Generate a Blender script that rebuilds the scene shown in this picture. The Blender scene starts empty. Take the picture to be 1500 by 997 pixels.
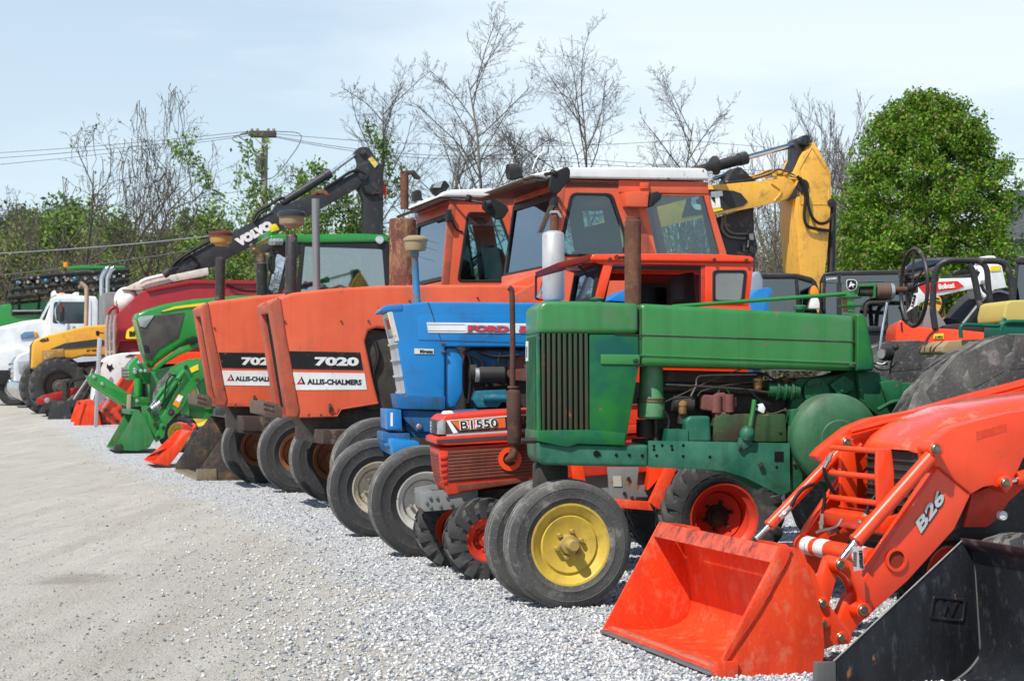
import bpy, bmesh, math, random
import numpy as np
from mathutils import Vector, Matrix
from mathutils.geometry import tessellate_polygon
R = math.radians
sc = bpy.context.scene
col = sc.collection
random.seed(7)
# ---------------------------------------------------------------- camera
H = 1.21; FPX = 2600.0
cd = bpy.data.cameras.new("camera"); cam = bpy.data.objects.new("camera", cd); col.objects.link(cam)
cd.sensor_fit = 'HORIZONTAL'; cd.sensor_width = 36; cd.lens = FPX/1500*36; cd.clip_start = .1; cd.clip_end = 3000
CM = Matrix.Translation((0, 0, H)) @ Matrix.Rotation(R(90)+math.atan(68.5/FPX), 4, 'X') @ Matrix.Rotation(R(.35), 4, 'Z')
cam.matrix_world = CM; sc.camera = cam; cd.dof.use_dof = True; cd.dof.focus_distance = 11.5; cd.dof.aperture_fstop = 8
# ---------------------------------------------------------------- light and sky
SUN = Vector((-.36, -.50, .79)).normalized()
elev = math.asin(SUN.z); az = math.atan2(SUN.x, SUN.y)
w = bpy.data.worlds.new("World"); sc.world = w; w.use_nodes = True
nt = w.node_tree; N = nt.nodes; Lk = nt.links
bg = N['Background']; sky = N.new('ShaderNodeTexSky'); sky.sky_type = 'NISHITA'; sky.sun_disc = False
sky.sun_elevation = elev; sky.sun_rotation = az; sky.air_density = 1.1; sky.dust_density = .3; sky.ozone_density = 2.0
tc = N.new('ShaderNodeTexCoord'); mp = N.new('ShaderNodeMapping'); mp.inputs['Scale'].default_value = (1.0, 1.0, 4.5)
mp.inputs['Location'].default_value = (.35, .2, .43)
nz = N.new('ShaderNodeTexNoise'); nz.inputs['Scale'].default_value = 2.3; nz.inputs['Detail'].default_value = 7; nz.inputs['Roughness'].default_value = .52
cr = N.new('ShaderNodeValToRGB'); cr.color_ramp.elements[0].position = .38; cr.color_ramp.elements[1].position = .58
cr.color_ramp.elements[0].color = (.58, .58, .58, 1); cr.color_ramp.elements[1].color = (.97, .97, .97, 1)
mx = N.new('ShaderNodeMix'); mx.data_type = 'RGBA'; mx.inputs['B'].default_value = (9.6, 10.7, 11.5, 1)
Lk.new(tc.outputs['Generated'], mp.inputs[0]); Lk.new(mp.outputs[0], nz.inputs[0]); Lk.new(nz.outputs[0], cr.inputs[0])
sxz = N.new('ShaderNodeSeparateXYZ'); Lk.new(tc.outputs['Generated'], sxz.inputs[0]); mrz = N.new('ShaderNodeMapRange'); mrz.interpolation_type = 'SMOOTHSTEP'; mrz.inputs[1].default_value = .12; mrz.inputs[2].default_value = .6; mrz.inputs[3].default_value = 1; mrz.inputs[4].default_value = .08
Lk.new(sxz.outputs[2], mrz.inputs[0]); mlt = N.new('ShaderNodeMath'); mlt.operation = 'MULTIPLY'; Lk.new(cr.outputs[0], mlt.inputs[0]); Lk.new(mrz.outputs[0], mlt.inputs[1])   # thin cloud sheets look denser towards the horizon
tn = N.new('ShaderNodeMix'); tn.data_type = 'RGBA'; tn.blend_type = 'MULTIPLY'; tn.inputs['Factor'].default_value = 1; tn.inputs['B'].default_value = (.80, 1.08, 1.22, 1); Lk.new(sky.outputs[0], tn.inputs['A'])
Lk.new(mlt.outputs[0], mx.inputs['Factor']); Lk.new(tn.outputs['Result'], mx.inputs['A']); Lk.new(mx.outputs['Result'], bg.inputs[0])
bg.inputs[1].default_value = .085
sl = bpy.data.lights.new("sun", 'SUN'); sl.energy = 5.0; sl.angle = R(.5); sl.color = (1, .955, .88)
so = bpy.data.objects.new("sun", sl); col.objects.link(so); so.rotation_euler = SUN.to_track_quat('Z', 'Y').to_euler()
sc.view_settings.view_transform = 'Standard'; sc.view_settings.look = 'None'; sc.view_settings.exposure = .18; sc.view_settings.gamma = 1
try: sc.cycles.use_denoising = True; sc.cycles.transparent_max_bounces = 16; sc.cycles.max_bounces = 6
except Exception: pass

def sstep(a, b, x):
    t = max(0, min(1, (x-a)/(b-a))); return t*t*(3-2*t)
def gz(x, y): return .55*sstep(30, 58, y)

# ---------------------------------------------------------------- materials
MC = {}
def mat(name, c, rough=.5, metal=0., c2=None, s1=3., dirt=0., dc=(.25, .2, .14), ds=6., rust=0., rs=5., bump=.0, bs=60., coat=0., emit=None, stretch=None, dust=0.):
    if name in MC: return MC[name]
    m = bpy.data.materials.new(name); m.use_nodes = True; nt = m.node_tree; n = nt.nodes; l = nt.links
    b = n['Principled BSDF']; b.inputs['Metallic'].default_value = metal; b.inputs['Roughness'].default_value = rough; b.inputs['Specular IOR Level'].default_value = .5 if coat else .28
    if coat: b.inputs['Coat Weight'].default_value = coat; b.inputs['Coat Roughness'].default_value = .12
    t = n.new('ShaderNodeTexCoord'); co = t.outputs['Object']
    if stretch:
        mpn = n.new('ShaderNodeMapping'); mpn.inputs['Scale'].default_value = stretch; l.new(co, mpn.inputs[0]); co = mpn.outputs[0]
    def noise(s, d=4, r=.6):
        z = n.new('ShaderNodeTexNoise'); z.inputs['Scale'].default_value = s; z.inputs['Detail'].default_value = d; z.inputs['Roughness'].default_value = r
        l.new(co, z.inputs[0]); return z.outputs[0]
    def ramp(src, a, bb):
        z = n.new('ShaderNodeMapRange'); z.inputs[1].default_value = a; z.inputs[2].default_value = bb; z.clamp = True; l.new(src, z.inputs[0]); return z.outputs[0]
    def mix(f, A, B, k=1):
        z = n.new('ShaderNodeMix'); z.data_type = 'RGBA'
        if k != 1:
            q = n.new('ShaderNodeMath'); q.operation = 'MULTIPLY'; q.inputs[1].default_value = k; l.new(f, q.inputs[0]); f = q.outputs[0]
        l.new(f, z.inputs['Factor'])
        for nm, v in (('A', A), ('B', B)):
            if isinstance(v, tuple): z.inputs[nm].default_value = (*v, 1)
            else: l.new(v, z.inputs[nm])
        return z.outputs['Result']
    if c2 is None: c2 = tuple(min(1, x*.82) for x in c)
    out = mix(ramp(noise(s1), .35, .65), c, c2)
    rv = None
    if dirt > 0:
        out = mix(ramp(noise(ds, 9, .72), .585-.14*dirt, .70-.10*dirt), out, dc, min(.9, .45+dirt*.6))
        out = mix(ramp(noise(ds*9, 5, .7), .60-.06*dirt, .68), out, dc, min(1, dirt*1.5))
        mps = n.new('ShaderNodeMapping'); mps.inputs['Scale'].default_value = (22, 22, 1.6); l.new(t.outputs['Object'], mps.inputs[0]); zs = n.new('ShaderNodeTexNoise'); zs.inputs['Scale'].default_value = 1.; zs.inputs['Detail'].default_value = 6; l.new(mps.outputs[0], zs.inputs[0]); out = mix(ramp(zs.outputs[0], .50, .72), out, tuple(x*.55 for x in c), min(.6, dirt*.9))
    if rust > 0:
        f = ramp(noise(rs, 9, .7), .665-.22*rust, .69-.22*rust); rv = f
        out = mix(f, out, mix(noise(rs*6), (.16, .06, .025), (.30, .13, .05)))
    if dust > 0:
        g = n.new('ShaderNodeNewGeometry'); sx = n.new('ShaderNodeSeparateXYZ'); l.new(g.outputs['Normal'], sx.inputs[0])
        f = ramp(sx.outputs[2], .2, 1.); q = n.new('ShaderNodeMath'); q.operation = 'MULTIPLY'; l.new(f, q.inputs[0]); l.new(noise(12, 6), q.inputs[1])
        out = mix(q.outputs[0], out, (.34, .31, .27), dust)
    l.new(out, b.inputs['Base Color'])
    rr = n.new('ShaderNodeMapRange'); rr.inputs[3].default_value = max(.03, rough-.1); rr.inputs[4].default_value = min(1, rough+.15)
    l.new(noise(9, 5), rr.inputs[0]); l.new(rr.outputs[0], b.inputs['Roughness'])
    if bump > 0:
        bn = n.new('ShaderNodeBump'); bn.inputs['Strength'].default_value = bump; bn.inputs['Distance'].default_value = .004
        l.new(noise(bs, 4), bn.inputs['Height']); l.new(bn.outputs[0], b.inputs['Normal'])
    if emit: b.inputs['Emission Color'].default_value = (*emit, 1); b.inputs['Emission Strength'].default_value = 1
    MC[name] = m; return m
def glassmat(name, tint, refl=.14, rcol=(.9, .95, 1)):
    if name in MC: return MC[name]
    m = bpy.data.materials.new(name); m.use_nodes = True; n = m.node_tree.nodes; l = m.node_tree.links
    n.remove(n['Principled BSDF']); o = n['Material Output']
    a = n.new('ShaderNodeBsdfTransparent'); a.inputs[0].default_value = (*tint, 1)
    g = n.new('ShaderNodeBsdfGlossy'); g.inputs['Color'].default_value = (*rcol, 1); g.inputs['Roughness'].default_value = .02
    fr = n.new('ShaderNodeFresnel'); fr.inputs[0].default_value = 1.5; ad = n.new('ShaderNodeMath'); ad.inputs[1].default_value = refl; ad.use_clamp = True
    l.new(fr.outputs[0], ad.inputs[0]); x = n.new('ShaderNodeMixShader'); l.new(ad.outputs[0], x.inputs[0]); l.new(a.outputs[0], x.inputs[1]); l.new(g.outputs[0], x.inputs[2])
    l.new(x.outputs[0], o.inputs[0]); MC[name] = m; return m
GLASS = glassmat('cab_glass', (.50, .68, .70), .05); CLEAR = glassmat('clear_glass', (.8, .86, .87), .06); SKYGL = glassmat('coated_glass', (.26, .50, .68), .12, (.65, .82, 1))
SMOKE = glassmat('smoked_glass', (.15, .17, .17), .12)
RUBBER = mat('tyre_rubber', (.035, .035, .037), .75, c2=(.05, .05, .05), dirt=.30, dc=(.16, .15, .135), ds=4, bump=.5, bs=90, dust=.22)
RUBD = mat('dusty_rubber', (.045, .046, .047), .85, c2=(.10, .098, .092), s1=2.5, dirt=.32, dc=(.32, .30, .27), ds=6, bump=.9, bs=60, dust=.45)
RUBT = mat('worn_dusty_tread', (.16, .158, .15), .9, c2=(.09, .088, .085), s1=9, dirt=.5, dc=(.33, .32, .29), ds=12, bump=.8, bs=60)
BLACK = mat('black_paint', (.018, .018, .02), .38, c2=(.03, .03, .032), dirt=.15, ds=10, dust=.3)
BPLAS = mat('black_plastic', (.02, .02, .021), .55, dust=.25)
HOLE = mat('open_hole', (.004, .004, .004), 1.)
DARK = mat('greasy_dark_metal', (.025, .024, .022), .6, c2=(.06, .05, .04), dirt=.4, dc=(.1, .07, .045), ds=14, bump=.4)
STEEL = mat('bare_steel', (.35, .34, .33), .4, .8, dirt=.3, dc=(.2, .13, .08)); CHROME = mat('chrome', (.75, .75, .76), .1, 1.)
GALV = mat('galvanised_steel', (.45, .47, .48), .45, .6, c2=(.33, .35, .36), s1=30)
RUSTM = mat('rusted_steel', (.10, .045, .03), .85, c2=(.16, .075, .045), s1=14, dirt=.2, dc=(.3, .15, .07), bump=.6)
HOSE = mat('hydraulic_hose', (.012, .012, .013), .5)
WHITE = mat('white_paint', (.78, .78, .76), .4, c2=(.7, .7, .68), rust=.22, rs=4, dirt=.1)
WPRINT = mat('white_print', (.8, .8, .78), .5, dirt=.08, ds=20); BPRINT = mat('black_print', (.015, .015, .017), .5, dirt=.05, ds=20)
RPRINT = mat('red_print', (.6, .04, .03), .5); YPRINT = mat('yellow_print', (.85, .62, .03), .5); SILVER = mat('silver_print', (.55, .58, .6), .35, .3)
AMBER = mat('amber_lens', (.9, .28, .02), .2); LENS = mat('lamp_lens', (.42, .44, .45), .08, .4, coat=1)
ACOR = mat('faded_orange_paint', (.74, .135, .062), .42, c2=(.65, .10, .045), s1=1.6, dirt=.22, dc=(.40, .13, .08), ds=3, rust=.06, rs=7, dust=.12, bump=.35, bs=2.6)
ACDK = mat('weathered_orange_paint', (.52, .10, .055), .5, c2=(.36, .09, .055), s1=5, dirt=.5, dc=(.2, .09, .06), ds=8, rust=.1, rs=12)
KOR = mat('bright_orange_paint', (.84, .062, .008), .34, c2=(.78, .045, .006), s1=2, dirt=.14, dc=(.42, .05, .02), ds=5, coat=.25, dust=.05)
KOR2 = mat('scuffed_orange_paint', (.80, .06, .012), .45, c2=(.66, .045, .015), s1=5, dirt=.42, dc=(.70, .17, .09), ds=7, bump=.5, bs=5, stretch=(1.4, 1, .9), rust=.04, rs=13)
KRED = mat('orange_red_paint', (.66, .045, .018), .42, c2=(.52, .04, .02), dirt=.35, dc=(.22, .04, .025), ds=7)
JG = mat('old_green_paint', (.012, .165, .024), .38, c2=(.028, .20, .05), s1=2.2, dirt=.34, dc=(.07, .15, .07), ds=3.5, rust=.07, rs=16, coat=.3, dust=.04)
JGT = mat('patched_green_paint', (.012, .16, .024), .4, c2=(.003, .07, .055), s1=4, dirt=.22, dc=(.05, .12, .06), ds=7, rust=.05, rs=9)
JGD = mat('grimy_green_paint', (.007, .075, .03), .5, c2=(.012, .12, .05), s1=6, dirt=.5, dc=(.035, .04, .02), ds=7, rust=.14, rs=9, bump=.3, dust=.2)
JGF = mat('frame_green_paint', (.004, .085, .05), .45, c2=(.045, .17, .11), s1=3.2, dirt=.42, dc=(.03, .055, .03), ds=5, rust=.10, rs=9)
JN = mat('new_green_paint', (.012, .24, .03), .28, c2=(.015, .20, .03), dirt=.08, coat=.5)
FBL = mat('blue_paint', (.004, .20, .52), .36, c2=(.006, .16, .44), s1=2, dirt=.15, dc=(.02, .10, .26), ds=4, rust=.03, rs=11, coat=.2)
FBD = mat('worn_blue_paint', (.012, .13, .36), .5, c2=(.02, .10, .2), s1=7, dirt=.45, dc=(.05, .05, .05), ds=9, rust=.2, rs=10)
YRIM = mat('old_yellow_paint', (.60, .42, .055), .5, c2=(.52, .36, .06), s1=6, dirt=.35, dc=(.30, .20, .06), ds=9, rust=.10, rs=14)
WRIM = mat('worn_white_rim', (.62, .61, .56), .5, dirt=.3, rust=.28, rs=9); CRIM = mat('rusty_cream_rim', (.55, .48, .36), .55, dirt=.4, rust=.5, rs=8)
CATY = mat('excavator_yellow_paint', (.80, .42, .05), .42, c2=(.72, .36, .045), s1=2, dirt=.38, dc=(.16, .10, .05), ds=2.6, coat=.1)

# ---------------------------------------------------------------- mesh helpers
def fin(bm, name, m, parent=None, bevel=0., seg=2, ang=38, label=None, smooth=True):
    bmesh.ops.remove_doubles(bm, verts=bm.verts, dist=1e-5)
    if bevel > 0:
        bmesh.ops.recalc_face_normals(bm, faces=bm.faces)
        es = [e for e in bm.edges if len(e.link_faces) == 2 and e.calc_face_angle(0) > R(28)]
        if es: bmesh.ops.bevel(bm, geom=es, offset=bevel, segments=seg, affect='EDGES', profile=.6, clamp_overlap=True)
    bmesh.ops.recalc_face_normals(bm, faces=bm.faces)
    for e in bm.edges:
        if len(e.link_faces) == 2 and e.calc_face_angle(0) > R(ang): e.smooth = False
    for f in bm.faces: f.smooth = smooth
    me = bpy.data.meshes.new(name); bm.to_mesh(me); bm.free(); me.materials.append(m)
    o = bpy.data.objects.new(name, me); col.objects.link(o)
    if parent: o.parent = parent
    if label: o['label'] = label
    return o
def bm_prism(bm, A, B):
    """two matching loops of points joined into a closed solid"""
    a = [bm.verts.new(p) for p in A]; b = [bm.verts.new(p) for p in B]; n = len(a)
    try:
        bm.faces.new(a); bm.faces.new(b[::-1])
        for i in range(n): bm.faces.new((a[i], b[i], b[(i+1) % n], a[(i+1) % n]))
    except ValueError: pass
def bm_tube(bm, pts, rad, n=8, cap=True):
    pts = [Vector(p) for p in pts]; k = len(pts)
    if not hasattr(rad, '__len__'): rad = [rad]*k
    rings = []; up = None
    for i, p in enumerate(pts):
        d = (pts[min(i+1, k-1)]-pts[max(i-1, 0)]).normalized()
        if up is None: up = d.orthogonal().normalized()
        up = (up-d*up.dot(d))
        if up.length < 1e-4: up = d.orthogonal()
        up.normalize(); s = d.cross(up)
        rings.append([bm.verts.new(p+(up*math.cos(a)+s*math.sin(a))*rad[i]) for a in [2*math.pi*j/n for j in range(n)]])
    for i in range(k-1):
        for j in range(n):
            bm.faces.new((rings[i][j], rings[i][(j+1) % n], rings[i+1][(j+1) % n], rings[i+1][j]))
    if cap:
        try: bm.faces.new(rings[0][::-1]); bm.faces.new(rings[-1])
        except ValueError: pass
def bm_lathe(bm, prof, o, d, n=32, closed=False):
    """prof = [(r, a)] swept round axis d from o"""
    o = Vector(o); d = Vector(d).normalized(); u = d.orthogonal().normalized(); v = d.cross(u)
    rings = []
    for r, a in prof:
        if r < 1e-5: rings.append([bm.verts.new(o+d*a)])
        else: rings.append([bm.verts.new(o+d*a+(u*math.cos(t)+v*math.sin(t))*r) for t in [2*math.pi*j/n for j in range(n)]])
    m = len(rings)
    for i in range(m if closed else m-1):
        A = rings[i]; B = rings[(i+1) % m]
        for j in range(n):
            k = (j+1) % n
            if len(A) == 1 and len(B) == 1: continue
            if len(A) == 1: bm.faces.new((A[0], B[k], B[j]))
            elif len(B) == 1: bm.faces.new((A[j], A[k], B[0]))
            else: bm.faces.new((A[j], A[k], B[k], B[j]))
def bm_box(bm, a, b):
    x0, x1 = sorted((a[0], b[0])); y0, y1 = sorted((a[1], b[1])); z0, z1 = sorted((a[2], b[2]))
    bm_prism(bm, [(x0, y0, z0), (x1, y0, z0), (x1, y0, z1), (x0, y0, z1)], [(x0, y1, z0), (x1, y1, z0), (x1, y1, z1), (x0, y1, z1)])
def smooth_line(pts, sub=5):
    pts = [Vector(p) for p in pts]
    if len(pts) < 3: return pts
    out = []; P = [pts[0]*2-pts[1]]+pts+[pts[-1]*2-pts[-2]]
    for i in range(1, len(P)-2):
        for j in range(sub):
            t = j/sub; a, b, c, d = P[i-1], P[i], P[i+1], P[i+2]
            out.append(.5*((2*b)+(c-a)*t+(2*a-5*b+4*c-d)*t*t+(3*b-a-3*c+d)*t*t*t))
    out.append(pts[-1]); return out
def rounded(pts, r, n=4):
    """2-D polygon with its corners rounded by r (same unit)"""
    out = []; k = len(pts)
    for i in range(k):
        p = Vector(pts[i][:2]); a = Vector(pts[i-1][:2]); b = Vector(pts[(i+1) % k][:2])
        da = (a-p); db = (b-p); rr = min(r, da.length*.48, db.length*.48); A = p+da.normalized()*rr; B = p+db.normalized()*rr
        for j in range(n+1):
            t = j/n; out.append(tuple(A*(1-t)**2+p*2*t*(1-t)+B*t*t))
    return out
def ray(px, py):
    return (CM.to_3x3() @ Vector(((px-750)/FPX, -(py-498.5)/FPX, -1))).normalized()
def world_at(px, py, D):
    d = ray(px, py); return Vector((0, 0, H))+d*(D/d.y)
TXT = {}
class Thing:
    def __init__(s, name, label, cat, px, D, yaw=17., group=None, z=None, empty=True):
        s.yaw = R(yaw); p = world_at(px, 567, D); s.o = Vector((p.x, D, gz(p.x, D) if z is None else z))
        s.M = Matrix.Translation(s.o) @ Matrix.Rotation(s.yaw, 4, 'Z'); s.Mi = s.M.inverted()
        s.co = s.Mi @ Vector((0, 0, H)); s.R3 = s.Mi.to_3x3(); s.name = name
        if empty:
            s.root = bpy.data.objects.new(name, None); s.root.empty_display_size = .2; col.objects.link(s.root)
            s.root.location = s.o; s.root.rotation_euler = (0, 0, s.yaw)
            s.root['label'] = label; s.root['category'] = cat
            if group: s.root['group'] = group
    def P(s, px, py, y=0.):
        d = s.R3 @ ray(px, py); t = (y-s.co.y)/d.y; v = s.co+d*t; return Vector((v.x, y, v.z))
    def pt(s, p, y=0.):
        if isinstance(p, Vector): return p
        return s.P(p[0], p[1], p[2] if len(p) > 2 else y)
    def px2m(s, px, y=0., at=None):
        """metres per photo pixel on plane y near photo column px"""
        return (s.P(px+1, 567, y)-s.P(px, 567, y)).length
    def par(s, p): return p if p is not None else s.root
    def slab(s, name, pts, y0, y1, m, bevel=.006, parent=None, ref=None, label=None, seg=2, rnd=0, inset=0.):
        if rnd: pts = rounded(pts, rnd)
        r = y0 if ref is None else ref
        A = [s.pt(p, r) for p in pts]; bm = bmesh.new()
        c = sum(A, Vector())/len(A)
        bm_prism(bm, [Vector((a.x, y0, a.z)) for a in A], [Vector((a.x+(c.x-a.x)*inset, y1, a.z+(c.z-a.z)*inset)) for a in A])
        return fin(bm, name, m, s.par(parent), bevel, seg, label=label)
    def box(s, name, x0, z0, x1, z1, y0, y1, m, **k): return s.slab(name, [(x0, z0), (x1, z0), (x1, z1), (x0, z1)], y0, y1, m, **k)
    def ring(s, name, outer, inner, y0, y1, m, bevel=.004, parent=None, rnd=(0, 0), ref=None, label=None):
        if rnd[0] or rnd[1]: outer = rounded(outer, max(rnd[0], .01)); inner = rounded(inner, max(rnd[1], .01))
        r = y0 if ref is None else ref; O = [s.pt(p, r) for p in outer]; I = [s.pt(p, r) for p in inner]; bm = bmesh.new(); n = len(O)
        v = [[bm.verts.new((p.x, y, p.z)) for p in L] for L, y in ((O, y0), (I, y0), (I, y1), (O, y1))]
        for q in range(4):
            for i in range(n):
                bm.faces.new((v[q][i], v[q][(i+1) % n], v[(q+1) % 4][(i+1) % n], v[(q+1) % 4][i]))
        return fin(bm, name, m, s.par(parent), bevel, 1, label=label)
    def tube(s, name, pts, r, m, y=0., n=8, sub=5, parent=None, label=None, smooth=True):
        P = [s.pt(p, y) for p in pts]
        if smooth: P = smooth_line(P, sub)
        bm = bmesh.new(); bm_tube(bm, P, r, n); return fin(bm, name, m, s.par(parent), label=label)
    def cyl(s, name, a, b, r, m, r2=None, n=20, y=0., parent=None, bevel=.0, label=None):
        a = s.pt(a, y); b = s.pt(b, y); bm = bmesh.new(); L = (b-a).length
        if bevel: pr = [(0, 0), (r-bevel, 0), (r, bevel), (r if r2 is None else r2, L-bevel), ((r if r2 is None else r2)-bevel, L), (0, L)]
        else: pr = [(0, 0), (r, 0), (r if r2 is None else r2, L), (0, L)]
        bm_lathe(bm, pr, a, b-a, n); return fin(bm, name, m, s.par(parent), label=label)
    def lathe(s, name, a, b, prof, m, n=24, y=0., parent=None, label=None, closed=False):
        a = s.pt(a, y); b = s.pt(b, y); bm = bmesh.new(); bm_lathe(bm, prof, a, b-a, n, closed); return fin(bm, name, m, s.par(parent), label=label)
    def pin(s, name, px, py, y0, y1, r, m=None, n=16, parent=None, head=True):
        """pin or bolt along y with a chamfered head facing the camera"""
        a = s.P(px, py, y0); L = y1-y0; bm = bmesh.new()
        bm_lathe(bm, [(0, 0), (r*.45, 0), (r*.5, .004), (r*.8, .002), (r, .006), (r, L), (0, L)] if head else [(0, 0), (r*.9, 0), (r, .003), (r, L), (0, L)], a, (0, 1, 0), n)
        return fin(bm, name, m or DARK, s.par(parent))
    def bolt(s, px, py, y, r=.012, m=None, parent=None, name='bolt'):
        a = s.P(px, py, y-.008); bm = bmesh.new(); bm_lathe(bm, [(0, 0), (r*.8, 0), (r, .003), (r, .014), (0, .014)], a, (0, 1, 0), 6); return fin(bm, name, m or DARK, s.par(parent))
    def text(s, name, body, a, b, hpx, y, m, parent=None, bold=.03, shear=0., depth=.0015, label=None):
        """lettering lying on plane y, baseline from photo point a to b, hpx tall"""
        key = (body, bold, shear)
        if key not in TXT:
            cu = bpy.data.curves.new('t', 'FONT'); cu.body = body; cu.size = 1; cu.offset = bold; cu.shear = shear; cu.resolution_u = 3; cu.extrude = .5
            to = bpy.data.objects.new('t', cu); col.objects.link(to); dg = bpy.context.evaluated_depsgraph_get()
            me = bpy.data.meshes.new_from_object(to.evaluated_get(dg)); bpy.data.objects.remove(to); TXT[key] = me
        me = TXT[key].copy(); A = s.P(a[0], a[1], y); B = s.P(b[0], b[1], y); T = s.P(a[0], a[1]-hpx, y)
        vs = np.empty(len(me.vertices)*3, 'f'); me.vertices.foreach_get('co', vs); vs = vs.reshape(-1, 3)
        x0, x1 = vs[:, 0].min(), vs[:, 0].max(); y0_, y1_ = vs[:, 1].min(), vs[:, 1].max()
        ax = (B-A); up = Vector((-ax.z, 0, ax.x)).normalized()*(T-A).length
        u = (vs[:, 0]-x0)/(x1-x0); v = (vs[:, 1]-y0_)/(y1_-y0_); q = vs[:, 2]*2*depth
        A_ = np.array(A); out = A_+u[:, None]*np.array(ax)+v[:, None]*np.array(up); out[:, 1] = y-q-depth
        me.vertices.foreach_set('co', out.astype('f').ravel()); me.materials.clear(); me.materials.append(m); me.update()
        o = bpy.data.objects.new(name, me); col.objects.link(o); o.parent = s.par(parent)
        if label: o['label'] = label
        return o
    def quad(s, name, P4, m, th=.01, bevel=0., parent=None, label=None):
        """flat plate through 4+ local points, given thickness"""
        P = [s.pt(p) for p in P4]; nrm = (P[1]-P[0]).cross(P[2]-P[0]).normalized()*th; bm = bmesh.new()
        bm_prism(bm, P, [p+nrm for p in P]); return fin(bm, name, m, s.par(parent), bevel, 1, label=label)
    # wheel whose axis is the local y; px,py photo pixel of hub seen on plane yc
    def wheel(s, px, yc, Rr, W, rim, mrim, name='wheel', tread='rib', steer=0., dish=.25, hub=(.07, .06), mhub=None, mt=None, n=56, z=None, lugs=20, nuts=6, nutr=.5, lugh=.03, lugw=.27, sweep=.5, rimd=None, label=None, camber=0.):
        c = s.P(px, 567, yc); c.z = Rr-.010 if z is None else z; mt = mt or RUBBER; mhub = mhub or mrim
        w = bpy.data.objects
        bm = bmesh.new(); hw = W/2; yd = -hw*dish if rimd is None else rimd
        pr = [(rim+.018, -hw*.80), (rim+.012, -hw*.86), (rim, -hw*.84), (rim-.008, -hw*.72), (rim-.035, -hw*.6), (rim-.045, yd*.5-hw*.2), (rim-.05, yd), (rim*.72, yd-.012), (rim*.6, yd-.004), (rim*.42, yd+.01), (.02, yd+.01), (0, yd+.01)]
        bm_lathe(bm, pr, (0, 0, 0), (0, 1, 0), n)
        bm_lathe(bm, [(rim-.03, -hw*.5), (rim-.03, hw*.5), (rim+.015, hw*.85), (rim-.01, hw*.85), (rim-.045, hw*.5), (rim-.05, yd+.004)], (0, 0, 0), (0, 1, 0), n)
        wo = fin(bm, name, mrim, s.root, label=label); wo.location = c; wo.rotation_euler = (R(camber), 0, R(steer))
        bm = bmesh.new()
        if tread == 'rib':
            q_ = Rr-rim; pr = [(rim, -hw*.78), (rim+.02, -hw*.9), (rim+q_*.28, -hw*.97), (rim+q_*.30, -hw*1.01), (rim+q_*.33, -hw*.98), ((rim+Rr)*.5, -hw), (rim+q_*.66, -hw*1.0), (rim+q_*.68, -hw*1.03), (rim+q_*.71, -hw*1.0), (Rr-.035, -hw*.98), (Rr-.012, -hw*.86), (Rr-.004, -hw*.72), (Rr, -hw*.62), (Rr-.022, -hw*.56), (Rr-.022, -hw*.42), (Rr+.002, -hw*.36), (Rr+.003, -hw*.1), (Rr-.02, -hw*.07), (Rr-.02, hw*.07), (Rr+.003, hw*.1), (Rr+.002, hw*.36), (Rr-.022, hw*.42), (Rr-.022, hw*.56), (Rr, hw*.62), (Rr-.012, hw*.86), (Rr-.035, hw*.98), ((rim+Rr)*.5, hw), (rim+.02, hw*.9), (rim, hw*.78)]
        else:
            b = Rr-lugh
            pr = [(rim, -hw*.78), (rim+.02, -hw*.9), ((rim+b)*.5, -hw), (b-.05, -hw*.98), (b-.018, -hw*.88), (b, -hw*.6), (b+.006, 0), (b, hw*.6), (b-.018, hw*.88), (b-.05, hw*.98), ((rim+b)*.5, hw), (rim+.02, hw*.9), (rim, hw*.78)]
        if n > 40: pr = sum([[a, ((a[0]+c2[0])/2, (a[1]+c2[1])/2)] for a, c2 in zip(pr, pr[1:])], [])+[pr[-1]] if tread == 'x' else pr
        bm_lathe(bm, pr, (0, 0, 0), (0, 1, 0), n, closed=True)
        if tread != 'rib':
            b = Rr-lugh; da = 2*math.pi/lugs
            for sd in (-1, 1):
                for i in range(lugs):
                    t0 = da*(i+(.5 if sd > 0 else 0)); wd = lugw*da
                    st = [(.03*sd*hw/hw*-1*.3, t0-sweep*da*1.6, Rr, b-.01), (sd*hw*.5, t0-sweep*da*.5, Rr-.002, b-.01), (sd*hw*.93, t0+sweep*da*.25, Rr-.008, b-.03), (sd*hw*1.0, t0+sweep*da*.4, Rr-.05-lugh*.6, b-.09)]
                    rows = []
                    for y, t, ro, ri in st:
                        rows.append([bm.verts.new((rr*math.cos(tt), y, rr*math.sin(tt))) for rr, tt in ((ri, t-wd*1.3), (ro, t-wd*.75), (ro, t+wd*.75), (ri, t+wd*1.3))])
                    for a, c3 in zip(rows, rows[1:]):
                        for q in range(3): bm.faces.new((a[q], a[q+1], c3[q+1], c3[q]))
                    bm.faces.new(rows[0]); bm.faces.new(rows[-1])
        ty = fin(bm, 'tyre', mt, wo)
        if tread == 'rib':
            ty.data.materials.append(RUBT)
            for f in ty.data.polygons:
                c_ = f.center
                if math.hypot(c_.x, c_.z) > Rr-.012 and abs(c_.y) < hw*.75: f.material_index = 1
        hr, hl = hub; bm = bmesh.new()
        bm_lathe(bm, [(0, -hl), (hr*.5, -hl), (hr*.6, -hl*.9), (hr*.62, -hl*.4), (hr*.95, -hl*.35), (hr, 0), (hr, .03), (0, .03)], (0, yd, 0), (0, 1, 0), 20); fin(bm, 'hub', mhub, wo)
        me = None
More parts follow.
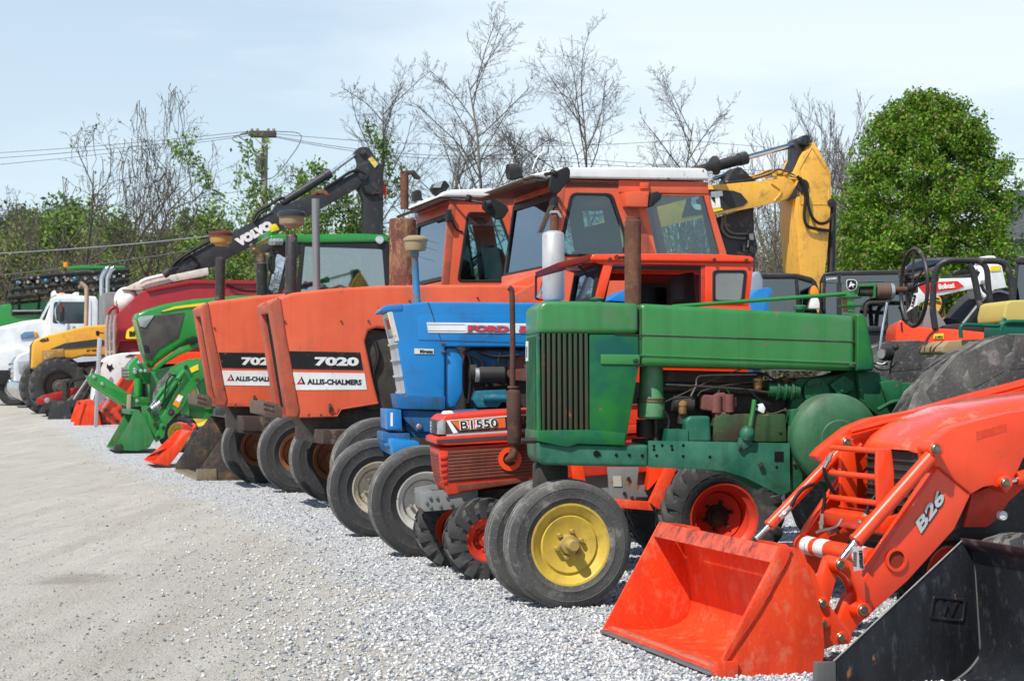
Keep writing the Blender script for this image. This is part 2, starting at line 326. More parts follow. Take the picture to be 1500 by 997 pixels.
        for i in range(nuts):
            a = 2*math.pi*i/nuts+.3; rr = rim*nutr
            if me is None:
                bm = bmesh.new(); q = .011+rim*.012; bm_lathe(bm, [(0, -.02), (q*.8, -.02), (q, -.015), (q, .012), (0, .012)], (0, 0, 0), (0, 1, 0), 6); o = fin(bm, 'wheel_nut', mhub, wo); me = o.data
            else: o = bpy.data.objects.new('wheel_nut', me); col.objects.link(o); o.parent = wo
            o.location = (rr*math.cos(a), yd-.004, rr*math.sin(a))
        return wo
def tag(o, label, cat, group=None, kind=None):
    if label: o['label'] = label
    if cat: o['category'] = cat
    if group: o['group'] = group
    if kind: o['kind'] = kind
    return o
# ================================================================ SETTING
def ground_material():
    m = bpy.data.materials.new('gravel_and_dirt'); m.use_nodes = True; n = m.node_tree.nodes; l = m.node_tree.links; b = n['Principled BSDF']; b.inputs['Roughness'].default_value = .95
    g = n.new('ShaderNodeNewGeometry'); P = g.outputs['Position']
    def noise(s, d=4, r=.6, sc3=None, rot=0):
        src = P
        if sc3: q = n.new('ShaderNodeMapping'); q.inputs['Scale'].default_value = sc3; q.inputs['Rotation'].default_value = (0, 0, rot); l.new(P, q.inputs[0]); src = q.outputs[0]
        z = n.new('ShaderNodeTexNoise'); z.inputs['Scale'].default_value = s; z.inputs['Detail'].default_value = d; z.inputs['Roughness'].default_value = r; l.new(src, z.inputs[0]); return z.outputs[0]
    def rng(s, a, c, e=0., f=1.):
        z = n.new('ShaderNodeMapRange'); z.inputs[1].default_value = a; z.inputs[2].default_value = c; z.inputs[3].default_value = e; z.inputs[4].default_value = f; l.new(s, z.inputs[0]); return z.outputs[0]
    def mix(f, A, B):
        z = n.new('ShaderNodeMix'); z.data_type = 'RGBA'; l.new(f, z.inputs['Factor'])
        for nm, v in (('A', A), ('B', B)):
            if isinstance(v, tuple): z.inputs[nm].default_value = (*v, 1)
            else: l.new(v, z.inputs[nm])
        return z.outputs['Result']
    def math_(op, a, c):
        z = n.new('ShaderNodeMath'); z.operation = op
        for i, v in enumerate((a, c)):
            if isinstance(v, (int, float)): z.inputs[i].default_value = v
            else: l.new(v, z.inputs[i])
        return z.outputs[0]
    def vor(s, feat='F1'):
        z = n.new('ShaderNodeTexVoronoi'); z.inputs['Scale'].default_value = s; z.feature = feat; l.new(P, z.inputs[0]); return z
    dp = n.new('ShaderNodeVectorMath'); dp.operation = 'DOT_PRODUCT'; dp.inputs[1].default_value = (-.972, -.235, 0); l.new(P, dp.inputs[0])
    sxy = n.new('ShaderNodeSeparateXYZ'); l.new(P, sxy.inputs[0]); road = math_('ADD', math_('SUBTRACT', dp.outputs['Value'], math_('MULTIPLY', math_('MAXIMUM', math_('SUBTRACT', sxy.outputs[1], 14.), 0.), .078)), rng(noise(.9, 5, .65), 0, 1, -.9, .9))      # rises towards the track
    fr = rng(road, -1.9, -1.35)
    v1 = vor(38); v2 = vor(85); sepA = n.new('ShaderNodeSeparateColor'); l.new(v1.outputs['Color'], sepA.inputs[0]); sepB = n.new('ShaderNodeSeparateColor'); l.new(v2.outputs['Color'], sepB.inputs[0])
    grav = mix(rng(sepA.outputs[0], .1, .9), (.20, .225, .26), (.72, .72, .71)); grav = mix(rng(sepB.outputs[1], .3, 1.), grav, (.60, .60, .59))
    grav = mix(rng(noise(1.3, 5), .55, .8), grav, (.46, .43, .38))
    dirt = mix(rng(noise(.55, 6, .6, (1, .3, 1), -.24), .3, .7), (.40, .365, .31), (.53, .495, .43))
    dirt = mix(rng(noise(3.2, 7, .7), .55, .8), dirt, (.32, .28, .215))
    dirt = mix(rng(noise(30, 6, .7), .55, .75), dirt, (.56, .53, .475)); dirt = mix(rng(sepB.outputs[0], .80, .95), dirt, (.33, .32, .32))
    dirt = mix(math_('MULTIPLY', rng(noise(1.6, 6, .65, (1.8, .16, 1), -.24), .50, .66), .45), dirt, (.335, .295, .235)); dirt = mix(math_('MULTIPLY', rng(noise(2.1, 6, .65, (1.7, .14, 1), -.24), .54, .68), .35), dirt, (.60, .56, .50))
    wet = n.new('ShaderNodeVectorMath'); wet.operation = 'DISTANCE'; sm = n.new('ShaderNodeMapping'); sm.inputs['Scale'].default_value = (1, .55, 0); l.new(P, sm.inputs[0]); l.new(sm.outputs[0], wet.inputs[0])
    pw = world_at(105, 846, 11.1); wet.inputs[1].default_value = (pw.x, 11.1*.55, 0)
    wf = rng(math_('ADD', wet.outputs['Value'], rng(noise(5, 6, .7), 0, 1, -.35, .35)), .30, .08)
    dirt = mix(math_('MULTIPLY', wf, .55), dirt, (.20, .165, .12))
    cc = mix(fr, grav, dirt); l.new(cc, b.inputs['Base Color'])
    hs = math_('ADD', math_('MULTIPLY', v1.outputs['Distance'], rng(fr, 0, 1, -.9, -.12)), math_('MULTIPLY', v2.outputs['Distance'], -.25))
    hs = math_('ADD', hs, math_('MULTIPLY', noise(26, 7, .75), .5)); hs = math_('ADD', hs, math_('MULTIPLY', noise(1.6, 4, .5, (2.2, .35, 1), -.24), 2.2))
    bp = n.new('ShaderNodeBump'); bp.inputs['Strength'].default_value = 1.; bp.inputs['Distance'].default_value = .03; l.new(hs, bp.inputs['Height']); l.new(bp.outputs[0], b.inputs['Normal'])
    return m
def np_mesh(name, V, F, m, cols=None, smooth=False):
    """fast mesh from numpy arrays; F is (n, k)"""
    me = bpy.data.meshes.new(name); k = F.shape[1]; me.vertices.add(len(V)); me.loops.add(F.size); me.polygons.add(len(F))
    me.vertices.foreach_set('co', V.astype('f').ravel()); me.loops.foreach_set('vertex_index', F.astype('i').ravel())
    me.polygons.foreach_set('loop_start', (np.arange(len(F))*k).astype('i')); me.polygons.foreach_set('loop_total', np.full(len(F), k, 'i'))
    if smooth: me.polygons.foreach_set('use_smooth', np.ones(len(F), bool))
    if cols is not None:
        at = me.color_attributes.new('tint', 'FLOAT_COLOR', 'POINT'); at.data.foreach_set('color', np.c_[cols, np.ones(len(cols))].astype('f').ravel())
    me.materials.append(m); me.update(calc_edges=True); return me
def vcmat(name, rough=.8, transl=0., spec=.3):
    m = bpy.data.materials.new(name); m.use_nodes = True; n = m.node_tree.nodes; l = m.node_tree.links; b = n['Principled BSDF']
    a = n.new('ShaderNodeAttribute'); a.attribute_name = 'tint'; l.new(a.outputs['Color'], b.inputs['Base Color']); b.inputs['Roughness'].default_value = rough; b.inputs['Specular IOR Level'].default_value = spec
    if transl:
        t = n.new('ShaderNodeBsdfTranslucent'); l.new(a.outputs['Color'], t.inputs[0]); x = n.new('ShaderNodeMixShader'); x.inputs[0].default_value = transl
        l.new(b.outputs[0], x.inputs[1]); l.new(t.outputs[0], x.inputs[2]); l.new(x.outputs[0], n['Material Output'].inputs[0])
    return m
GM = ground_material()
xs = [-1500, -400, -120, -60]+[-40+2*i for i in range(41)]+[60, 120, 400, 1500]; ys = [-200, -40, -10, 0]+[4+2*i for i in range(30)]+[70, 90, 140, 300, 900, 2600]
V = np.array([(x, y, gz(x, y)) for y in ys for x in xs]); nx = len(xs)
F = np.array([(j*nx+i, j*nx+i+1, (j+1)*nx+i+1, (j+1)*nx+i) for j in range(len(ys)-1) for i in range(nx-1)])
g = bpy.data.objects.new('ground', np_mesh('ground', V, F, GM, smooth=True)); col.objects.link(g); g['kind'] = 'structure'
# loose crushed stone lying on the ground
rs = np.random.RandomState(3)
def stones(n, seed, dmin, dmax, s0, s1, keep):
    r = np.random.RandomState(seed); D = 1/(1/dmax+(1/dmin-1/dmax)*r.rand(n)); X = D*(-.36+.76*r.rand(n))
    c = -.972*X-.235*D-np.maximum(0, D-14)*.078+.5*np.sin(X*1.9+D*.8)*.5+.35*r.randn(n)
    ok = keep(c, r)
    for ox, oy, w0, l0 in ((.857, 7.47, 1.4, .47),): u = (X-ox)*math.cos(R(17))+(D-oy)*math.sin(R(17)); v = -(X-ox)*math.sin(R(17))+(D-oy)*math.cos(R(17)); ok &= ~((u > -.02) & (u < l0) & (v > 0) & (v < w0))
    X, D = X[ok], D[ok]; n = len(X); s = (s0+(s1-s0)*r.rand(n)**2.2)
    base = np.array([(1, 0, 0), (-1, 0, 0), (0, 1, 0), (0, -1, 0), (0, 0, .75), (0, 0, -.5)]); F0 = np.array([(0, 2, 4), (2, 1, 4), (1, 3, 4), (3, 0, 4), (2, 0, 5), (1, 2, 5), (3, 1, 5), (0, 3, 5)])
    V = base[None]*s[:, None, None]*(.65+.7*r.rand(n, 6, 1)); V += r.randn(n, 6, 3)*s[:, None, None]*.16
    a = r.rand(n)*6.28; ca, sa = np.cos(a), np.sin(a); x = V[..., 0]*ca[:, None]-V[..., 1]*sa[:, None]; y = V[..., 0]*sa[:, None]+V[..., 1]*ca[:, None]
    t = (r.rand(n)-.5)*1.1; z = V[..., 2]*np.cos(t)[:, None]+x*np.sin(t)[:, None]; zz = np.array([gz(0, d) for d in D])
    V = np.stack([x+X[:, None], y+D[:, None], z+zz[:, None]+(s*.25)[:, None]], -1)
    g = r.rand(n); pal = np.array([(.52, .52, .52), (.69, .69, .68), (.36, .38, .41), (.17, .20, .245), (.52, .49, .44)]); ci = np.searchsorted([.30, .52, .74, .88], g)
    C = np.repeat(pal[ci]*(.8+.35*r.rand(n, 1)), 6, 0)
    F = (np.arange(n)[:, None, None]*6+F0[None]).reshape(-1, 3)
    return V.reshape(-1, 3), F, C
A = stones(210000, 5, 5.5, 40, .0035, .0155, lambda c, r: (c < -1.45+.22*r.randn(len(c))) & (c > -8))
B = stones(60000, 6, 5.5, 30, .004, .011, lambda c, r: r.rand(len(c)) < np.where(c < -1.4, .0, .45*np.exp(-np.maximum(0, c+1.4)*1.3)+.15))
B = (B[0], B[1], B[2]*np.array([.74, .71, .66]))
ST = vcmat('crushed_stone', .9)
for nm, (v, f, c), lb in (('gravel', A, 'loose pale grey crushed stone along the machines'), ('pebbles', B, 'sparse small pebbles on the beige track')):
    o = bpy.data.objects.new(nm, np_mesh(nm, v, f, ST, c)); col.objects.link(o); tag(o, lb, 'gravel', kind='stuff')

# ---------------------------------------------------------------- trees
def noise_mat_bark(name, c, c2): return mat(name, c, .9, c2=c2, s1=8, bump=.8, bs=25)
BARK = noise_mat_bark('grey_bark', (.12, .105, .08), (.19, .165, .125)); BARKD = noise_mat_bark('dark_vine_bark', (.075, .06, .05), (.12, .10, .08)); TWIG = mat('twig_bark', (.085, .072, .062), .9, c2=(.13, .115, .10), s1=2)
class TB:
    def __init__(s): s.V = []; s.F = []
    def tube(s, pts, r0, r1, n):
        k = len(pts); b = len(s.V); up = None
        for i, p in enumerate(pts):
            d = (pts[min(i+1, k-1)]-pts[max(i-1, 0)]).normalized()
            if up is None: up = d.orthogonal()
            up = (up-d*up.dot(d)); up = up.normalized() if up.length > 1e-4 else d.orthogonal().normalized(); q = d.cross(up); r = r0+(r1-r0)*i/(k-1)
            for j in range(n): a = 6.2832*j/n; s.V.append(p+(up*math.cos(a)+q*math.sin(a))*r)
        for i in range(k-1):
            for j in range(n): s.F.append((b+i*n+j, b+i*n+(j+1) % n, b+(i+1)*n+(j+1) % n, b+(i+1)*n+j))
    def mesh(s, name, m): return np_mesh(name, np.array([tuple(v) for v in s.V]), np.array(s.F), m, smooth=True)
def grow(rnd, tbs, p, d, L, r, lev, maxlev, spread=.75, up=.25, kids=(6, 5, 4, 3), segs=6, tips=None, wob=.16, rmin=.006, start=.25, ratio=.55):
    n = segs if lev < 2 else 4; pts = [p.copy()]; q = p.copy(); dd = d.copy(); dirs = [dd.copy()]
    for i in range(n):
        dd = (dd+Vector((rnd.gauss(0, wob), rnd.gauss(0, wob), rnd.gauss(0, wob*.6)+up*.12))).normalized(); q = q+dd*L/n; pts.append(q.copy()); dirs.append(dd.copy())
    r1 = max(rmin*.7, r*(.13 if lev == 0 else .3 if lev < maxlev else .5)); tbs[0 if lev == 0 else 1].tube(pts, r, r1, 7 if lev == 0 else (4 if lev == 1 else 3))
    if tips is not None and lev >= maxlev-1: tips.extend(pts[1:])
    if lev >= maxlev: return
    nk = kids[min(lev, len(kids)-1)]
    for j in range(nk):
        t = start+(1-start)*(j+rnd.random()*.8)/nk; f = t*n; i = min(int(f), n-1); pos = pts[i].lerp(pts[i+1], f-i); base = dirs[i+1]
        ax = base.orthogonal().normalized(); ax.rotate(Matrix.Rotation(rnd.random()*6.2832, 3, base)); a = spread*(.6+.6*rnd.random())
        nd = (base*math.cos(a)+ax*math.sin(a)); nd.z += up; nd.normalize()
        grow(rnd, tbs, pos, nd, L*ratio*(1.15-.55*t)*(.7+.5*rnd.random()), max(rmin, r*(1-t*.6)*.5), lev+1, maxlev, spread, up, kids, segs, tips, wob*1.15, rmin, .15, ratio)
def tree_meshes(seed, height, r, maxlev=4, tips=None, trunks=1, lean=0., **k):
    rnd = random.Random(seed); A, B = TB(), TB()
    for t in range(trunks):
        d = Vector((lean+(rnd.gauss(0, .22) if trunks > 1 else rnd.gauss(0, .04)), rnd.gauss(0, .08), 1)).normalized()
        grow(rnd, (A, B), Vector((rnd.gauss(0, .3)*(trunks > 1), rnd.gauss(0, .3)*(trunks > 1), -.3)), d, height*.72*(1-.2*t/trunks), r, 0, maxlev, tips=tips, **k)
    return A, B
def put_tree(name, A, B, mA, mB, x, y, z, label, cat='tree', group=None, sx=1., rot=0., leaves=None, sz=None):
    e = bpy.data.objects.new(name, None); col.objects.link(e); e.location = (x, y, z); e.rotation_euler.z = rot; e.scale = (sx, sx, sz or sx); tag(e, label, cat, group)
    for nm, me in (('trunk', A), ('crown', B), ('foliage', leaves)):
        if me is None: continue
        o = bpy.data.objects.new(nm, me); col.objects.link(o); o.parent = e
    return e
def leaf_mesh(name, C, size, pal, m, seed=0, outward=None, vary=.3, aspect=1.5):
    r = np.random.RandomState(seed); n = len(C); a = r.randn(n, 3); nrm = a/np.linalg.norm(a, axis=1)[:, None]
    if outward is not None: nrm = nrm*.75+outward; nrm /= np.linalg.norm(nrm, axis=1)[:, None]
    b = r.randn(n, 3); u = np.cross(nrm, b); u /= np.linalg.norm(u, axis=1)[:, None]; v = np.cross(nrm, u); s = size*(.6+.8*r.rand(n, 1))
    V = np.stack([C-u*s*aspect*.5, C+v*s*.38+nrm*s*.08, C+u*s*aspect*.5, C-v*s*.38+nrm*s*.08], 1).reshape(-1, 3); F = np.arange(4*n).reshape(-1, 4)
    pal = np.array(pal); c = pal[r.randint(0, len(pal), n)]*(1-vary/2+vary*r.rand(n, 1)); return np_mesh(name, V, F, m, np.repeat(c, 4, 0))
LEAF = vcmat('leaf', .5, .35, .3); LEAFD = vcmat('distant_leaf', .7, .3, .2)
def place(px, D): p = world_at(px, 567, D); return p.x, D, gz(p.x, D)
def height_to(px, py, D): return world_at(px, py, D).z-gz(0, D)
# three tall bare trees in the middle, each grown by itself
BIG = [(556, 56, 85, 4, 1, .0, .5, 0, 'bare slender tree beside the tall black excavator arm'),
       (706, 50, 25, 10, 1, .0, .65, 0, 'tallest bare tree with upright limbs, above the cab with the black beacon'),
       (680, 53, 150, 12, 1, -.30, .5, 0, 'bare tree leaning left beside the tallest bare tree'),
       (768, 51, 160, 4, 1, .02, .5, 3.14, 'slim low bare tree just right of the tallest bare tree'),
       (878, 49, 22, 15, 2, .03, .5, 0, 'broad bare tree with many fine twigs above the near white cab roof'),
       (1006, 56, 95, 10, 1, .03, .5, 3.14, 'thin bare tree right of the broad bare tree')]
for px, D, top, seed, tk, lean, sp, rot, lab in BIG:
    h = height_to(px, top, D); A, B = tree_meshes(seed, h*1.15, (.10 if h > 8 else .06), 4, trunks=1, lean=lean*.7, spread=.80 if seed != 15 else .92, up=.10, kids=(16, 8, 6, 4), rmin=.0042, ratio=.40 if seed != 15 else .46, start=.40, wob=.09)
    x, y, z = place(px, D); top_z = float(np.percentile([v.z for v in B.V], 99.3)); put_tree('bare_tree', A.mesh('trunk', BARK), B.mesh('crown', TWIG), None, None, x, y, z, lab, sx=h/top_z, rot=rot)
# vine-hung trees on the left
for px, D, top, seed, tk, lean, lab in [(82, 66, 172, 31, 1, -.12, 'leaning dead tree hung with vines at the far left'), (158, 68, 138, 32, 2, .0, 'bare forked tree with fine twigs left of the vine-choked one'),
                                   (208, 67, 128, 34, 1, .04, 'tall dark tree choked with hanging vines, left of the utility pole'), (262, 69, 225, 35, 2, .18, 'low spreading bare tree nearest to the utility pole'), (22, 70, 300, 36, 1, .15, 'short bare tree bent to the right at the left edge')]:
    h = height_to(px, top, D); tips = []; A, B = tree_meshes(seed, h, .11, 4, tips=tips, trunks=tk, lean=lean, spread=.85, up=.2, kids=(7, 5, 4, 3), rmin=.006, wob=.24, start=.35)
    rnd = random.Random(seed)
    for q in range(240 if 'vine' in lab else 50):      # vines drooping from the limbs
        p = rnd.choice(tips); 
        if abs(p.x-lean*p.z) > h*.10 and rnd.random() < .8: continue
        pts = [p]; L = rnd.uniform(.4, 1.7)
        for i in range(4): pts.append(pts[-1]+Vector((rnd.gauss(0, .07), rnd.gauss(0, .07), -L/4)))
        B.tube(pts, .013, .008, 3)
    x, y, z = place(px, D); tz = max(v.z for v in B.V); P = np.array([tuple(t) for t in tips]); r = np.random.RandomState(seed); P = P[r.rand(len(P)) < .03]
    lf = leaf_mesh('foliage', P+r.randn(*P.shape)*.05, .08, [(.16, .22, .05), (.10, .15, .04)], LEAFD, seed)
    put_tree('vine_hung_tree', A.mesh('trunk', BARKD), B.mesh('crown', BARKD), None, None, x, y, z, lab, sx=h/tz, leaves=lf)
# budding tree beside the pole
h = height_to(470, 186, 57); tips = []; A, B = tree_meshes(41, h, .035, 3, tips=tips, trunks=4, spread=.5, up=.5, kids=(6, 4, 3), rmin=.009)
P = np.array([tuple(t) for t in tips]); r = np.random.RandomState(4); P = np.repeat(P[P[:, 2] > h*.35], 5, 0); P = P+r.randn(*P.shape)*.09
lf = leaf_mesh('foliage', P, .09, [(.16, .28, .05), (.10, .20, .03), (.22, .32, .08)], LEAF, 5); x, y, z = place(470, 57); tz = max(v.z for v in B.V)
put_tree('budding_tree', A.mesh('trunk', BARK), B.mesh('crown', TWIG), None, None, x, y, z, 'young tree with fresh green buds between pole and black arm', sx=h/tz, leaves=lf)

# far woods: templates copied, each tree a thing
def leafy_template(seed, h, pal, n=6000, leaf=.13, conifer=False):
    tips = []; A, B = tree_meshes(seed, h, .12, 3, tips=tips, spread=.8, up=.15, kids=(11, 7, 5), rmin=.02, start=.2)
    P = np.array([tuple(t) for t in tips]); r = np.random.RandomState(seed); idx = r.randint(0, len(P), n); C = P[idx]+r.randn(n, 3)*(.24 if not conifer else .16)
    return A.mesh('trunk', BARK), B.mesh('crown', TWIG), leaf_mesh('foliage', C, leaf, pal, LEAFD, seed), max(v.z for v in B.V)
G1 = [(.24, .36, .045), (.19, .30, .04), (.31, .42, .07)]; G2 = [(.15, .24, .06), (.20, .29, .07), (.12, .19, .05)]; G3 = [(.07, .13, .055), (.09, .15, .06)]; G4 = [(.24, .26, .09), (.18, .22, .06), (.27, .25, .12)]  # mid and dark greens lightened and greyed, slight distance haze put into leaf colour
TP = [leafy_template(51, 9, G1), leafy_template(52, 9, G2, 8000), leafy_template(53, 9, G3, 9000, .12, True), leafy_template(54, 9, G4, 3000, .10), leafy_template(55, 9, G1, 7000), leafy_template(56, 8, G2, 7000)]
LB = ['bright green tree in young leaf in the far woods', 'mid green bushy tree in the far woods', 'dark evergreen tree in the far woods', 'brownish thinly leaved tree in the far woods', 'yellow green bushy tree in the far woods', 'rounded mid green tree in the far woods']
rr = random.Random(9)
def skyline(px):  # photo height the far trees reach
    for a, b, ya, yb in ((-200, 60, 292, 294), (60, 130, 306, 310), (130, 290, 318, 318), (290, 345, 308, 290), (345, 400, 290, 304), (400, 500, 335, 340), (500, 560, 330, 318), (560, 640, 318, 345), (640, 1000, 350, 380), (1000, 1800, 340, 330)):
        if a <= px < b: return ya+(yb-ya)*(px-a)/(b-a)
    return 380
for i in range(58):
    px = -130+i*13.5+rr.uniform(-8, 8); D = rr.uniform(84, 110)
    k = rr.choice([2, 1, 5, 2]) if px < 60 else rr.choice([1, 3, 1, 5]) if px < 280 else rr.choice([0, 4, 0, 1]) if px < 430 else rr.choice([2, 1, 3])
    near = i % 3 == 0; top = skyline(px)+(rr.uniform(28, 70) if near else rr.uniform(-6, 24)); D = D*.9 if near else D
    if px < 280 and near: k = 3
    t = TP[k]; s = height_to(px, top, D)/t[3]; x, y, z = place(px, D); put_tree('woodland_tree', t[0], t[1], None, None, x, y, z, LB[k], group=LB[k].replace('tree', 'trees'), sx=s*1.1, sz=s, rot=rr.random()*6, leaves=t[2])
for i in range(16):
    px = 700+i*44+rr.uniform(-20, 20); D = rr.uniform(80, 110); k = rr.choice([3, 3, 1]); t = TP[k]; s = height_to(px, 395+rr.uniform(-25, 25), D)/t[3]; x, y, z = place(px, D)
    put_tree('woodland_tree', t[0], t[1], None, None, x, y, z, LB[k], group=LB[k].replace('tree', 'trees'), sx=s*1.1, sz=s, rot=rr.random()*6, leaves=t[2])
# slim bare saplings on the right
SP = []
for sd in (61, 62, 63, 64):
    A, B = tree_meshes(sd, 9, .055, 3, spread=.42, up=.65, kids=(10, 6, 4), rmin=.006, start=.22, ratio=.42); SP.append((A.mesh('trunk', TWIG), B.mesh('crown', TWIG), max(v.z for v in B.V)))
for i in range(38):
    px = 1000+i*7.0+rr.uniform(-8, 8); D = rr.uniform(50, 78); a, b, hz = SP[i % 4]; top = 228+rr.uniform(-60, 55)-(45 if 1150 < px < 1235 else 0); s = height_to(px, top, D)/hz; x, y, z = place(px, D)
    put_tree('bare_sapling', a, b, None, None, x, y, z, 'slim bare sapling in the grey thicket behind the yellow excavator arm', group='bare saplings in the thicket', sx=s, rot=rr.random()*6)
# tangled undergrowth at the foot of the woods
def thicket(name, px0, px1, D, n, top0, top1, seed, label, pal):
    rnd = random.Random(seed); T = TB(); C = []
    for i in range(n):
        px = rnd.uniform(px0, px1); d = D+rnd.uniform(-4, 6); x, y, z = place(px, d); h = height_to(px, rnd.uniform(top0, top1), d); p = Vector((x, y, z)); dr = Vector((rnd.gauss(0, .3), rnd.gauss(0, .3), 1)).normalized(); pts = [p]
        for k in range(6): dr = (dr+Vector((rnd.gauss(0, .22), rnd.gauss(0, .2), .03))).normalized(); pts.append(pts[-1]+dr*h/6)
        T.tube(pts, rnd.uniform(.014, .05), .008, 3)
        for k in range(9):
            q = pts[rnd.randint(1, 6)]; dq = Vector((rnd.gauss(0, 1), rnd.gauss(0, 1), rnd.uniform(-.3, 1.2))).normalized(); L = rnd.uniform(.4, 1.5); T.tube([q, q+dq*L*.5+Vector((0, 0, .05)), q+dq*L], .012, .006, 3)
            if rnd.random() < (.9 if px < 700 else .4): C.append(q+dq*L*rnd.random())
    o = bpy.data.objects.new(name, T.mesh(name, mat('brush_bark', (.13, .11, .08), .9, c2=(.28, .24, .16), s1=.5))); col.objects.link(o); tag(o, label, 'undergrowth', kind='stuff')
    C = np.repeat(np.array([tuple(c) for c in C]), 7, 0); r = np.random.RandomState(seed); C = C+r.randn(*C.shape)*.22
    f = bpy.data.objects.new('brush_leaves', leaf_mesh('brush_leaves', C, .09, pal, LEAFD, seed)); col.objects.link(f); f.parent = o; f['kind'] = 'stuff'
thicket('undergrowth', -80, 640, 84, 1300, 335, 430, 3, 'tangled brown and green undergrowth below the woods on the left', G1+G4+G1+G2)
thicket('undergrowth', 900, 1440, 60, 950, 260, 430, 4, 'grey brown tangle of brush behind the yellow excavator', G4)
# wooded rise behind everything
HM = mat('distant_wooded_rise', (.07, .11, .04), 1., c2=(.13, .13, .07), s1=.15, bump=1., bs=.8)
xs = np.linspace(-140, 140, 80); V = []; 
for j, (y, hh) in enumerate(((112, 0), (120, 5.3), (135, 7.0), (170, 7.5))):
    for x in xs: V.append((x, y, .4+hh*(.8+.12*math.sin(x*.11)+.06*math.sin(x*.37+j)+.05*math.sin(x*1.3+j*2))*(1.12 if x < -12 else .62)))
F = np.array([(j*80+i, j*80+i+1, (j+1)*80+i+1, (j+1)*80+i) for j in range(3) for i in range(79)])
o = bpy.data.objects.new('wooded_hill', np_mesh('wooded_hill', np.array(V), F, HM, smooth=True)); col.objects.link(o); o['kind'] = 'structure'
# dense leafy ornamental tree
x, y, z = place(1356, 40); ht = height_to(1345, 140, 40); r = np.random.RandomState(12)
A, B = tree_meshes(71, ht*.8, .13, 3, ratio=.36, spread=.5, up=.5, kids=(14, 8, 5), rmin=.012, start=.12)
def crown_w(t): return np.interp(t, [0, .10, .25, .43, .52, .64, .756, .87, .95, 1], [.60, .88, 1., 1., .99, .95, .86, .69, .46, .12])
z0 = 1.1; W = 2.28; nc = 1500; t = r.rand(nc)**.9; th = r.rand(nc)*6.283; rad = np.sqrt(r.rand(nc))**.5*(.86+.16*np.sin(th*5+t*14)*.5+.14*r.randn(nc)*.6)
cx = np.cos(th)*rad*crown_w(t)*W; cy = np.sin(th)*rad*crown_w(t)*W; cz = z0+t*(ht-z0-.1)+.1*r.randn(nc); CC = np.stack([cx, cy, cz], 1)
idx = r.randint(0, nc, 120000); L = CC[idx]+r.randn(len(idx), 3)*np.array([.105, .105, .09]); out = L-np.array([0, 0, z0+ht*.3]); out /= np.linalg.norm(out, axis=1)[:, None]
lf = leaf_mesh('foliage', L, .060, [(.11, .23, .014), (.075, .17, .011), (.15, .29, .02), (.21, .37, .03), (.10, .21, .014), (.05, .125, .009), (.23, .19, .06)], LEAF, 7, outward=out*.35)
put_tree('leafy_tree', A.mesh('trunk', BARK), B.mesh('crown', BARKD), None, None, x, y, z, 'dense round-topped tree in full green leaf on the right', leaves=lf)

# ---------------------------------------------------------------- utility pole and wires
WOOD = mat('weathered_wood', (.30, .27, .23), .85, c2=(.22, .19, .16), s1=6, stretch=(8, 8, .7), bump=.5); WIRE = mat('wire', (.12, .12, .13), .6); CABLE = mat('grey_cable', (.22, .23, .25), .6); XARM = mat('dark_crossarm', (.07, .06, .055), .8)
T = Thing('utility_pole', 'wooden utility pole with crossarms above the black excavator arm', 'utility pole', 384, 62, 0)
T.cyl('pole', (383, 560, 0), (388, 198, 0), .15, WOOD, r2=.11, n=14)
for dy in (-.12, .12): T.slab('crossarm', [(367, 192.5), (404, 192.5), (404, 201), (367, 201)], dy-.06, dy+.06, XARM, ref=0)
for a, b in (((374, 203), (387, 215)), ((398, 203), (387, 215))): T.tube('brace', [(*a, -.14), (*b, -.14)], .02, GALV, smooth=False, n=6)
for x0 in (369, 377, 393, 401): T.cyl('insulator', (x0, 192, 0), (x0, 188.5, 0), .05, mat('porcelain', (.3, .25, .2), .3), n=10)
T.slab('switch_box', [(374, 227), (383, 227), (383, 250), (374, 250)], -.25, -.14, mat('grey_box', (.12, .13, .14), .5), bevel=.02); T.slab('junction_box', [(381, 224), (386, 224), (386, 255), (381, 255)], -.2, -.1, DARK)
T.tube('loop_wire', [(368, 192, 0), (350, 199, -.2), (368, 212, -.2), (376, 228, -.2)], .02, WIRE, n=4); T.tube('loop_wire', [(368, 194, 0), (340, 203, -.2), (362, 216, -.2), (375, 230, -.2)], .02, WIRE, n=4); T.tube('loop_wire', [(401, 192, 0), (442, 200, 0), (410, 250, 0), (392, 262, 0), (378, 250, -.2)], .018, WIRE, n=4)
def wire(pts, r, m, label, sag=.35):
    P = [world_at(*p) for p in pts]; Q = []
    for a, b in zip(P, P[1:]):
        for i in range(12): t = i/12; q = a.lerp(b, t); q.z -= sag*4*t*(1-t); Q.append(q)
    Q.append(P[-1]); bm = bmesh.new(); bm_tube(bm, Q, r, 5); o = fin(bm, 'overhead_wire', m); tag(o, label, 'wire')
wire([(-400, 232, 80), (369, 192, 62), (760, 226, 68), (1700, 262, 90)], .011, WIRE, 'upper power line passing the pole crossarm'); wire([(-400, 244, 80), (377, 195, 62.1), (760, 232, 68), (1700, 268, 90)], .011, WIRE, 'power line just under the upper one')
wire([(-400, 262, 80), (393, 195, 62.2), (1000, 205, 72), (1800, 240, 90)], .010, WIRE, 'lowest of the three power lines from the crossarm')
wire([(-300, 375, 64), (305, 346, 60), (640, 312, 56), (1000, 300, 52)], .022, CABLE, 'thick pale cable crossing low before the woods', .25); wire([(-300, 420, 64), (285, 366, 60), (640, 325, 56), (1000, 310, 52)], .014, WIRE, 'thin dark cable crossing below the pale one', .25)
wire([(-200, 306, 70), (385, 276, 62.3), (700, 290, 70)], .010, WIRE, 'single thin wire halfway down the pole'); wire([(1300, 240, 90), (1480, 232, 85), (1800, 236, 80)], .02, WIRE, 'distant wire right of the leafy tree', .1)
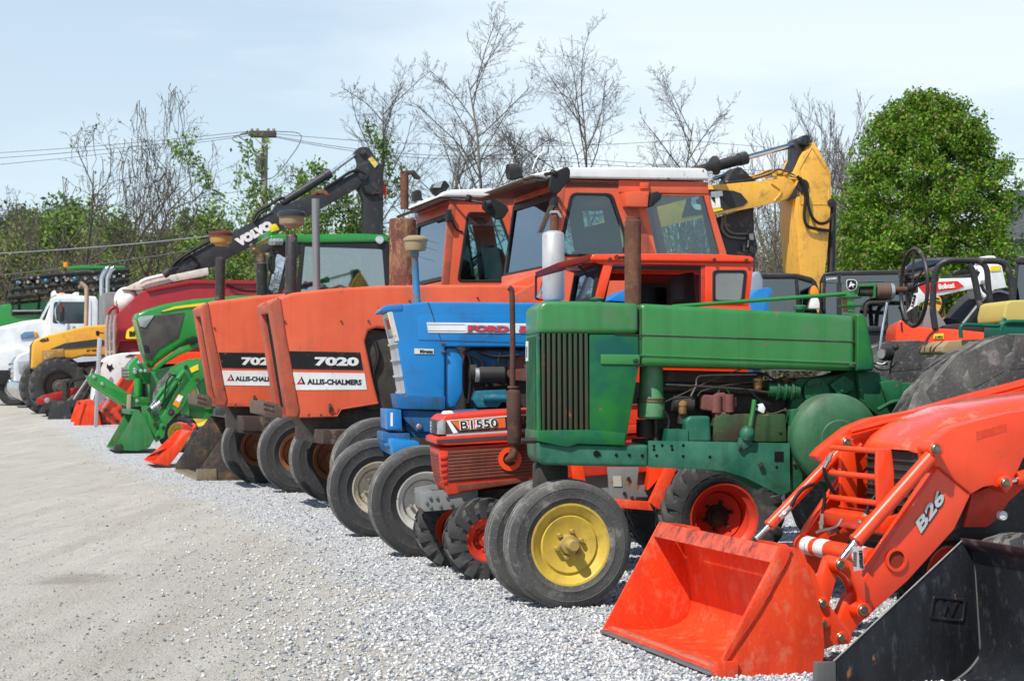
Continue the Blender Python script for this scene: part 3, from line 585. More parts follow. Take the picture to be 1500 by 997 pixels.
# house
T = Thing('house', 'house with a grey shingled roof behind the leafy tree', 'house', 1500, 52, -12)
SH = mat('grey_shingles', (.085, .092, .10), .95, c2=(.05, .055, .062), s1=9, bump=.5, bs=30, stretch=(.9, 1, 2.))
T.slab('wall', [(1450, 352), (1760, 352), (1760, 560), (1450, 560)], 0, 6, mat('grey_siding', (.33, .34, .35), .7))
rp = [T.P(1436, 356, -.5), T.P(1760, 356, -.5), Vector((T.P(1760, 285, 2.4).x, 2.4, T.P(1470, 284, 2.4).z)), T.P(1468, 284, 2.4)]
ro = T.quad('roof', rp, SH, .12)
a, b, c, d = rp
for i in range(22):
    f0, f1 = i/22, (i+1)/22; l0, r0, l1, r1 = a.lerp(d, f0), b.lerp(c, f0), a.lerp(d, f1), b.lerp(c, f1); up = Vector((0, -.03, .05)); u2 = Vector((0, -.008, .012)); bm = bmesh.new(); bm_prism(bm, [l0+up, r0+up, r1+u2, l1+u2], [l0, r0, r1, l1]); fin(bm, 'shingle_course', SH, ro, smooth=False)
T.quad('gable_trim', [d, a, a+Vector((0, 0, .18)), d+Vector((0, 0, .18))], WHITE, .05)
# ================================================================ NEAR MACHINES
def sheet(T, name, pts, y0, y1, th, m, parent=None, ref=None, bevel=0., label=None):
    """bent plate: photo-traced polyline on plane ref, given thickness th, spanning y0..y1"""
    r = y0 if ref is None else ref; P = [T.pt(p, r) for p in pts]; Q = []
    for i, p in enumerate(P):
        a = P[max(i-1, 0)]; b = P[min(i+1, len(P)-1)]; d = (b-a).normalized(); Q.append(Vector((p.x-d.z*th, 0, p.z+d.x*th)))
    bm = bmesh.new(); L = [Vector((p.x, 0, p.z)) for p in P]; rows = []
    for y in (y0, y1): rows.append(([bm.verts.new((p.x, y, p.z)) for p in L], [bm.verts.new((p.x, y, p.z)) for p in Q]))
    (a, b), (c, d) = rows; n = len(L)
    for i in range(n-1):
        bm.faces.new((a[i], a[i+1], c[i+1], c[i])); bm.faces.new((b[i], b[i+1], d[i+1], d[i])); bm.faces.new((a[i], a[i+1], b[i+1], b[i])); bm.faces.new((c[i], c[i+1], d[i+1], d[i]))
    bm.faces.new((a[0], b[0], d[0], c[0])); bm.faces.new((a[-1], b[-1], d[-1], c[-1]))
    return fin(bm, name, m, T.par(parent), bevel, 1, ang=50, label=label)
def loft(T, name, secs, m, parent=None, n=10, p=3.2, cap=True, label=None):
    """hood: arch sections (x, yc, half width, z top, z bottom) joined along x"""
    bm = bmesh.new(); rows = []
    for x, yc, hw, zt, zb in secs:
        r = [bm.verts.new((x, yc-hw, zb))]
        for i in range(n+1):
            a = math.pi*(1-i/n)*1.0; c, s_ = math.cos(a), math.sin(a); r.append(bm.verts.new((x, yc+hw*math.copysign(abs(c)**(2/p), c), zb+(zt-zb)*(.30+.70*abs(s_)**(2/p)))))
        r.append(bm.verts.new((x, yc+hw, zb))); rows.append(r)
    k = len(rows[0])
    for a, b in zip(rows, rows[1:]):
        for i in range(k-1): bm.faces.new((a[i], a[i+1], b[i+1], b[i]))
    if cap: bm.faces.new(rows[0]); bm.faces.new(rows[-1])
    return fin(bm, name, m, T.par(parent), 0, ang=50, label=label)

# ---------------------------------------------------------------- old green row-crop tractor
T = GT = Thing('row_crop_tractor', 'old green tractor with narrow twin front wheels on yellow rims and a tall rusty stack', 'tractor', 830, 9.85, 7)
YN, YF = -.11, .40
T.slab('hood', [(937, 444), (1253, 462), (1253, 543), (937, 536)], YN, YF, JG, bevel=.035, seg=4)
hf = T.slab('hood_nose', [(788, 489), (788, 452), (792, 444), (801, 440), (860, 441), (936, 444), (936, 489)], YN-.012, YF+.012, JG, bevel=.05, seg=5)
T.slab('side_panel', [(863, 489), (936, 489), (936, 536), (917, 648), (863, 648)], YN, YF, JGT, bevel=.01)
T.slab('cowl', [(1254, 460), (1262, 458), (1269, 464), (1281, 526), (1280, 543), (1254, 543)], YN-.01, YF+.01, JGT, bevel=.03, seg=3)
for (a, b) in (((900, 489.5), (1253, 500.5)), ((937, 520), (1253, 532))):
    T.tube('crease', [(*a, YN-.001), (*b, YN-.001)], .0035 if a[0] < 930 else .006, DARK if a[0] < 930 else JG, smooth=False, n=6, parent=hf)
T.tube('panel_seam', [(937, 446, YN-.004), (937, 486, YN-.010), (937, 536, YN-.003)], .003, DARK, smooth=False, n=5)
T.tube('panel_seam', [(1254, 462, YN-.004), (1254, 543, YN-.003)], .004, DARK, smooth=False, n=5)
T.slab('moulding', [(880, 518.5), (937, 519), (937, 534), (880, 533)], YN-.008, YN, JG, bevel=.004)
for q in ((932, 528), (1249, 536)): T.pin('hood_latch', *q, YN-.025, YN+.01, .014, JGD); T.bolt(*q, YN-.026, .007)
T.bolt(1109, 535, YN-.002, .004)
T.tube('radiator_cap', [(864, 441, .14), (864, 437, .14)], .001, DARK); T.lathe('radiator_cap', (874, 441, .1), (874, 434, .1), [(0, 0), (.035, 0), (.04, .01), (.04, .014), (.015, .024), (0, .025)], JGD); T.lathe('fuel_cap', (1172, 459, .14), (1172, 443, .14), [(0, 0), (.025, 0), (.025, .02), (.04, .022), (.04, .04), (.03, .048), (0, .05)], JGD)
# radiator grille: a dark core behind pressed vertical ribs
T.slab('grille_core', [(792, 489), (862, 489), (862, 630), (790, 630)], YN+.03, YF-.03, DARK, bevel=0)
for i in range(9):
    x = 793+i*7.9; T.slab('grille_rib', [(x, 488), (x+4.6, 488), (x+4.9+i*.12, 631), (x+.9, 631)], YN-.008, YN+.03, mat('dull_rusty_green', (.018, .055, .025), .55, c2=(.05, .05, .03), s1=5, dirt=.4, dc=(.05, .04, .025), rust=.2, rs=6), bevel=.003, ref=YN)
T.slab('grille_shell', [(788, 488), (791, 488), (793, 631), (789, 631)], YN-.004, YF+.004, JGT, bevel=.02, seg=3)
T.slab('grille_base', [(788, 630), (862, 629), (917, 634), (915, 652), (846, 650), (832, 655), (788, 646)], YN-.016, YF+.016, JGT, bevel=.008)
T.slab('front_casting', [(788, 647), (846, 650.5), (917, 652), (950, 651), (950, 684), (797, 681), (790, 673)], YN+.004, YF-.004, JGF, bevel=.02, seg=3)
T.slab('frame_rail', [(950, 645), (1157, 649), (1158, 718), (1150, 724), (1143, 725), (1120, 713), (1092, 699), (1062, 690), (1028, 687), (950, 684)], YN, YN+.025, JGF, bevel=.005)
T.slab('frame_rail', [(950, 645), (1157, 649), (1158, 718), (1143, 725), (1092, 699), (1028, 687), (950, 684)], YF-.025, YF, JGF, bevel=.005, ref=YN)
T.slab('crossmember', [(1060, 655), (1157, 656), (1157, 700), (1092, 692)], YN+.03, YF-.03, JGD, bevel=.005, ref=YN)
for q in ((878, 665), (903, 666), (922, 666), (941, 667), (962, 667), (1001, 668), (1040, 669), (958, 653), (958, 658), (984, 653), (985, 658), (970, 652), (1001, 652), (1138, 684)): T.pin('bolt_hole', *q, YN-.002, YN+.01, .009, HOLE, head=False, n=10)
T.slab('frame_slot', [(1134.5, 661), (1148, 661), (1148, 676), (1134.5, 676)], YN-.002, YN+.01, HOLE, bevel=0); T.pin('bolt_hole', 874, 664, YN-.003, YN+.01, .018, HOLE, head=False)
T.bolt(1115, 680, YN-.02, .017); T.bolt(1085, 656, YN-.012, .01)
# engine
T.slab('engine_block', [(975, 560), (1005, 556), (1060, 560), (1160, 556), (1160, 650), (960, 650), (962, 600)], .10, .33, DARK, bevel=.02, ref=.0)
T.slab('cylinder_head', [(960, 541), (1128, 545), (1120, 563), (958, 560)], .08, .32, DARK, bevel=.02, ref=0.)
T.slab('crankcase', [(1050, 612), (1060, 606), (1155, 606), (1157, 648), (1044, 648)], YN+.05, .30, mat('oily_green_casting', (.02, .075, .03), .5, c2=(.05, .085, .03), s1=7, dirt=.7, dc=(.045, .03, .018), ds=6, rust=.16, bump=.4), bevel=.015, ref=YN)
T.slab('magneto_cover', [(1004, 616), (1012, 609), (1042, 609), (1044, 648), (1008, 648)], YN+.02, .2, JGF, bevel=.02, seg=3, ref=YN)
T.slab('battery_box', [(979, 628), (1009, 629), (1009, 648), (978, 648)], YN+.01, .1, JGF, bevel=.006, ref=YN)
T.slab('manifold', [(1028, 583), (1032, 577), (1046, 579), (1050, 575), (1062, 574), (1066, 581), (1079, 581), (1080, 595), (1070, 603), (1046, 603), (1028, 600)], -.04, .08, mat('brown_cast_iron', (.13, .045, .04), .75, c2=(.18, .07, .06), bump=.6, s1=10), bevel=.012, seg=3)
T.slab('carburettor', [(1047, 603), (1070, 603), (1072, 620), (1068, 636), (1056, 636), (1050, 622)], -.05, .05, MC['brown_cast_iron'], bevel=.01)
T.cyl('manifold_pipe', (1050, 580, -.03), (1050, 604, -.03), .03, MC['brown_cast_iron'], n=14); T.cyl('manifold_pipe', (1068, 577, -.04), (1068, 603, -.04), .028, MC['brown_cast_iron'], n=14)
T.tube('lifting_eye', [(1052, 575, -.02), (1055, 569, -.02), (1063, 568, -.02), (1068, 576, -.02)], .005, JG)
T.lathe('air_cleaner', (954, 613, .04), (954, 538, .04), [(0, 0), (.068, 0), (.078, .012), (.078, .11), (.068, .125), (.066, .29), (0, .29)], mat('speckled_green_paint', (.03, .22, .05), .45, c2=(.12, .20, .14), s1=9, dirt=.3, dc=(.2, .23, .2)))
for z in (584, 588): T.lathe('clamp_band', (954, z+1, .04), (954, z-1, .04), [(.0, 0), (.081, 0), (.081, .008), (0, .008)], RUSTM)
T.lathe('oil_filter', (945, 640, .12), (945, 612, .12), [(0, 0), (.045, 0), (.05, .01), (.05, .10), (0, .10)], DARK); T.cyl('filter_pipe', (961, 648, .05), (961, 614, .05), .012, DARK)
bowl = mat('sediment_glass', (.25, .13, .04), .15, coat=.5)
for q, r_ in (((1110, 570, -.02), .026), ((1000, 606, -.03), .024)): T.lathe('sediment_bowl', q, (q[0], q[1]-20, q[2]), [(0, 0), (r_*.8, 0), (r_, .01), (r_, .045), (r_*1.2, .046), (r_*1.2, .06), (r_*.6, .075), (0, .078)], bowl)
T.cyl('drive_shaft', (960, 568, .06), (1140, 575, .06), .018, DARK); T.cyl('magneto', (985, 590, 0), (1015, 592, 0), .045, DARK); T.cyl('distributor', (1000, 620, 0), (1000, 604, 0), .03, DARK)
for i in range(6): T.cyl('pump_rib', (1136+i*5.2, 572, -.01), (1139.5+i*5.2, 572.2, -.01), .055-.002*(i % 2)*6, JGD, n=18)
T.cyl('pump_body', (1125, 571, -.01), (1170, 573, -.01), .04, JGD)
for pts, r_, m in (([(1108, 548), (1040, 549), (1022, 552), (1019, 565), (1012, 580)], .005, STEEL), ([(1085, 541), (1050, 553), (1010, 572), (975, 588)], .004, DARK), ([(975, 563), (1030, 566), (1090, 570), (1130, 575)], .006, DARK), ([(1112, 558), (1070, 563), (1030, 572), (1022, 580)], .004, DARK), ([(1105, 590), (1115, 600), (1130, 606), (1150, 600)], .006, DARK), ([(1105, 552), (1120, 548), (1135, 556), (1150, 552)], .006, HOSE), ([(972, 600), (980, 615), (978, 630)], .008, HOSE), ([(1085, 570), (1098, 572), (1112, 585), (1128, 592)], .007, HOSE)):
    T.tube('fuel_line', [(*p, -.045) for p in pts], r_, m, n=6)
T.tube('breather_pipe', [(1105, 585, -.07), (1103, 600, -.07), (1099, 625, -.07)], .013, JG); T.lathe('governor_ball', (1094, 646, -.12), (1095, 623, -.12), [(0, 0), (.03, .004), (.042, .025), (.043, .045), (.034, .07), (.018, .085), (0, .09)], JGF); T.slab('governor_bracket', [(1081, 650), (1083, 640), (1100, 643), (1104, 650), (1088, 659), (1082, 658)], YN-.02, YN, JGF, bevel=.003); T.bolt(1085, 654, YN-.022, .01)
T.slab('primer_can', [(1112, 592), (1118, 590), (1122, 598), (1119, 606), (1108, 600)], -.06, -.02, WHITE, bevel=.008)
# transmission and pulley
T.slab('transmission_case', [(1160, 722), (1157, 610), (1164, 560), (1170, 553), (1205, 552), (1230, 548), (1252, 540), (1290, 545), (1345, 600), (1400, 640), (1400, 700)], .02, .34, JGD, bevel=.02, ref=0.)
T.slab('clutch_cover', [(1158, 600), (1176, 598), (1176, 722), (1160, 716)], -.08, .1, JGD, bevel=.01)
T.pin('round_cover', 1197, 573, -.02, .1, .075, JGD, n=28)
for i in range(4): a = i*1.57+.6; T.bolt(1197+15*math.cos(a), 573+15*math.sin(a), -.025, .009, JGD)
T.slab('valve_cover', [(1216, 563), (1236, 549), (1252, 560), (1250, 572), (1228, 578)], -.03, .08, JGD, bevel=.006)
for q in ((1226, 564), (1240, 556), (1234, 572)): T.bolt(*q, -.035, .008, JGD)
c = T.P(1226, 642, -.16); bm = bmesh.new(); bm_lathe(bm, [(0, -.055), (.10, -.052), (.105, -.047), (.17, -.040), (.232, -.012), (.245, .0), (.25, .02), (.25, .17), (.235, .175), (0, .175)], c, (0, 1, 0), 64); fin(bm, 'belt_pulley', mat('chalky_green_paint', (.02, .10, .04), .5, c2=(.055, .15, .08), s1=3, dirt=.45, dc=(.03, .05, .025), ds=4, rust=.06, dust=.3), T.root, label='large domed green belt pulley')
for q in ((1151, 600, -.06), (1162, 640, -.09), (1164, 678, -.09), (1143, 632, -.06)): T.bolt(*q, .01)
T.slab('final_drive', [(1255, 543), (1282, 543), (1330, 575), (1335, 600), (1300, 620), (1262, 590)], -.04, .30, JGD, bevel=.02); T.slab('brake_lever_bracket', [(1290, 560), (1312, 556), (1335, 566), (1332, 582), (1300, 590)], -.09, -.05, JGD, bevel=.008)
T.tube('brake_rod', [(1286, 600, -.1), (1310, 588, -.1), (1335, 590, -.1)], .012, JGD)
# stack
T.lathe('exhaust_stack', (927, 447, .14), (927, 317, .14), [(0, 0), (.047, 0), (.047, .475), (.041, .482), (.041, .50), (.037, .50), (.037, .35)], RUSTM, label='tall rusty exhaust stack')
# steering gear
T.tube('steering_rod', [(985, 449, .14), (1240, 430, .14)], .012, JG, smooth=False, n=12)
T.slab('steering_bracket', [(1241, 425), (1252, 424), (1253, 458), (1242, 456)], .09, .19, JG, bevel=.005); T.slab('bracket_arm', [(1247, 416), (1283, 415), (1283, 436), (1280, 436), (1280, 419), (1259, 420), (1258, 430), (1247, 430)], .10, .18, JG, bevel=.004)
for z in (435, 447.5): T.slab('bracket_plate', [(1235, z-1.3), (1263, z-1.3), (1263, z+1.3), (1235, z+1.3)], .08, .20, JGD, bevel=.002)
T.cyl('steering_joint', (1258, 427, .14), (1283, 427, .14), .028, DARK); T.cyl('power_steering_motor', (1283, 426, .14), (1303, 426, .14), .046, mat('brown_grease', (.09, .055, .04), .6, c2=(.14, .09, .07)), bevel=.006); T.cyl('motor_collar', (1303, 426, .14), (1308, 426, .14), .044, GALV); T.cyl('steering_shaft', (1308, 424, .14), (1328, 424, .14), .016, RUSTM)
T.tube('hydraulic_pipe', [(1303, 437, .14), (1300, 442, .12), (1285, 443, .1), (1272, 444, .1), (1268, 452, .1), (1267, 464, .1)], .011, DARK)
T.cyl('control_rod', (1299, 443, .08), (1286, 520, .0), .008, CHROME, n=10)
c = T.P(1334, 421, .14); sw = T.cyl('steering_hub', c-Vector((.02, 0, 0)), c+Vector((.03, 0, 0)), .026, BLACK, bevel=.005)
bm = bmesh.new(); rr_ = .222; ringp = [Vector((c.x+.02, c.y+rr_*math.cos(a), c.z+rr_*math.sin(a))) for a in [2*math.pi*i/72 for i in range(73)]]; bm_tube(bm, ringp, [.0115+.0012*(i % 2) for i in range(73)], 8, cap=False); ringo = fin(bm, 'steering_wheel', BLACK, T.root, label='thin black steering wheel')
for a in (1.571, 2.6, -1.571): bm = bmesh.new(); bm_tube(bm, [c+Vector((.01, 0, 0)), c+Vector((.02, rr_*math.cos(a), rr_*math.sin(a)))], .007, 6); fin(bm, 'spoke', BLACK, ringo)
bm = bmesh.new(); bm_tube(bm, [c+Vector((.01, 0, 0)), c+Vector((.02, -rr_, .02))], .008, 6); fin(bm, 'spoke', BLACK, ringo)
T.slab('price_tag', [(1339, 430), (1346, 428), (1344, 446), (1336, 452), (1328, 457), (1334, 448)], .0, .003, WPRINT, bevel=0); T.text('tag_lettering', '1868', (1338, 449), (1342, 432), 4, -.001, BPRINT)
T.slab('badge', [(1240, 410), (1243, 409), (1252, 409), (1256, 413), (1255, 422), (1250, 426), (1244, 426), (1240, 420)], .085, .088, WPRINT, bevel=0, rnd=2); T.slab('badge_field', [(1241, 411), (1243.5, 410), (1251.5, 410), (1254.5, 413), (1254, 421), (1249.5, 424.5), (1244.5, 424.5), (1241, 420)], .082, .085, BPRINT, bevel=0, rnd=2)
T.slab('leaping_animal', [(1243, 421), (1245, 416), (1246, 413), (1248, 412), (1247, 415), (1250, 415), (1253, 417), (1250, 418), (1250, 422), (1248, 418), (1245, 420)], .079, .082, WPRINT, bevel=0)
lp = T.cyl('work_lamp', (1291, 518, -.05), (1303, 519, -.01), .034, BPLAS, bevel=.004, n=24); T.cyl('lens', (1290.4, 518, -.052), (1291, 518, -.05), .028, LENS, n=20, parent=lp)
for i in range(6): T.cyl('cooling_fin', (1294+i*1.6, 518.3+i*.1, -.042+i*.005), (1294.6+i*1.6, 518.3+i*.1, -.04+i*.005), .037, BPLAS, parent=lp)
T.tube('lever', [(1302, 560, -.02), (1306, 530, -.02), (1311, 512, -.02)], .006, DARK); 
bm = bmesh.new(); bmesh.ops.create_uvsphere(bm, u_segments=14, v_segments=10, radius=.02, matrix=Matrix.Translation(T.P(1312, 508, -.02))); fin(bm, 'lever_knob', DARK, T.root)
T.tube('lamp_cable', [(1276, 532, -.05), (1285, 540, -.05), (1297, 542, -.04), (1306, 538, -.03), (1314, 530, -.02)], .004, HOSE); T.tube('lamp_cable', [(1277, 529, -.05), (1292, 533, -.06), (1300, 528, -.04)], .004, WHITE)
T.cyl('lamp_arm', (1275, 531, -.02), (1300, 533, -.02), .008, DARK)
# seat with rails
SEATY = mat('faded_yellow_vinyl', (.50, .38, .10), .6, c2=(.45, .36, .12), bump=.3)
T.slab('backrest', [(1469, 472), (1468, 462), (1472, 444), (1478, 440), (1530, 438), (1560, 442), (1560, 474)], -.02, .38, SEATY, bevel=.035, seg=4, ref=0.)
T.slab('seat', [(1377, 515), (1378, 507), (1388, 499), (1425, 497), (1510, 497), (1510, 516), (1380, 518)], -.02, .36, mat('worn_tan_vinyl', (.33, .24, .13), .7, c2=(.25, .18, .1)), bevel=.03, seg=3, ref=0.)
SG = mat('dark_teal_paint', (.005, .10, .065), .35)
T.tube('seat_rail', [(1408, 495, -.06), (1407, 482, -.06), (1411, 476, -.06), (1420, 475.5, -.06), (1458, 477, -.06), (1467, 474, -.06), (1472, 466, -.06)], .0115, SG, n=10)
T.tube('seat_rail', [(1466, 484, -.08), (1470, 474, -.08), (1480, 471, -.08), (1500, 471, -.08), (1560, 472, -.08)], .0115, SG, n=10); T.slab('seat_support', [(1470, 474), (1560, 473), (1560, 496), (1470, 494)], .0, .3, SG, bevel=.01, ref=0.)
T.slab('platform', [(1330, 560), (1560, 560), (1560, 580), (1330, 582)], -.2, .5, JGD, bevel=.01)
T.slab('rear_axle_housing', [(1440, 600), (1560, 600), (1560, 700), (1440, 700)], -.42, .70, JGD, bevel=.03)
# wheels
wy = T.wheel(832, 0., .357, .15, .215, YRIM, name='front_wheel', tread='rib', mt=RUBD, dish=-.1, hub=(.055, .10), mhub=mat('rusty_yellow_hub', (.42, .30, .08), .6, dirt=.5, rust=.3, rs=20), nuts=6, nutr=.34, rimd=-.03, steer=9, label='yellow front wheel with a dusty ribbed tyre')
T.wheel(800, .29, .35, .15, .215, YRIM, name='front_wheel', tread='rib', mt=RUBD, rimd=.03, steer=9)
T.slab('front_pedestal', [(784, 678), (833, 680), (833, 714), (828, 790), (812, 790), (784, 714)], .07, .20, DARK, bevel=.02, ref=.07); T.cyl('front_axle', Vector((wy.location.x, -.02, .355)), Vector((wy.location.x-.01, .31, .355)), .035, DARK)
T.wheel(1500, -.56, .765, .36, .36, YRIM, name='rear_wheel', tread='ag', mt=RUBD, lugs=16, lugh=.09, lugw=.33, sweep=.6, n=64, hub=(.1, .1))
T.wheel(1325, .95, .765, .36, .36, YRIM, name='rear_wheel', tread='ag', mt=RUBD, lugs=16, lugh=.09, lugw=.33, sweep=.6, n=64, hub=(.1, .1))
a = T.P(788, 497, YN); b_ = T.P(789, 527, YN); bm = bmesh.new(); bm_box(bm, (a.x-.006, .26, b_.z), (a.x-.002, .36, a.z)); fin(bm, 'sale_sticker', WPRINT, T.root); bm = bmesh.new(); bm_box(bm, (a.x-.009, .29, b_.z+.02), (a.x-.006, .31, a.z-.03)); fin(bm, 'sticker_print', BPRINT, T.root)
for i in range(8): bm = bmesh.new(); yy = YN+.09+i*.046; bm_box(bm, (a.x-.004, yy, T.P(788, 628, YN).z), (a.x+.03, yy+.02, T.P(788, 492, YN).z)); fin(bm, 'front_screen_bar', JGD, T.root)
T.tube('side_bracket', [(764, 645, .0), (790, 645, .0)], .016, DARK, smooth=False)

# ---------------------------------------------------------------- orange loader tractor in front on the right
T = LT = Thing('loader_tractor', 'bright orange loader tractor with its scuffed bucket on the gravel, front right', 'tractor', 1044, 7.47)
W_ = 1.37; far = lambda x, y: T.P(x, y, W_)
bk = sheet(T, 'bucket', [(980, 770), (1000, 783), (1008, 835), (1013, 868), (1014, 886), (1008, 903), (994, 915), (972, 922), (940, 924), (884, 921)], W_-.01, .01, -.010, KOR2, ref=W_, label='orange bucket back and floor, scratched')
side = [(1142, 799), (1162, 801), (1176, 808), (1184, 830), (1204, 902), (1207, 955), (1198, 990), (1165, 1003), (1100, 999), (1044, 988)]
T.slab('bucket_side', side, -.008, .006, KOR2, bevel=.002, parent=bk, ref=0.)
T.slab('bucket_side', side, W_-.006, W_+.008, KOR2, bevel=.002, parent=bk, ref=0.)
T.slab('side_strip', [(1142, 799), (1157, 804), (1151, 822), (1112, 893), (1084, 935), (1063, 966), (1044, 988)], -.018, -.008, KOR2, bevel=.003, parent=bk, ref=0.)
T.slab('corner_wear_block', [(1045, 990), (1048, 967), (1078, 966), (1077, 992)], -.028, .02, KOR2, bevel=.004, parent=bk, ref=0.)
wl = [T.P(*p, -.016) for p in ((1158, 805), (1149, 827), (1139, 843), (1125, 871), (1112, 891), (1097, 916), (1086, 930), (1066, 963))]; rw = random.Random(2); wl = [p+Vector((rw.uniform(-.003, .003), 0, rw.uniform(-.003, .003))) for p in smooth_line(wl, 6)]; bm = bmesh.new(); bm_tube(bm, wl, .0035, 5); fin(bm, 'weld_bead', KRED, bk)
A_ = [T.P(1142, 800, 0), T.P(1130, 821, 0)]; lipn = [T.P(1142, 799, 0), T.P(1147, 808, 0), T.P(1134, 823, 0), T.P(1129, 820, 0)]
T.slab('top_lip', [(1141, 799), (1153, 805), (1146, 815), (1130, 824)], .006, W_-.006, mat('worn_lip_paint', (.66, .11, .06), .45, c2=(.60, .07, .035), s1=7, dirt=.7, dc=(.06, .03, .028), ds=9, stretch=(1, 1.6, 1)), bevel=.006, parent=bk, ref=0., label='front face of the bucket top rail, paint worn to dark edges')
T.slab('bare_edge_strip', [(1038, 987.5), (1041, 984.5), (1048, 983), (1047, 988)], -.001, W_-.02, STEEL, bevel=.001, parent=bk, ref=0.)
T.slab('cutting_edge', [(1040, 986), (1062, 978), (1100, 988), (1100, 999), (1044, 991)], .0, W_, mat('worn_orange_edge', (.60, .15, .09), .5, dirt=.6, dc=(.12, .08, .07), ds=12), bevel=.003, parent=bk, ref=0.)
for x, y in ((1150, 1.15), (1150, .18)): T.slab('top_gusset', [(1147, 797), (1168, 800), (1180, 822), (1150, 806)], y-.09, y+.09, KOR, bevel=.004, parent=bk, ref=0.)
HK = T.slab('attach_plate', [(1181, 823), (1190, 835), (1212, 884), (1243, 925), (1246, 934), (1241, 942), (1222, 943), (1204, 950), (1199, 900)], .22, .30, KOR, bevel=.005, ref=.24)
T.slab('attach_plate', [(1181, 823), (1190, 835), (1212, 884), (1243, 925), (1241, 942), (1204, 950), (1199, 900)], 1.05, 1.12, KOR, bevel=.005, ref=.24)
def boss(px, py, y, r=.026, L=.05): T.pin('pivot_boss', px, py, y-.012, y+L, r*1.35, KOR, n=20, head=False); T.pin('pivot_pin', px, py, y-.03, y+L, r*.85, mat('olive_zinc', (.25, .24, .18), .35, .8), n=18)
for q in ((1207, 884), (1208, 914), (1234, 934)): boss(*q, .225, .021)
AY0, AY1 = .24, .32; FY0, FY1 = 1.02, 1.10
arm_lo = [(1228, 908), (1244, 874), (1268, 843), (1374, 684), (1385, 690), (1423, 722), (1398, 775), (1330, 850), (1262, 911), (1246, 930)]
arm_up = [(1357, 655), (1370, 644), (1397, 626), (1434, 615), (1474, 605), (1520, 598), (1680, 640), (1680, 700), (1530, 640), (1497, 672), (1490, 688), (1474, 722), (1462, 714), (1452, 710), (1439, 713), (1423, 722), (1374, 685), (1360, 676)]
T.slab('loader_arm', arm_lo, AY0, AY1, KOR, bevel=.008, ref=AY0, label='near lower loader arm with silver model lettering')
T.slab('arm_knuckle', arm_up, AY0-.008, AY1+.01, KOR, bevel=.006, ref=AY0); T.slab('knuckle_seam', [(1374, 684), (1376, 682.5), (1425, 721), (1423, 723)], AY0-.0105, AY0-.008, KRED, bevel=0)
T.slab('loader_arm', arm_lo, FY0, FY1, KOR, bevel=.006, ref=AY0); T.slab('arm_knuckle', [(1196, 668), (1206, 656), (1244, 626), (1275, 613), (1336, 602), (1407, 582), (1540, 547), (1620, 580), (1620, 640), (1500, 590), (1400, 615), (1350, 640), (1293, 660), (1262, 690), (1240, 700)], FY0-.008, FY1+.01, KOR, bevel=.006, ref=FY0)
T.tube('arm_flange', [(1246, 632, FY0-.03), (1338, 608, FY0-.03), (1407, 588, FY0-.03), (1540, 553, FY0-.03)], .012, KOR, smooth=False); T.tube('arm_flange', [(1172, 790, FY0-.02), (1243, 675, FY0-.02), (1262, 650, FY0-.02)], .011, KOR, smooth=False)
T.text('model_lettering', 'B26', (1350, 783), (1388, 729), 20, AY0-.0015, BPRINT, bold=.075, shear=.25, depth=.001); T.text('model_lettering', 'B26', (1349, 781.5), (1386.5, 728), 19, AY0-.0035, SILVER, bold=.035, shear=.25, depth=.001)
T.slab('faded_decal', [(1430, 632), (1474, 620), (1475, 631), (1431, 644)], AY0-.0095, AY0-.008, mat('sunburnt_decal', (.60, .045, .02), .5, c2=(.70, .07, .02), s1=30), bevel=0)
c = T.P(1312, 819, AY0); bm = bmesh.new(); bm_lathe(bm, [(.040, -.012), (.053, -.012), (.053, .09), (.040, .09)], c, (0, 1, 0), 32, closed=True); fin(bm, 'arm_tube_end', KOR, T.root)
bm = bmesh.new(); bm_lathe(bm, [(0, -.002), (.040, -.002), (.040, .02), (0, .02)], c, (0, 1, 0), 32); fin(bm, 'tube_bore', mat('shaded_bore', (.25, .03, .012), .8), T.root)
# cylinders
def hyd(a, b, c_, y, r, cap=True):
    T.cyl('cylinder_barrel', (*a, y), (*b, y), r, KOR, n=24, bevel=.004); T.cyl('cylinder_gland', (b[0]+(a[0]-b[0])*.03, b[1]+(a[1]-b[1])*.03, y), (*b, y), r*1.1, KOR, n=24, bevel=.003); T.cyl('cylinder_rod', (*b, y), (*c_, y), r*.52, CHROME, n=16)
hyd((1364, 668), (1253, 793), (1233, 819), .20, .033); boss(1373, 657, .17, .026, .09); boss(1475, 707, AY0-.03, .024, .06); T.cyl('cylinder_rod', (1478, 704.5, .24), (1500, 699, .24), .012, CHROME); T.cyl('cylinder_barrel', (1490, 701, .24), (1560, 684, .24), .034, KOR, bevel=.004)
hyd((1233, 658), (1126, 770), (1108, 788), 1.0, .027); boss(1242, 648, .96, .024, .08)
link = [(1225, 824), (1229, 818), (1236, 817), (1243, 821), (1260, 838), (1272, 862), (1276, 893), (1272, 902), (1262, 903), (1256, 894), (1256, 872), (1247, 851), (1236, 841), (1228, 836)]
T.slab('curved_link', link, .18, .20, KOR, bevel=.004, ref=.19); T.slab('curved_link', link, .27, .29, KOR, bevel=.004, ref=.19); T.slab('curved_link', link, 1.0, 1.02, KOR, bevel=.004, ref=.19); boss(1233, 827, .17, .024, .12); boss(1266, 894, .17, .026, .12)
T.slab('straight_link', [(1211, 822), (1217, 815), (1226, 819), (1228, 838), (1216, 882), (1206, 888), (1199, 872), (1200, 858)], .23, .29, KOR, bevel=.006, ref=.23)
p = T.P(1176, 797, 1.03); T.cyl('cross_tube', p, Vector((p.x, .31, p.z)), .044, KOR, n=28); T.cyl('tube_flange', p, p-Vector((0, .04, 0)), .05, KOR, n=28)
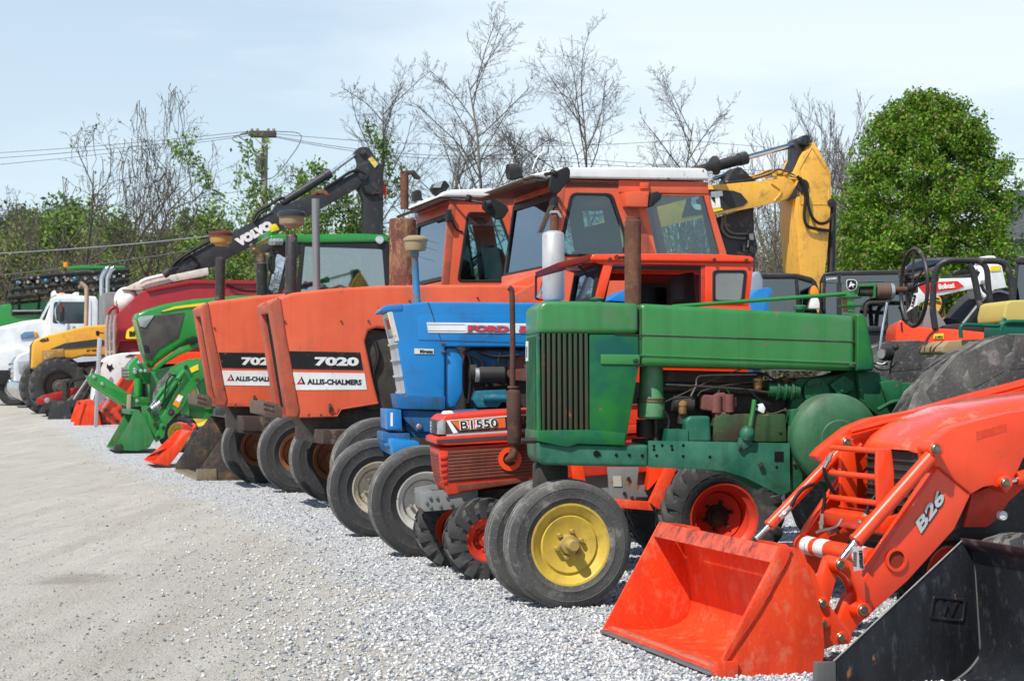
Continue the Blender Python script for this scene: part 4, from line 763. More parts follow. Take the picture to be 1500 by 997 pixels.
for y0, y1, m in ((.98, .89, WPRINT), (.93, .92, YPRINT), (.84, .74, WPRINT), (.44, .38, WPRINT)): bm = bmesh.new(); bm_lathe(bm, [(.0448, 0), (.0448, y0-y1)], Vector((p.x, y1, p.z)), (0, 1, 0), 28); fin(bm, 'warning_label', m, T.root)
T.slab('sale_tag', [(1249, 800), (1264, 801), (1266, 834), (1251, 836)], .10, .103, mat('pinkish_tag', (.62, .50, .50), .6), bevel=0); T.text('tag_number', '189207', (1257.5, 806), (1259, 832), 6, .0985, BPRINT); 
for i in range(9): T.slab('barcode_bar', [(1250, 808+i*2.4), (1255, 808.3+i*2.4), (1255, 809.4+i*2.4), (1250, 809.1+i*2.4)], .0985, .10, BPRINT, bevel=0)
# grille guard
for y, x0 in ((.38, 1286), (.92, 1232)):
    T.slab('guard_upright', [(x0, 658), (x0+20, 657), (x0+24, 690), (x0+24, 745), (x0+14, 768), (x0+2, 770), (x0-1, 690)], y, y+.03, KOR, bevel=.006, ref=y)
for z in (661, 700, 738): a = T.P(1296, z, .40); T.cyl('guard_bar', a, Vector((a.x, .93, a.z)), .014, KOR, n=12)
T.slab('guard_sill', [(1284, 760), (1318, 752), (1322, 772), (1290, 782)], .36, .96, KOR, bevel=.01, ref=.38)
# hood
zt = [(1297, 655), (1301, 645), (1311, 634), (1327, 621), (1346, 610), (1380, 596), (1433, 583), (1500, 573), (1580, 566), (1680, 560)]
secs = []; 
for i, (px, py) in enumerate(zt): v = T.P(px, py, .68); zb = T.P(1340, 660, .40).z; hw = [.20, .245, .275, .295, .305, .31, .315, .32, .32, .32][i]; secs.append((v.x, .67, hw, max(v.z, zb+.004), zb-.01*(i > 0)))
loft(T, 'hood', secs, mat('glossy_hood_paint', (.88, .075, .02), .2, c2=(.84, .07, .02), coat=.7, dirt=.06, dc=(.9, .3, .2)), p=3.4, n=14)
x0 = secs[1][0]; zb = secs[0][4]
bm = bmesh.new(); bm_box(bm, (x0+.015, .42, zb-.42), (x0+.5, .92, zb-.005)); fin(bm, 'grille', BLACK, T.root, .01)
for i in range(9): bm = bmesh.new(); bm_box(bm, (x0+.005, .425, zb-.06-.042*i), (x0+.50, .915, zb-.05-.042*i)); fin(bm, 'grille_slat', BPLAS, T.root, .002, 1)
T.slab('side_panel', [(1424, 722), (1450, 712), (1530, 700), (1560, 700), (1500, 715), (1478, 735), (1462, 760), (1446, 772), (1412, 772)], .40, .94, KRED, bevel=.008, ref=.40); T.slab('front_frame', [(1320, 752), (1420, 752), (1600, 760), (1600, 800), (1320, 800)], .52, .84, DARK, bevel=.01, ref=.5)
T.slab('engine_side', [(1350, 680), (1600, 640), (1600, 780), (1350, 780)], .46, .88, BLACK, bevel=.02, ref=.5)
T.pin('wheel_reflector', 1471, 755, .30, .33, .022, WHITE)
T.wheel(1490, .22, .285, .20, .15, KOR, name='front_wheel', tread='ag', lugs=14, lugh=.025, n=40, mt=RUBD); T.wheel(1385, 1.12, .285, .20, .15, KOR, name='front_wheel', tread='ag', lugs=14, lugh=.025, n=40)
T.wheel(1900, .05, .48, .30, .26, KOR, name='rear_wheel', tread='ag', lugs=18, lugh=.03, n=48); T.wheel(1740, 1.28, .48, .30, .26, KOR, name='rear_wheel', tread='ag', lugs=18, lugh=.03, n=48)
for pts, y in (([(1159, 741), (1166, 727), (1177, 715), (1192, 709), (1203, 714), (1208, 727), (1205, 752)], .92), ([(1207, 684), (1209, 698), (1219, 717), (1231, 735), (1236, 755), (1233, 768), (1226, 776)], .94), ([(1268, 754), (1275, 736), (1286, 723), (1299, 719), (1311, 726), (1310, 760)], .55)): T.tube('hose', [(*q, y) for q in pts], .0095, HOSE, n=10)
for a, b, y in (((1158, 742), (1142, 758), .93), ((1205, 752), (1203, 774), .92), ((1227, 774), (1213, 781), .94), ((1268, 753), (1259, 766), .55), ((1207, 685), (1218, 664), .94)):
    T.cyl('hose_fitting', (*a, y), (*b, y), .0115, mat('zinc_fitting', (.5, .5, .46), .3, .9), n=8); m_ = ((a[0]+b[0])/2, (a[1]+b[1])/2); T.cyl('fitting_nut', (*m_, y), (m_[0]+(b[0]-a[0])*.2, m_[1]+(b[1]-a[1])*.2, y), .015, MC['zinc_fitting'], n=6)
T.tube('steel_line', [(1203, 776, .9), (1196, 779, .9), (1205, 776, .8), (1225, 771, .7), (1233, 760, .7)], .006, STEEL)

# ---------------------------------------------------------------- black bucket at the very front
T = Thing('black_bucket', 'large black loader bucket with an embossed letter, nearest in the right corner', 'loader bucket', 1205, 7.25)
BW = 1.75
BB = mat('scratched_black_paint', (.009, .010, .013), .42, c2=(.018, .02, .025), s1=4, dirt=.25, dc=(.07, .075, .08), ds=13, rust=.06, rs=7, stretch=(2, 1, .7), bump=.2)
prof = [(1411, 790), (1424, 799), (1429, 840), (1433, 900), (1436, 945), (1432, 965), (1420, 985), (1395, 1001), (1350, 1008), (1222, 1014)]
b = sheet(T, 'bucket_shell', prof, -BW, 0, -.010, BB, ref=0.)
pl = [(1222, 1013), (1221, 969), (1409, 792), (1424, 799), (1433, 900), (1438, 950), (1425, 985), (1395, 1004), (1350, 1012)]
T.slab('side_plate', pl, -.012, .008, BB, bevel=.002, ref=0.); T.slab('side_plate', pl, -BW-.01, -BW+.005, BB, bevel=.002, ref=0.)
T.slab('edge_cap', [(1192, 1004), (1193, 968), (1221, 968), (1222, 1012)], -.02, .012, mat('worn_steel_edge', (.16, .16, .16), .5, .4, dirt=.3), bevel=.004, ref=0.)
T.slab('cutting_edge', [(1186, 1010), (1240, 1000), (1300, 1006), (1300, 1018), (1190, 1016)], -BW, 0., MC['worn_steel_edge'], bevel=.003, ref=0.)
T.slab('top_rail', [(1405, 787), (1424, 789), (1438, 800), (1424, 806), (1408, 796)], -BW, 0., mat('rail_black', (.04, .02, .03), .5, dirt=.2), bevel=.006, ref=0.)
T.tube('edge_trim', [(1221, 968, -.012), (1410, 791, -.012)], .004, STEEL, smooth=False); T.tube('weld_bead', [(1427, 803, -.016), (1431, 860, -.016), (1435, 930, -.016), (1437, 958, -.016)], .005, MC['worn_steel_edge']); T.tube('weld_bead', [(1437, 958, -.016), (1420, 980, -.016), (1395, 1000, -.016)], .006, MC['worn_steel_edge'])
T.ring('embossed_frame', [(1366, 872), (1415, 876), (1411, 911), (1361, 905)], [(1369, 876), (1411, 880), (1408, 907), (1365, 902)], -.019, -.012, BB, rnd=(4, 3), ref=-.012, bevel=.002); T.text('embossed_letter', 'W', (1373, 899), (1401, 902), 21, -.013, BB, bold=.03, depth=.003)
# ================================================================ SMALL ORANGE TRACTOR WITH CAB
T = Thing('compact_cab_tractor', 'small orange and brown tractor with boxy cab, just behind the old green tractor', 'tractor', 708, 11.25, 8)
HB = mat('brown_side_panel', (.13, .035, .022), .55, c2=(.19, .05, .03), s1=7, dirt=.35, dc=(.22, .09, .06))
y0, y1 = .08, .72
T.slab('hood', [(644, 615), (652, 607.5), (727, 601.5), (800, 598), (960, 592), (960, 622), (800, 628), (654, 637), (644, 637)], y0, y1, KRED, bevel=.018, seg=3)
T.slab('decal_stripe', [(654, 615.5), (784, 605.5), (784, 612), (654, 622)], y0-.003, y0-.001, WPRINT, bevel=0)
T.slab('decal_field', [(654, 616.5), (784, 607), (784, 625), (672, 634.5), (654, 635.5)], y0-.005, y0-.003, mat('decal_charcoal', (.05, .05, .055), .5), bevel=0)
T.slab('decal_orange', [(661, 617), (784, 608.5), (784, 623), (674, 630)], y0-.007, y0-.005, mat('decal_orange', (.75, .14, .03), .4), bevel=0)
T.slab('decal_slash', [(654, 616.5), (659, 616), (671, 633.5), (664, 634.5)], y0-.009, y0-.007, WPRINT, bevel=0)
T.text('model_lettering', 'B1550', (674, 630), (730, 625.5), 14, y0-.009, WPRINT, bold=.09); T.text('model_lettering', 'B1550', (675, 629.2), (729.5, 625), 12.6, y0-.011, BPRINT, bold=.01)
T.text('side_lettering', 'HI', (741, 627), (752, 626), 16, y0-.009, BPRINT, bold=.06); T.text('side_lettering', 'LO', (764, 625.5), (776, 624.5), 16, y0-.009, BPRINT, bold=.06)
T.slab('silver_stripe', [(654, 636), (784, 627.5), (784, 631), (654, 640)], y0-.006, y0-.001, mat('silver_grey', (.42, .43, .45), .4), bevel=0)
T.slab('headlamp', [(642, 618), (648, 614), (653, 615), (653, 636), (642, 636)], y0-.01, y0+.16, LENS, bevel=.004); T.slab('headlamp', [(642, 618), (648, 614), (653, 615), (653, 636), (642, 636)], y1-.16, y1+.01, LENS, bevel=.004, ref=y0)
for i in range(4): T.slab('grille_slat', [(641, 617+i*5), (648, 616+i*5), (648, 618+i*5), (641, 619+i*5)], y0+.17, y1-.17, BLACK, bevel=.002, ref=y0)
T.slab('grille_recess', [(643, 616), (660, 612), (660, 636), (643, 637)], y0+.04, y1-.04, BLACK, bevel=0, ref=y0)
T.slab('nose_bumper', [(638, 642), (646, 639), (656, 638.5), (800, 630), (960, 620), (960, 632), (800, 645), (656, 652), (638, 650)], y0-.025, y1+.025, KRED, bevel=.008, seg=2); T.slab('bumper_strip', [(640, 644), (656, 643), (784, 634.5), (784, 640), (656, 648), (640, 648)], y0-.029, y0-.025, MC['decal_charcoal'], bevel=0)
T.slab('lower_body', [(643, 657), (656, 655), (960, 634), (960, 690), (784, 703), (656, 725), (651, 713), (646, 690)], y0, y1, KRED, bevel=.012, seg=2)
for i in range(9): T.slab('side_louvre', [(657, 661+i*4.9), (784, 653+i*4.6), (784, 656.4+i*4.6), (657, 664.6+i*4.9)], y0-.012, y0, HB, bevel=.002)
T.slab('louvre_panel', [(656, 659), (785, 650), (785, 696), (656, 706)], y0-.004, y0, HB, bevel=0); T.slab('lower_trim', [(668, 710), (784, 699), (784, 703), (672, 720)], y0-.018, y0, HB, bevel=.003)
for i in range(8): T.slab('front_louvre', [(642+i*.8, 666+i*5.2), (650+i*.8, 666+i*5.2), (650+i*.8, 669+i*5.2), (642+i*.8, 669+i*5.2)], y0+.08, y1-.08, HB, bevel=.001, ref=y0)
for i in range(5): T.slab('corner_rib', [(645, 668+i*9), (655, 667+i*9), (655, 671+i*9), (645, 672+i*9)], y0-.01, y0, KRED, bevel=.002)
T.slab('toolbox', [(655, 608), (658, 603), (668, 602), (672, 608)], .3, .5, WHITE, bevel=.006, ref=y0)
GRP = mat('grey_rusty_plate', (.20, .21, .21), .6, dirt=.4, rust=.28, rs=9)
T.slab('front_bracket', [(619, 722), (640, 718), (700, 716), (700, 735), (660, 746), (622, 749), (619, 745)], y0+.02, y0+.06, GRP, bevel=.004); T.slab('front_bracket', [(619, 722), (640, 718), (700, 716), (700, 735), (660, 746), (622, 749)], y1-.06, y1-.02, GRP, bevel=.004, ref=y0)
for q in ((630, 728), (640, 728), (631, 742), (645, 740), (625, 735), (655, 727), (662, 738)): T.bolt(*q, y0+.012, .011, STEEL)
T.slab('front_beam', [(619, 724), (640, 722), (640, 744), (619, 746)], y0+.05, y1-.05, GRP, bevel=.008, ref=y0); T.slab('axle_mount', [(640, 724), (800, 712), (960, 700), (960, 730), (800, 740), (640, 744)], y0+.12, y1-.12, DARK, bevel=.01, ref=y0); T.slab('axle', [(690, 775), (725, 775), (722, 800), (693, 800)], .05, .85, DARK, bevel=.03, ref=0.)
T.cyl('exhaust_elbow', (753, 655, -.02), (749, 672, .03), .026, RUSTM); bm = bmesh.new(); bm_lathe(bm, [(.045, -.006), (.075, -.006), (.075, .02), (.045, .02)], T.P(747, 672, y0-.02), (0, 1, 0), 28, closed=True); fin(bm, 'exhaust_collar', KOR, T.root)
T.tube('exhaust_outlet', [(753, 650, -.02), (753, 664, -.02), (748, 670, .01), (743, 674, .08)], .022, RUSTM, n=12)
T.lathe('muffler', (754, 652, -.02), (752, 568, -.02), [(0, 0), (.03, 0), (.042, .01), (.046, .02), (.046, .33), (.04, .345), (.022, .36), (0, .36)], mat('dark_rust', (.055, .03, .026), .75, c2=(.09, .045, .035), s1=9, dirt=.2, dc=(.17, .08, .05), bump=.5)); T.cyl('muffler_clamp', (752, 568, -.02), (752, 565, -.02), .036, RUSTM)
T.tube('exhaust_stack', [(751, 567, -.02), (751, 500, -.02), (750, 435, -.02), (748.5, 424, -.02), (745, 421, -.02)], .018, MC['dark_rust'], n=12)
T.slab('seat_box', [(835, 690), (960, 690), (960, 745), (840, 745)], y0+.05, y1-.05, GRP, bevel=.01, ref=y0); T.slab('mid_panel', [(890, 684), (935, 684), (930, 735), (893, 735)], -.02, .02, GRP, bevel=.004, ref=0.); T.slab('loader_mount', [(896, 730), (950, 734), (955, 747), (897, 742)], -.05, .02, KOR2, bevel=.005, ref=0.); T.slab('fender_strut', [(972, 684), (988, 684), (962, 745), (948, 735)], -.08, .0, KOR2, bevel=.005, ref=0.); T.slab('instruction_plate', [(898, 697), (910, 697), (911, 712), (899, 712)], -.026, -.02, mat('faded_plate', (.5, .47, .4), .6), bevel=0)
for q in ((915, 722), (921, 700), (926, 728)): T.bolt(*q, -.028, .012, BLACK)
T.slab('foot_step', [(835, 680), (852, 681), (856, 705), (838, 705)], -.05, .0, KOR, bevel=.004, ref=0.)
T.wheel(711, .0, .262, .18, .125, KRED, name='front_wheel', tread='ag', lugs=15, lugh=.03, n=44, mt=RUBBER, hub=(.05, .03), rimd=-.02, steer=8, nutr=.55, label='small knobbly front tyre on an orange rim')
T.wheel(664, .82, .262, .18, .125, KRED, name='front_wheel', tread='ag', lugs=15, lugh=.03, n=44, rimd=.0, steer=8)
T.wheel(1054, -.06, .40, .30, .21, KRED, name='rear_wheel', tread='ag', lugs=22, lugh=.028, n=56, hub=(.075, .03), rimd=.04, nutr=.42, sweep=.6, mhub=DARK); T.wheel(1000, .95, .40, .30, .21, KRED, name='rear_wheel', tread='ag', lugs=22, lugh=.028, n=48)
# cab
cy0, cy1 = -.02, .95
T.slab('cab_roof', [(868, 372), (990, 371), (1060, 372.5), (1100, 375), (1105, 378), (1104, 385), (1050, 384.5), (870, 382.5), (864, 380)], cy0-.02, cy1+.02, KOR, bevel=.018, seg=3)
T.slab('roof_visor', [(817, 384.5), (868, 371.5), (871, 379), (860, 383), (822, 393)], cy0-.01, cy1-.0, mat('dark_red_visor', (.22, .02, .012), .5), bevel=.006, ref=cy0)
T.slab('roof_rail', [(870, 383), (1104, 385.5), (1104, 389.5), (880, 386.5)], cy0, cy0+.04, KOR, bevel=.004); T.slab('roof_rail', [(870, 383), (1104, 385.5), (1104, 389.5), (880, 386.5)], cy1-.04, cy1, KOR, bevel=.004, ref=cy0)
T.slab('front_post', [(885, 384), (899, 384), (884, 440), (872, 440)], cy0, cy0+.05, KOR, bevel=.005); T.slab('front_post', [(885, 384), (899, 384), (884, 440), (872, 440)], cy1-.05, cy1, KOR, bevel=.005, ref=cy0)
T.slab('rear_panel', [(1033, 386), (1104, 386.5), (1097, 448), (1033, 448)], cy0, cy0+.03, KOR, bevel=.005); T.ring('window_seal', [(1043.5, 395), (1094, 395), (1089, 443), (1043.5, 443)], [(1047.5, 399), (1089.5, 399), (1085, 439), (1047.5, 439)], cy0-.012, cy0+.002, BPLAS, rnd=(6, 5), ref=cy0)
T.slab('window', [(1047, 398), (1090, 398), (1086, 440), (1047, 440)], cy0-.005, cy0-.001, mat('dusty_window', (.18, .19, .19), .35, c2=(.24, .25, .24), dirt=.2), bevel=0, rnd=5, ref=cy0)
T.ring('door_seal', [(890, 389), (1030, 389.5), (1030, 452), (880, 452)], [(897, 394), (1026, 394.5), (1026, 452), (885, 452)], cy0+.01, cy0+.03, BPLAS, rnd=(8, 7), ref=cy0)
T.slab('centre_post', [(1027, 386), (1034, 386), (1034, 448), (1027, 448)], cy0+.005, cy0+.05, KRED, bevel=.003)
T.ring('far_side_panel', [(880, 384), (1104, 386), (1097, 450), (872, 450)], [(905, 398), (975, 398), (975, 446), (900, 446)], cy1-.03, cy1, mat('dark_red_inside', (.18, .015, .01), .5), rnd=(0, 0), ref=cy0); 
T.ring('rear_window_seal', [(982, 403), (1032, 403), (1030, 446), (982, 446)], [(988, 409), (1024, 409), (1024, 443), (988, 443)], cy1-.05, cy1-.03, BPLAS, rnd=(6, 5), ref=cy0); T.slab('rear_glass', [(988, 409), (1024, 409), (1024, 443), (988, 443)], cy1-.045, cy1-.04, GLASS, bevel=0, ref=cy0)
a = T.P(877, 386, cy0+.04); b_ = T.P(869, 440, cy0+.04)
def fpane(T, name, top, bot, ya, yb, m, frame=None, fw=.03, th=.006, parent=None):
    """windscreen-like pane across the machine between two points of its near edge"""
    a = T.P(*top, ya); b = T.P(*bot, ya); P = [Vector((a.x, ya, a.z)), Vector((b.x, ya, b.z)), Vector((b.x, yb, b.z)), Vector((a.x, yb, a.z))]
    nrm = (P[1]-P[0]).cross(P[3]-P[0]).normalized()
    if frame:
        d = (b-a).normalized(); Y = Vector((0, math.copysign(1, yb-ya), 0)); Q = [P[0]+d*fw+Y*fw, P[1]-d*fw+Y*fw, P[2]-d*fw-Y*fw, P[3]+d*fw-Y*fw]; bm = bmesh.new()
        vs = [[bm.verts.new(p+nrm*s_) for p in L] for L, s_ in ((P, .02), (Q, .02), (Q, -.02), (P, -.02))]
        for q in range(4):
            for i in range(4): bm.faces.new((vs[q][i], vs[q][(i+1) % 4], vs[(q+1) % 4][(i+1) % 4], vs[(q+1) % 4][i]))
        fo = fin(bm, name+'_frame', frame, T.par(parent), .004, 1); P = Q
    bm = bmesh.new(); bm_prism(bm, P, [p+nrm*th for p in P]); return fin(bm, name, m, T.par(parent))
fpane(T, 'windscreen', (880, 386), (870, 442), cy0+.05, cy1-.05, SKYGL, BPLAS, .035)
T.tube('wiper_arm', [(868, 384, .1), (850, 390, .35)], .008, DARK, smooth=False); T.slab('wiper_motor', [(828, 388), (852, 392), (850, 396), (826, 392)], .2, .24, GALV, bevel=.004, ref=.2); T.slab('wiper_blade', [(846, 389), (849, 388), (864, 405), (861, 407)], .1, .12, BPLAS, bevel=.002, ref=.1)
for q in ((894, 379), (1047, 380), (1094, 381)): T.bolt(*q, cy0-.025, .012)
T.text('maker_lettering', 'Curtis', (900, 379), (918, 379.5), 6, cy0-.022, BPRINT, bold=.04, shear=.3)
T.slab('cab_lower', [(885, 446), (1100, 448), (1095, 560), (890, 560)], cy0, cy0+.03, KOR, bevel=.005, ref=cy0); T.slab('fender', [(960, 560), (1100, 560), (1120, 680), (985, 682), (950, 720)], cy0+.02, cy0+.2, KOR, bevel=.02, ref=cy0)
T.slab('operator_seat', [(1000, 400), (1018, 398), (1022, 450), (980, 455), (978, 446), (1002, 440)], .3, .7, BPLAS, bevel=.03, ref=.3)

# ================================================================ BLUE TRACTOR
T = Thing('blue_tractor', 'blue tractor with white and red stripe lettering, rusty breather bowl and exposed engine', 'tractor', 617, 12.75, 8)
y0, y1 = .42, 1.02
T.slab('hood', [(572, 452), (578, 447.5), (619, 442), (760, 443), (950, 446), (950, 508), (652, 508), (652, 598), (597, 596), (594, 574), (582, 503)], y0, y1, FBL, bevel=.03, seg=4)
T.slab('hood_nose_cap', [(558, 451), (566, 447), (590, 445), (590, 456), (572, 456), (556, 456)], y0-.006, y1+.006, FBL, bevel=.012, ref=y0)
T.slab('side_emboss', [(611, 465), (616, 461), (800, 463), (800, 503), (612, 498)], y0-.004, y0, FBL, bevel=.003, rnd=3)
T.slab('chin', [(580, 576), (597, 578), (653, 580), (652, 600), (584, 599)], y0-.008, y1+.008, FBD, bevel=.012)
for pts in ([(627, 443), (634, 462), (641, 484), (648, 504)],): T.tube('panel_seam', [(*p, y0-.004) for p in pts], .004, DARK, n=5)
T.slab('stripe', [(625, 472), (800, 474), (800, 488.5), (627, 487)], y0-.008, y0-.004, WPRINT, bevel=0); T.slab('stripe_line', [(626, 474.6), (800, 476), (800, 476.9), (626, 475.5)], y0-.009, y0-.008, FBL, bevel=0); T.slab('stripe_line', [(626, 483.8), (800, 485.6), (800, 486.5), (626, 484.7)], y0-.009, y0-.008, FBL, bevel=0)
T.slab('lettering_ground', [(681, 474.5), (800, 475.5), (800, 488), (682, 487)], y0-.010, y0-.009, mat('pale_print', (.62, .68, .74), .5), bevel=0)
T.text('maker_lettering', 'FORD', (685, 486), (746, 486.8), 10, y0-.012, BPRINT if 0 else FBL, bold=.10); T.text('maker_lettering', 'FORD', (686, 485.3), (745, 486), 8.6, y0-.014, RPRINT, bold=.05)
T.text('model_lettering', '5', (760, 487), (772, 487.2), 10, y0-.012, FBL, bold=.1); T.text('model_lettering', '5', (761, 486.3), (771, 486.5), 8.6, y0-.014, RPRINT, bold=.05); T.text('model_lettering', '000', (776, 486.5), (806, 487), 8.6, y0-.014, RPRINT, bold=.05)
T.slab('dealer_sticker', [(607, 510), (635.5, 511), (635.5, 518.5), (607, 518)], y0-.006, y0-.004, mat('sticker_cream', (.65, .68, .6), .5), bevel=0); T.text('dealer_lettering', 'Kretz', (615, 516.5), (634, 517), 4.5, y0-.007, BPRINT, bold=.06)
for q in ((648, 502), (648, 515), (651, 503), (651, 515)): T.bolt(*q, y0-.01, .010, RUSTM)
# raked nose
fpane(T, 'lamp_bezel', (571, 456), (582, 500), y0+.0, y1-.0, mat('red_white_badge', (.50, .50, .52), .4, dirt=.2), WRIM, .035, .008)
for i in range(4): yy = y0+.13+i*.10; a = T.P(573.5, 466, y0+.03); b_ = T.P(577, 480, y0+.03); T.quad('badge_letter', [Vector((a.x-.012, yy, a.z)), Vector((b_.x-.012, yy, b_.z)), Vector((b_.x-.012, yy+.06, b_.z)), Vector((a.x-.012, yy+.06, a.z))], RPRINT, .004)
a = T.P(582.5, 503, y0); b_ = T.P(594, 575, y0)
for i in range(15): yy = y0+.02+i*(y1-y0-.05)/14; T.quad('grille_bar', [Vector((a.x-.02, yy, a.z)), Vector((b_.x-.02, yy, b_.z)), Vector((b_.x-.02, yy+.018, b_.z)), Vector((a.x-.02, yy+.018, a.z))], mat('silver_grille', (.55, .57, .6), .35, .4), .02)
for t in (.0, .33, .66, 1.): p = a.lerp(b_, t); bm = bmesh.new(); bm_box(bm, (p.x-.03, y0+.005, p.z-.008), (p.x, y1-.005, p.z+.008)); fin(bm, 'grille_rail', MC['silver_grille'], T.root)
# engine
T.slab('fan_shroud', [(652, 508), (670, 508), (679, 525), (679, 575), (668, 597), (652, 598)], y0+.03, y1-.03, FBL, bevel=.03, ref=y0); T.slab('engine_block', [(690, 509), (950, 509), (950, 600), (690, 600)], y0+.14, y1-.14, DARK, bevel=.02, ref=y0); T.slab('engine_top', [(686, 512), (940, 514), (940, 540), (700, 540)], y0+.10, y1-.10, FBD, bevel=.02, ref=y0)
T.cyl('air_filter', (701, 549, y0+.02), (740, 549, y0+.02), .063, BPLAS, bevel=.01); T.cyl('filter_end', (696, 549, y0+.02), (702, 549, y0+.02), .055, GALV); T.lathe('alternator', (688, 545, y0+.05), (696, 545, y0+.05), [(0, 0), (.06, 0), (.06, .05), (0, .05)], DARK)
T.slab('injection_pump', [(698, 572), (742, 570), (745, 580), (730, 596), (700, 597), (692, 585)], y0+.0, y0+.15, mat('teal_pump', (.01, .13, .2), .5, dirt=.4), bevel=.012, ref=y0); T.cyl('pump_pipe', (708, 583, y0-.0), (745, 583, y0-.0), .03, MC['teal_pump']); T.cyl('fan_pulley', (681, 552, y0+.3), (686, 552, y0+.3), .16, DARK)
for pts, r_ in (([(690, 520), (705, 530), (708, 545)], .012), ([(735, 512), (730, 530), (738, 545), (748, 560)], .012), ([(683, 510), (690, 540), (686, 590)], .010), ([(710, 575), (720, 560), (745, 565)], .006), ([(715, 575), (728, 566), (760, 566)], .006), ([(700, 514), (725, 522), (760, 520)], .014)): T.tube('engine_hose', [(*p, y0+.04) for p in pts], r_, HOSE, n=8)
T.slab('intake_box', [(745, 520), (800, 520), (800, 560), (745, 556)], y0+.08, y0+.2, mat('brown_cast_iron', (.1, .05, .03)), bevel=.01, ref=y0); T.slab('engine_side', [(655, 600), (730, 598), (950, 598), (950, 640), (700, 640), (655, 612)], y0+.05, y1-.05, FBD, bevel=.01, ref=y0)
T.slab('front_rail', [(590, 600), (655, 603), (700, 606), (700, 622), (655, 632), (610, 632), (590, 612)], y0+.03, y0+.07, FBD, bevel=.006); T.slab('front_frame', [(588, 600), (655, 603), (700, 606), (700, 640), (655, 645), (600, 640)], y0+.07, y1-.05, FBD, bevel=.01, ref=y0)
T.bolt(614, 625, y0+.015, .025, STEEL); T.slab('bumper_box', [(566, 599), (588, 600), (589, 629), (567, 629)], y0-.05, y1+.05, FBL, bevel=.01, ref=y0-.05); T.slab('box_label', [(572, 604), (575.5, 604), (575.5, 624), (572, 624)], y0-.053, y0-.05, WPRINT, bevel=0)
T.slab('axle_beam', [(566, 640), (610, 644), (612, 664), (572, 668)], .12, 1.6, FBL, bevel=.03, ref=y0); T.slab('axle_support', [(560, 633), (600, 634), (600, 650), (575, 655), (560, 645)], y0-.04, y1+.04, FBD, bevel=.012, ref=y0)
for y in (.09, 1.58): c = T.P(556, 650, y0); T.cyl('steering_spindle', Vector((T.P(620, 650, 0).x-.02, y, .33)), Vector((T.P(620, 650, 0).x-.02, y, .72)), .032, RUSTM)
T.tube('steering_link', [(565, 652, .3), (600, 658, .15), (618, 662, .05)], .02, FBD); T.cyl('tie_rod', Vector((T.P(630, 650, 0).x, .1, .5)), Vector((T.P(630, 650, 0).x, 1.55, .5)), .016, FBD)
T.lathe('breather_stem', (611, 447, .72), (607, 366, .72), [(0, 0), (.032, 0), (.028, .05), (.026, .36), (.033, .375), (.033, .42), (0, .42)], mat('chipped_blue_pipe', (.02, .22, .45), .5, c2=(.12, .14, .12), s1=8, dirt=.4, rust=.3, rs=14)); T.lathe('breather_bowl', (609, 368, .72), (609, 341, .72), [(0, 0), (.04, 0), (.075, .006), (.082, .03), (.086, .075), (.095, .08), (.095, .095), (.06, .118), (0, .124)], mat('yellowed_bowl', (.28, .24, .16), .35, c2=(.34, .24, .12), s1=12, rust=.2), n=32)
T.lathe('muffler', (810.5, 440, .60), (810.5, 349, .60), [(0, 0), (.075, 0), (.085, .02), (.085, .50), (.075, .515), (.04, .53), (0, .53)], mat('silver_muffler', (.50, .50, .50), .45, .3, c2=(.42, .42, .42), dirt=.2, dc=(.3, .2, .15)), n=32, label='silver upright muffler'); T.cyl('tail_pipe', (812, 350, .60), (812, 314, .60), .034, RUSTM); T.slab('rain_cap', [(806, 309), (817, 309), (823, 319), (819, 320), (815, 313), (806, 313)], .56, .64, GALV, bevel=.004, ref=.60)
T.wheel(622, .0, .40, .19, .205, WRIM, name='front_wheel', tread='rib', hub=(.07, .06), rimd=-.02, nuts=6, steer=8, mhub=mat('rusty_hub', (.3, .27, .22), .6, rust=.4), label='near front wheel with a worn white rim'); T.wheel(553, 1.70, .40, .19, .205, CRIM, name='front_wheel', tread='rib', hub=(.07, .07), rimd=-.02, steer=8, mhub=MC['rusty_hub'], label='far front wheel with a rusty cream rim')
T.wheel(1010, -.05, .72, .38, .33, WRIM, name='rear_wheel', tread='ag', lugs=20, lugh=.05, n=48); T.wheel(925, 1.6, .72, .38, .33, WRIM, name='rear_wheel', tread='ag', lugs=20, lugh=.05, n=48)
T.slab('transmission', [(940, 500), (1120, 500), (1120, 650), (940, 640)], y0+.1, y1-.1, FBD, bevel=.02, ref=y0)
T.slab('fender', [(1094, 438), (1112, 423), (1127, 420), (1134, 424), (1128, 440), (1126, 520), (1094, 520)], .1, .36, FBL, bevel=.02, ref=.1); T.slab('fender', [(1094, 438), (1112, 423), (1127, 420), (1134, 424), (1128, 440), (1126, 520), (1094, 520)], 1.1, 1.4, FBL, bevel=.02, ref=.1)
T.slab('seat_back', [(1101, 404), (1106, 397), (1114, 398), (1119, 410), (1119, 452), (1100, 452)], .5, .95, mat('pale_blue_vinyl', (.26, .31, .36), .5), bevel=.03, ref=.5, seg=3); T.slab('dash_console', [(890, 440), (915, 424), (955, 432), (975, 446)], .5, .95, FBL, bevel=.01, ref=.5)

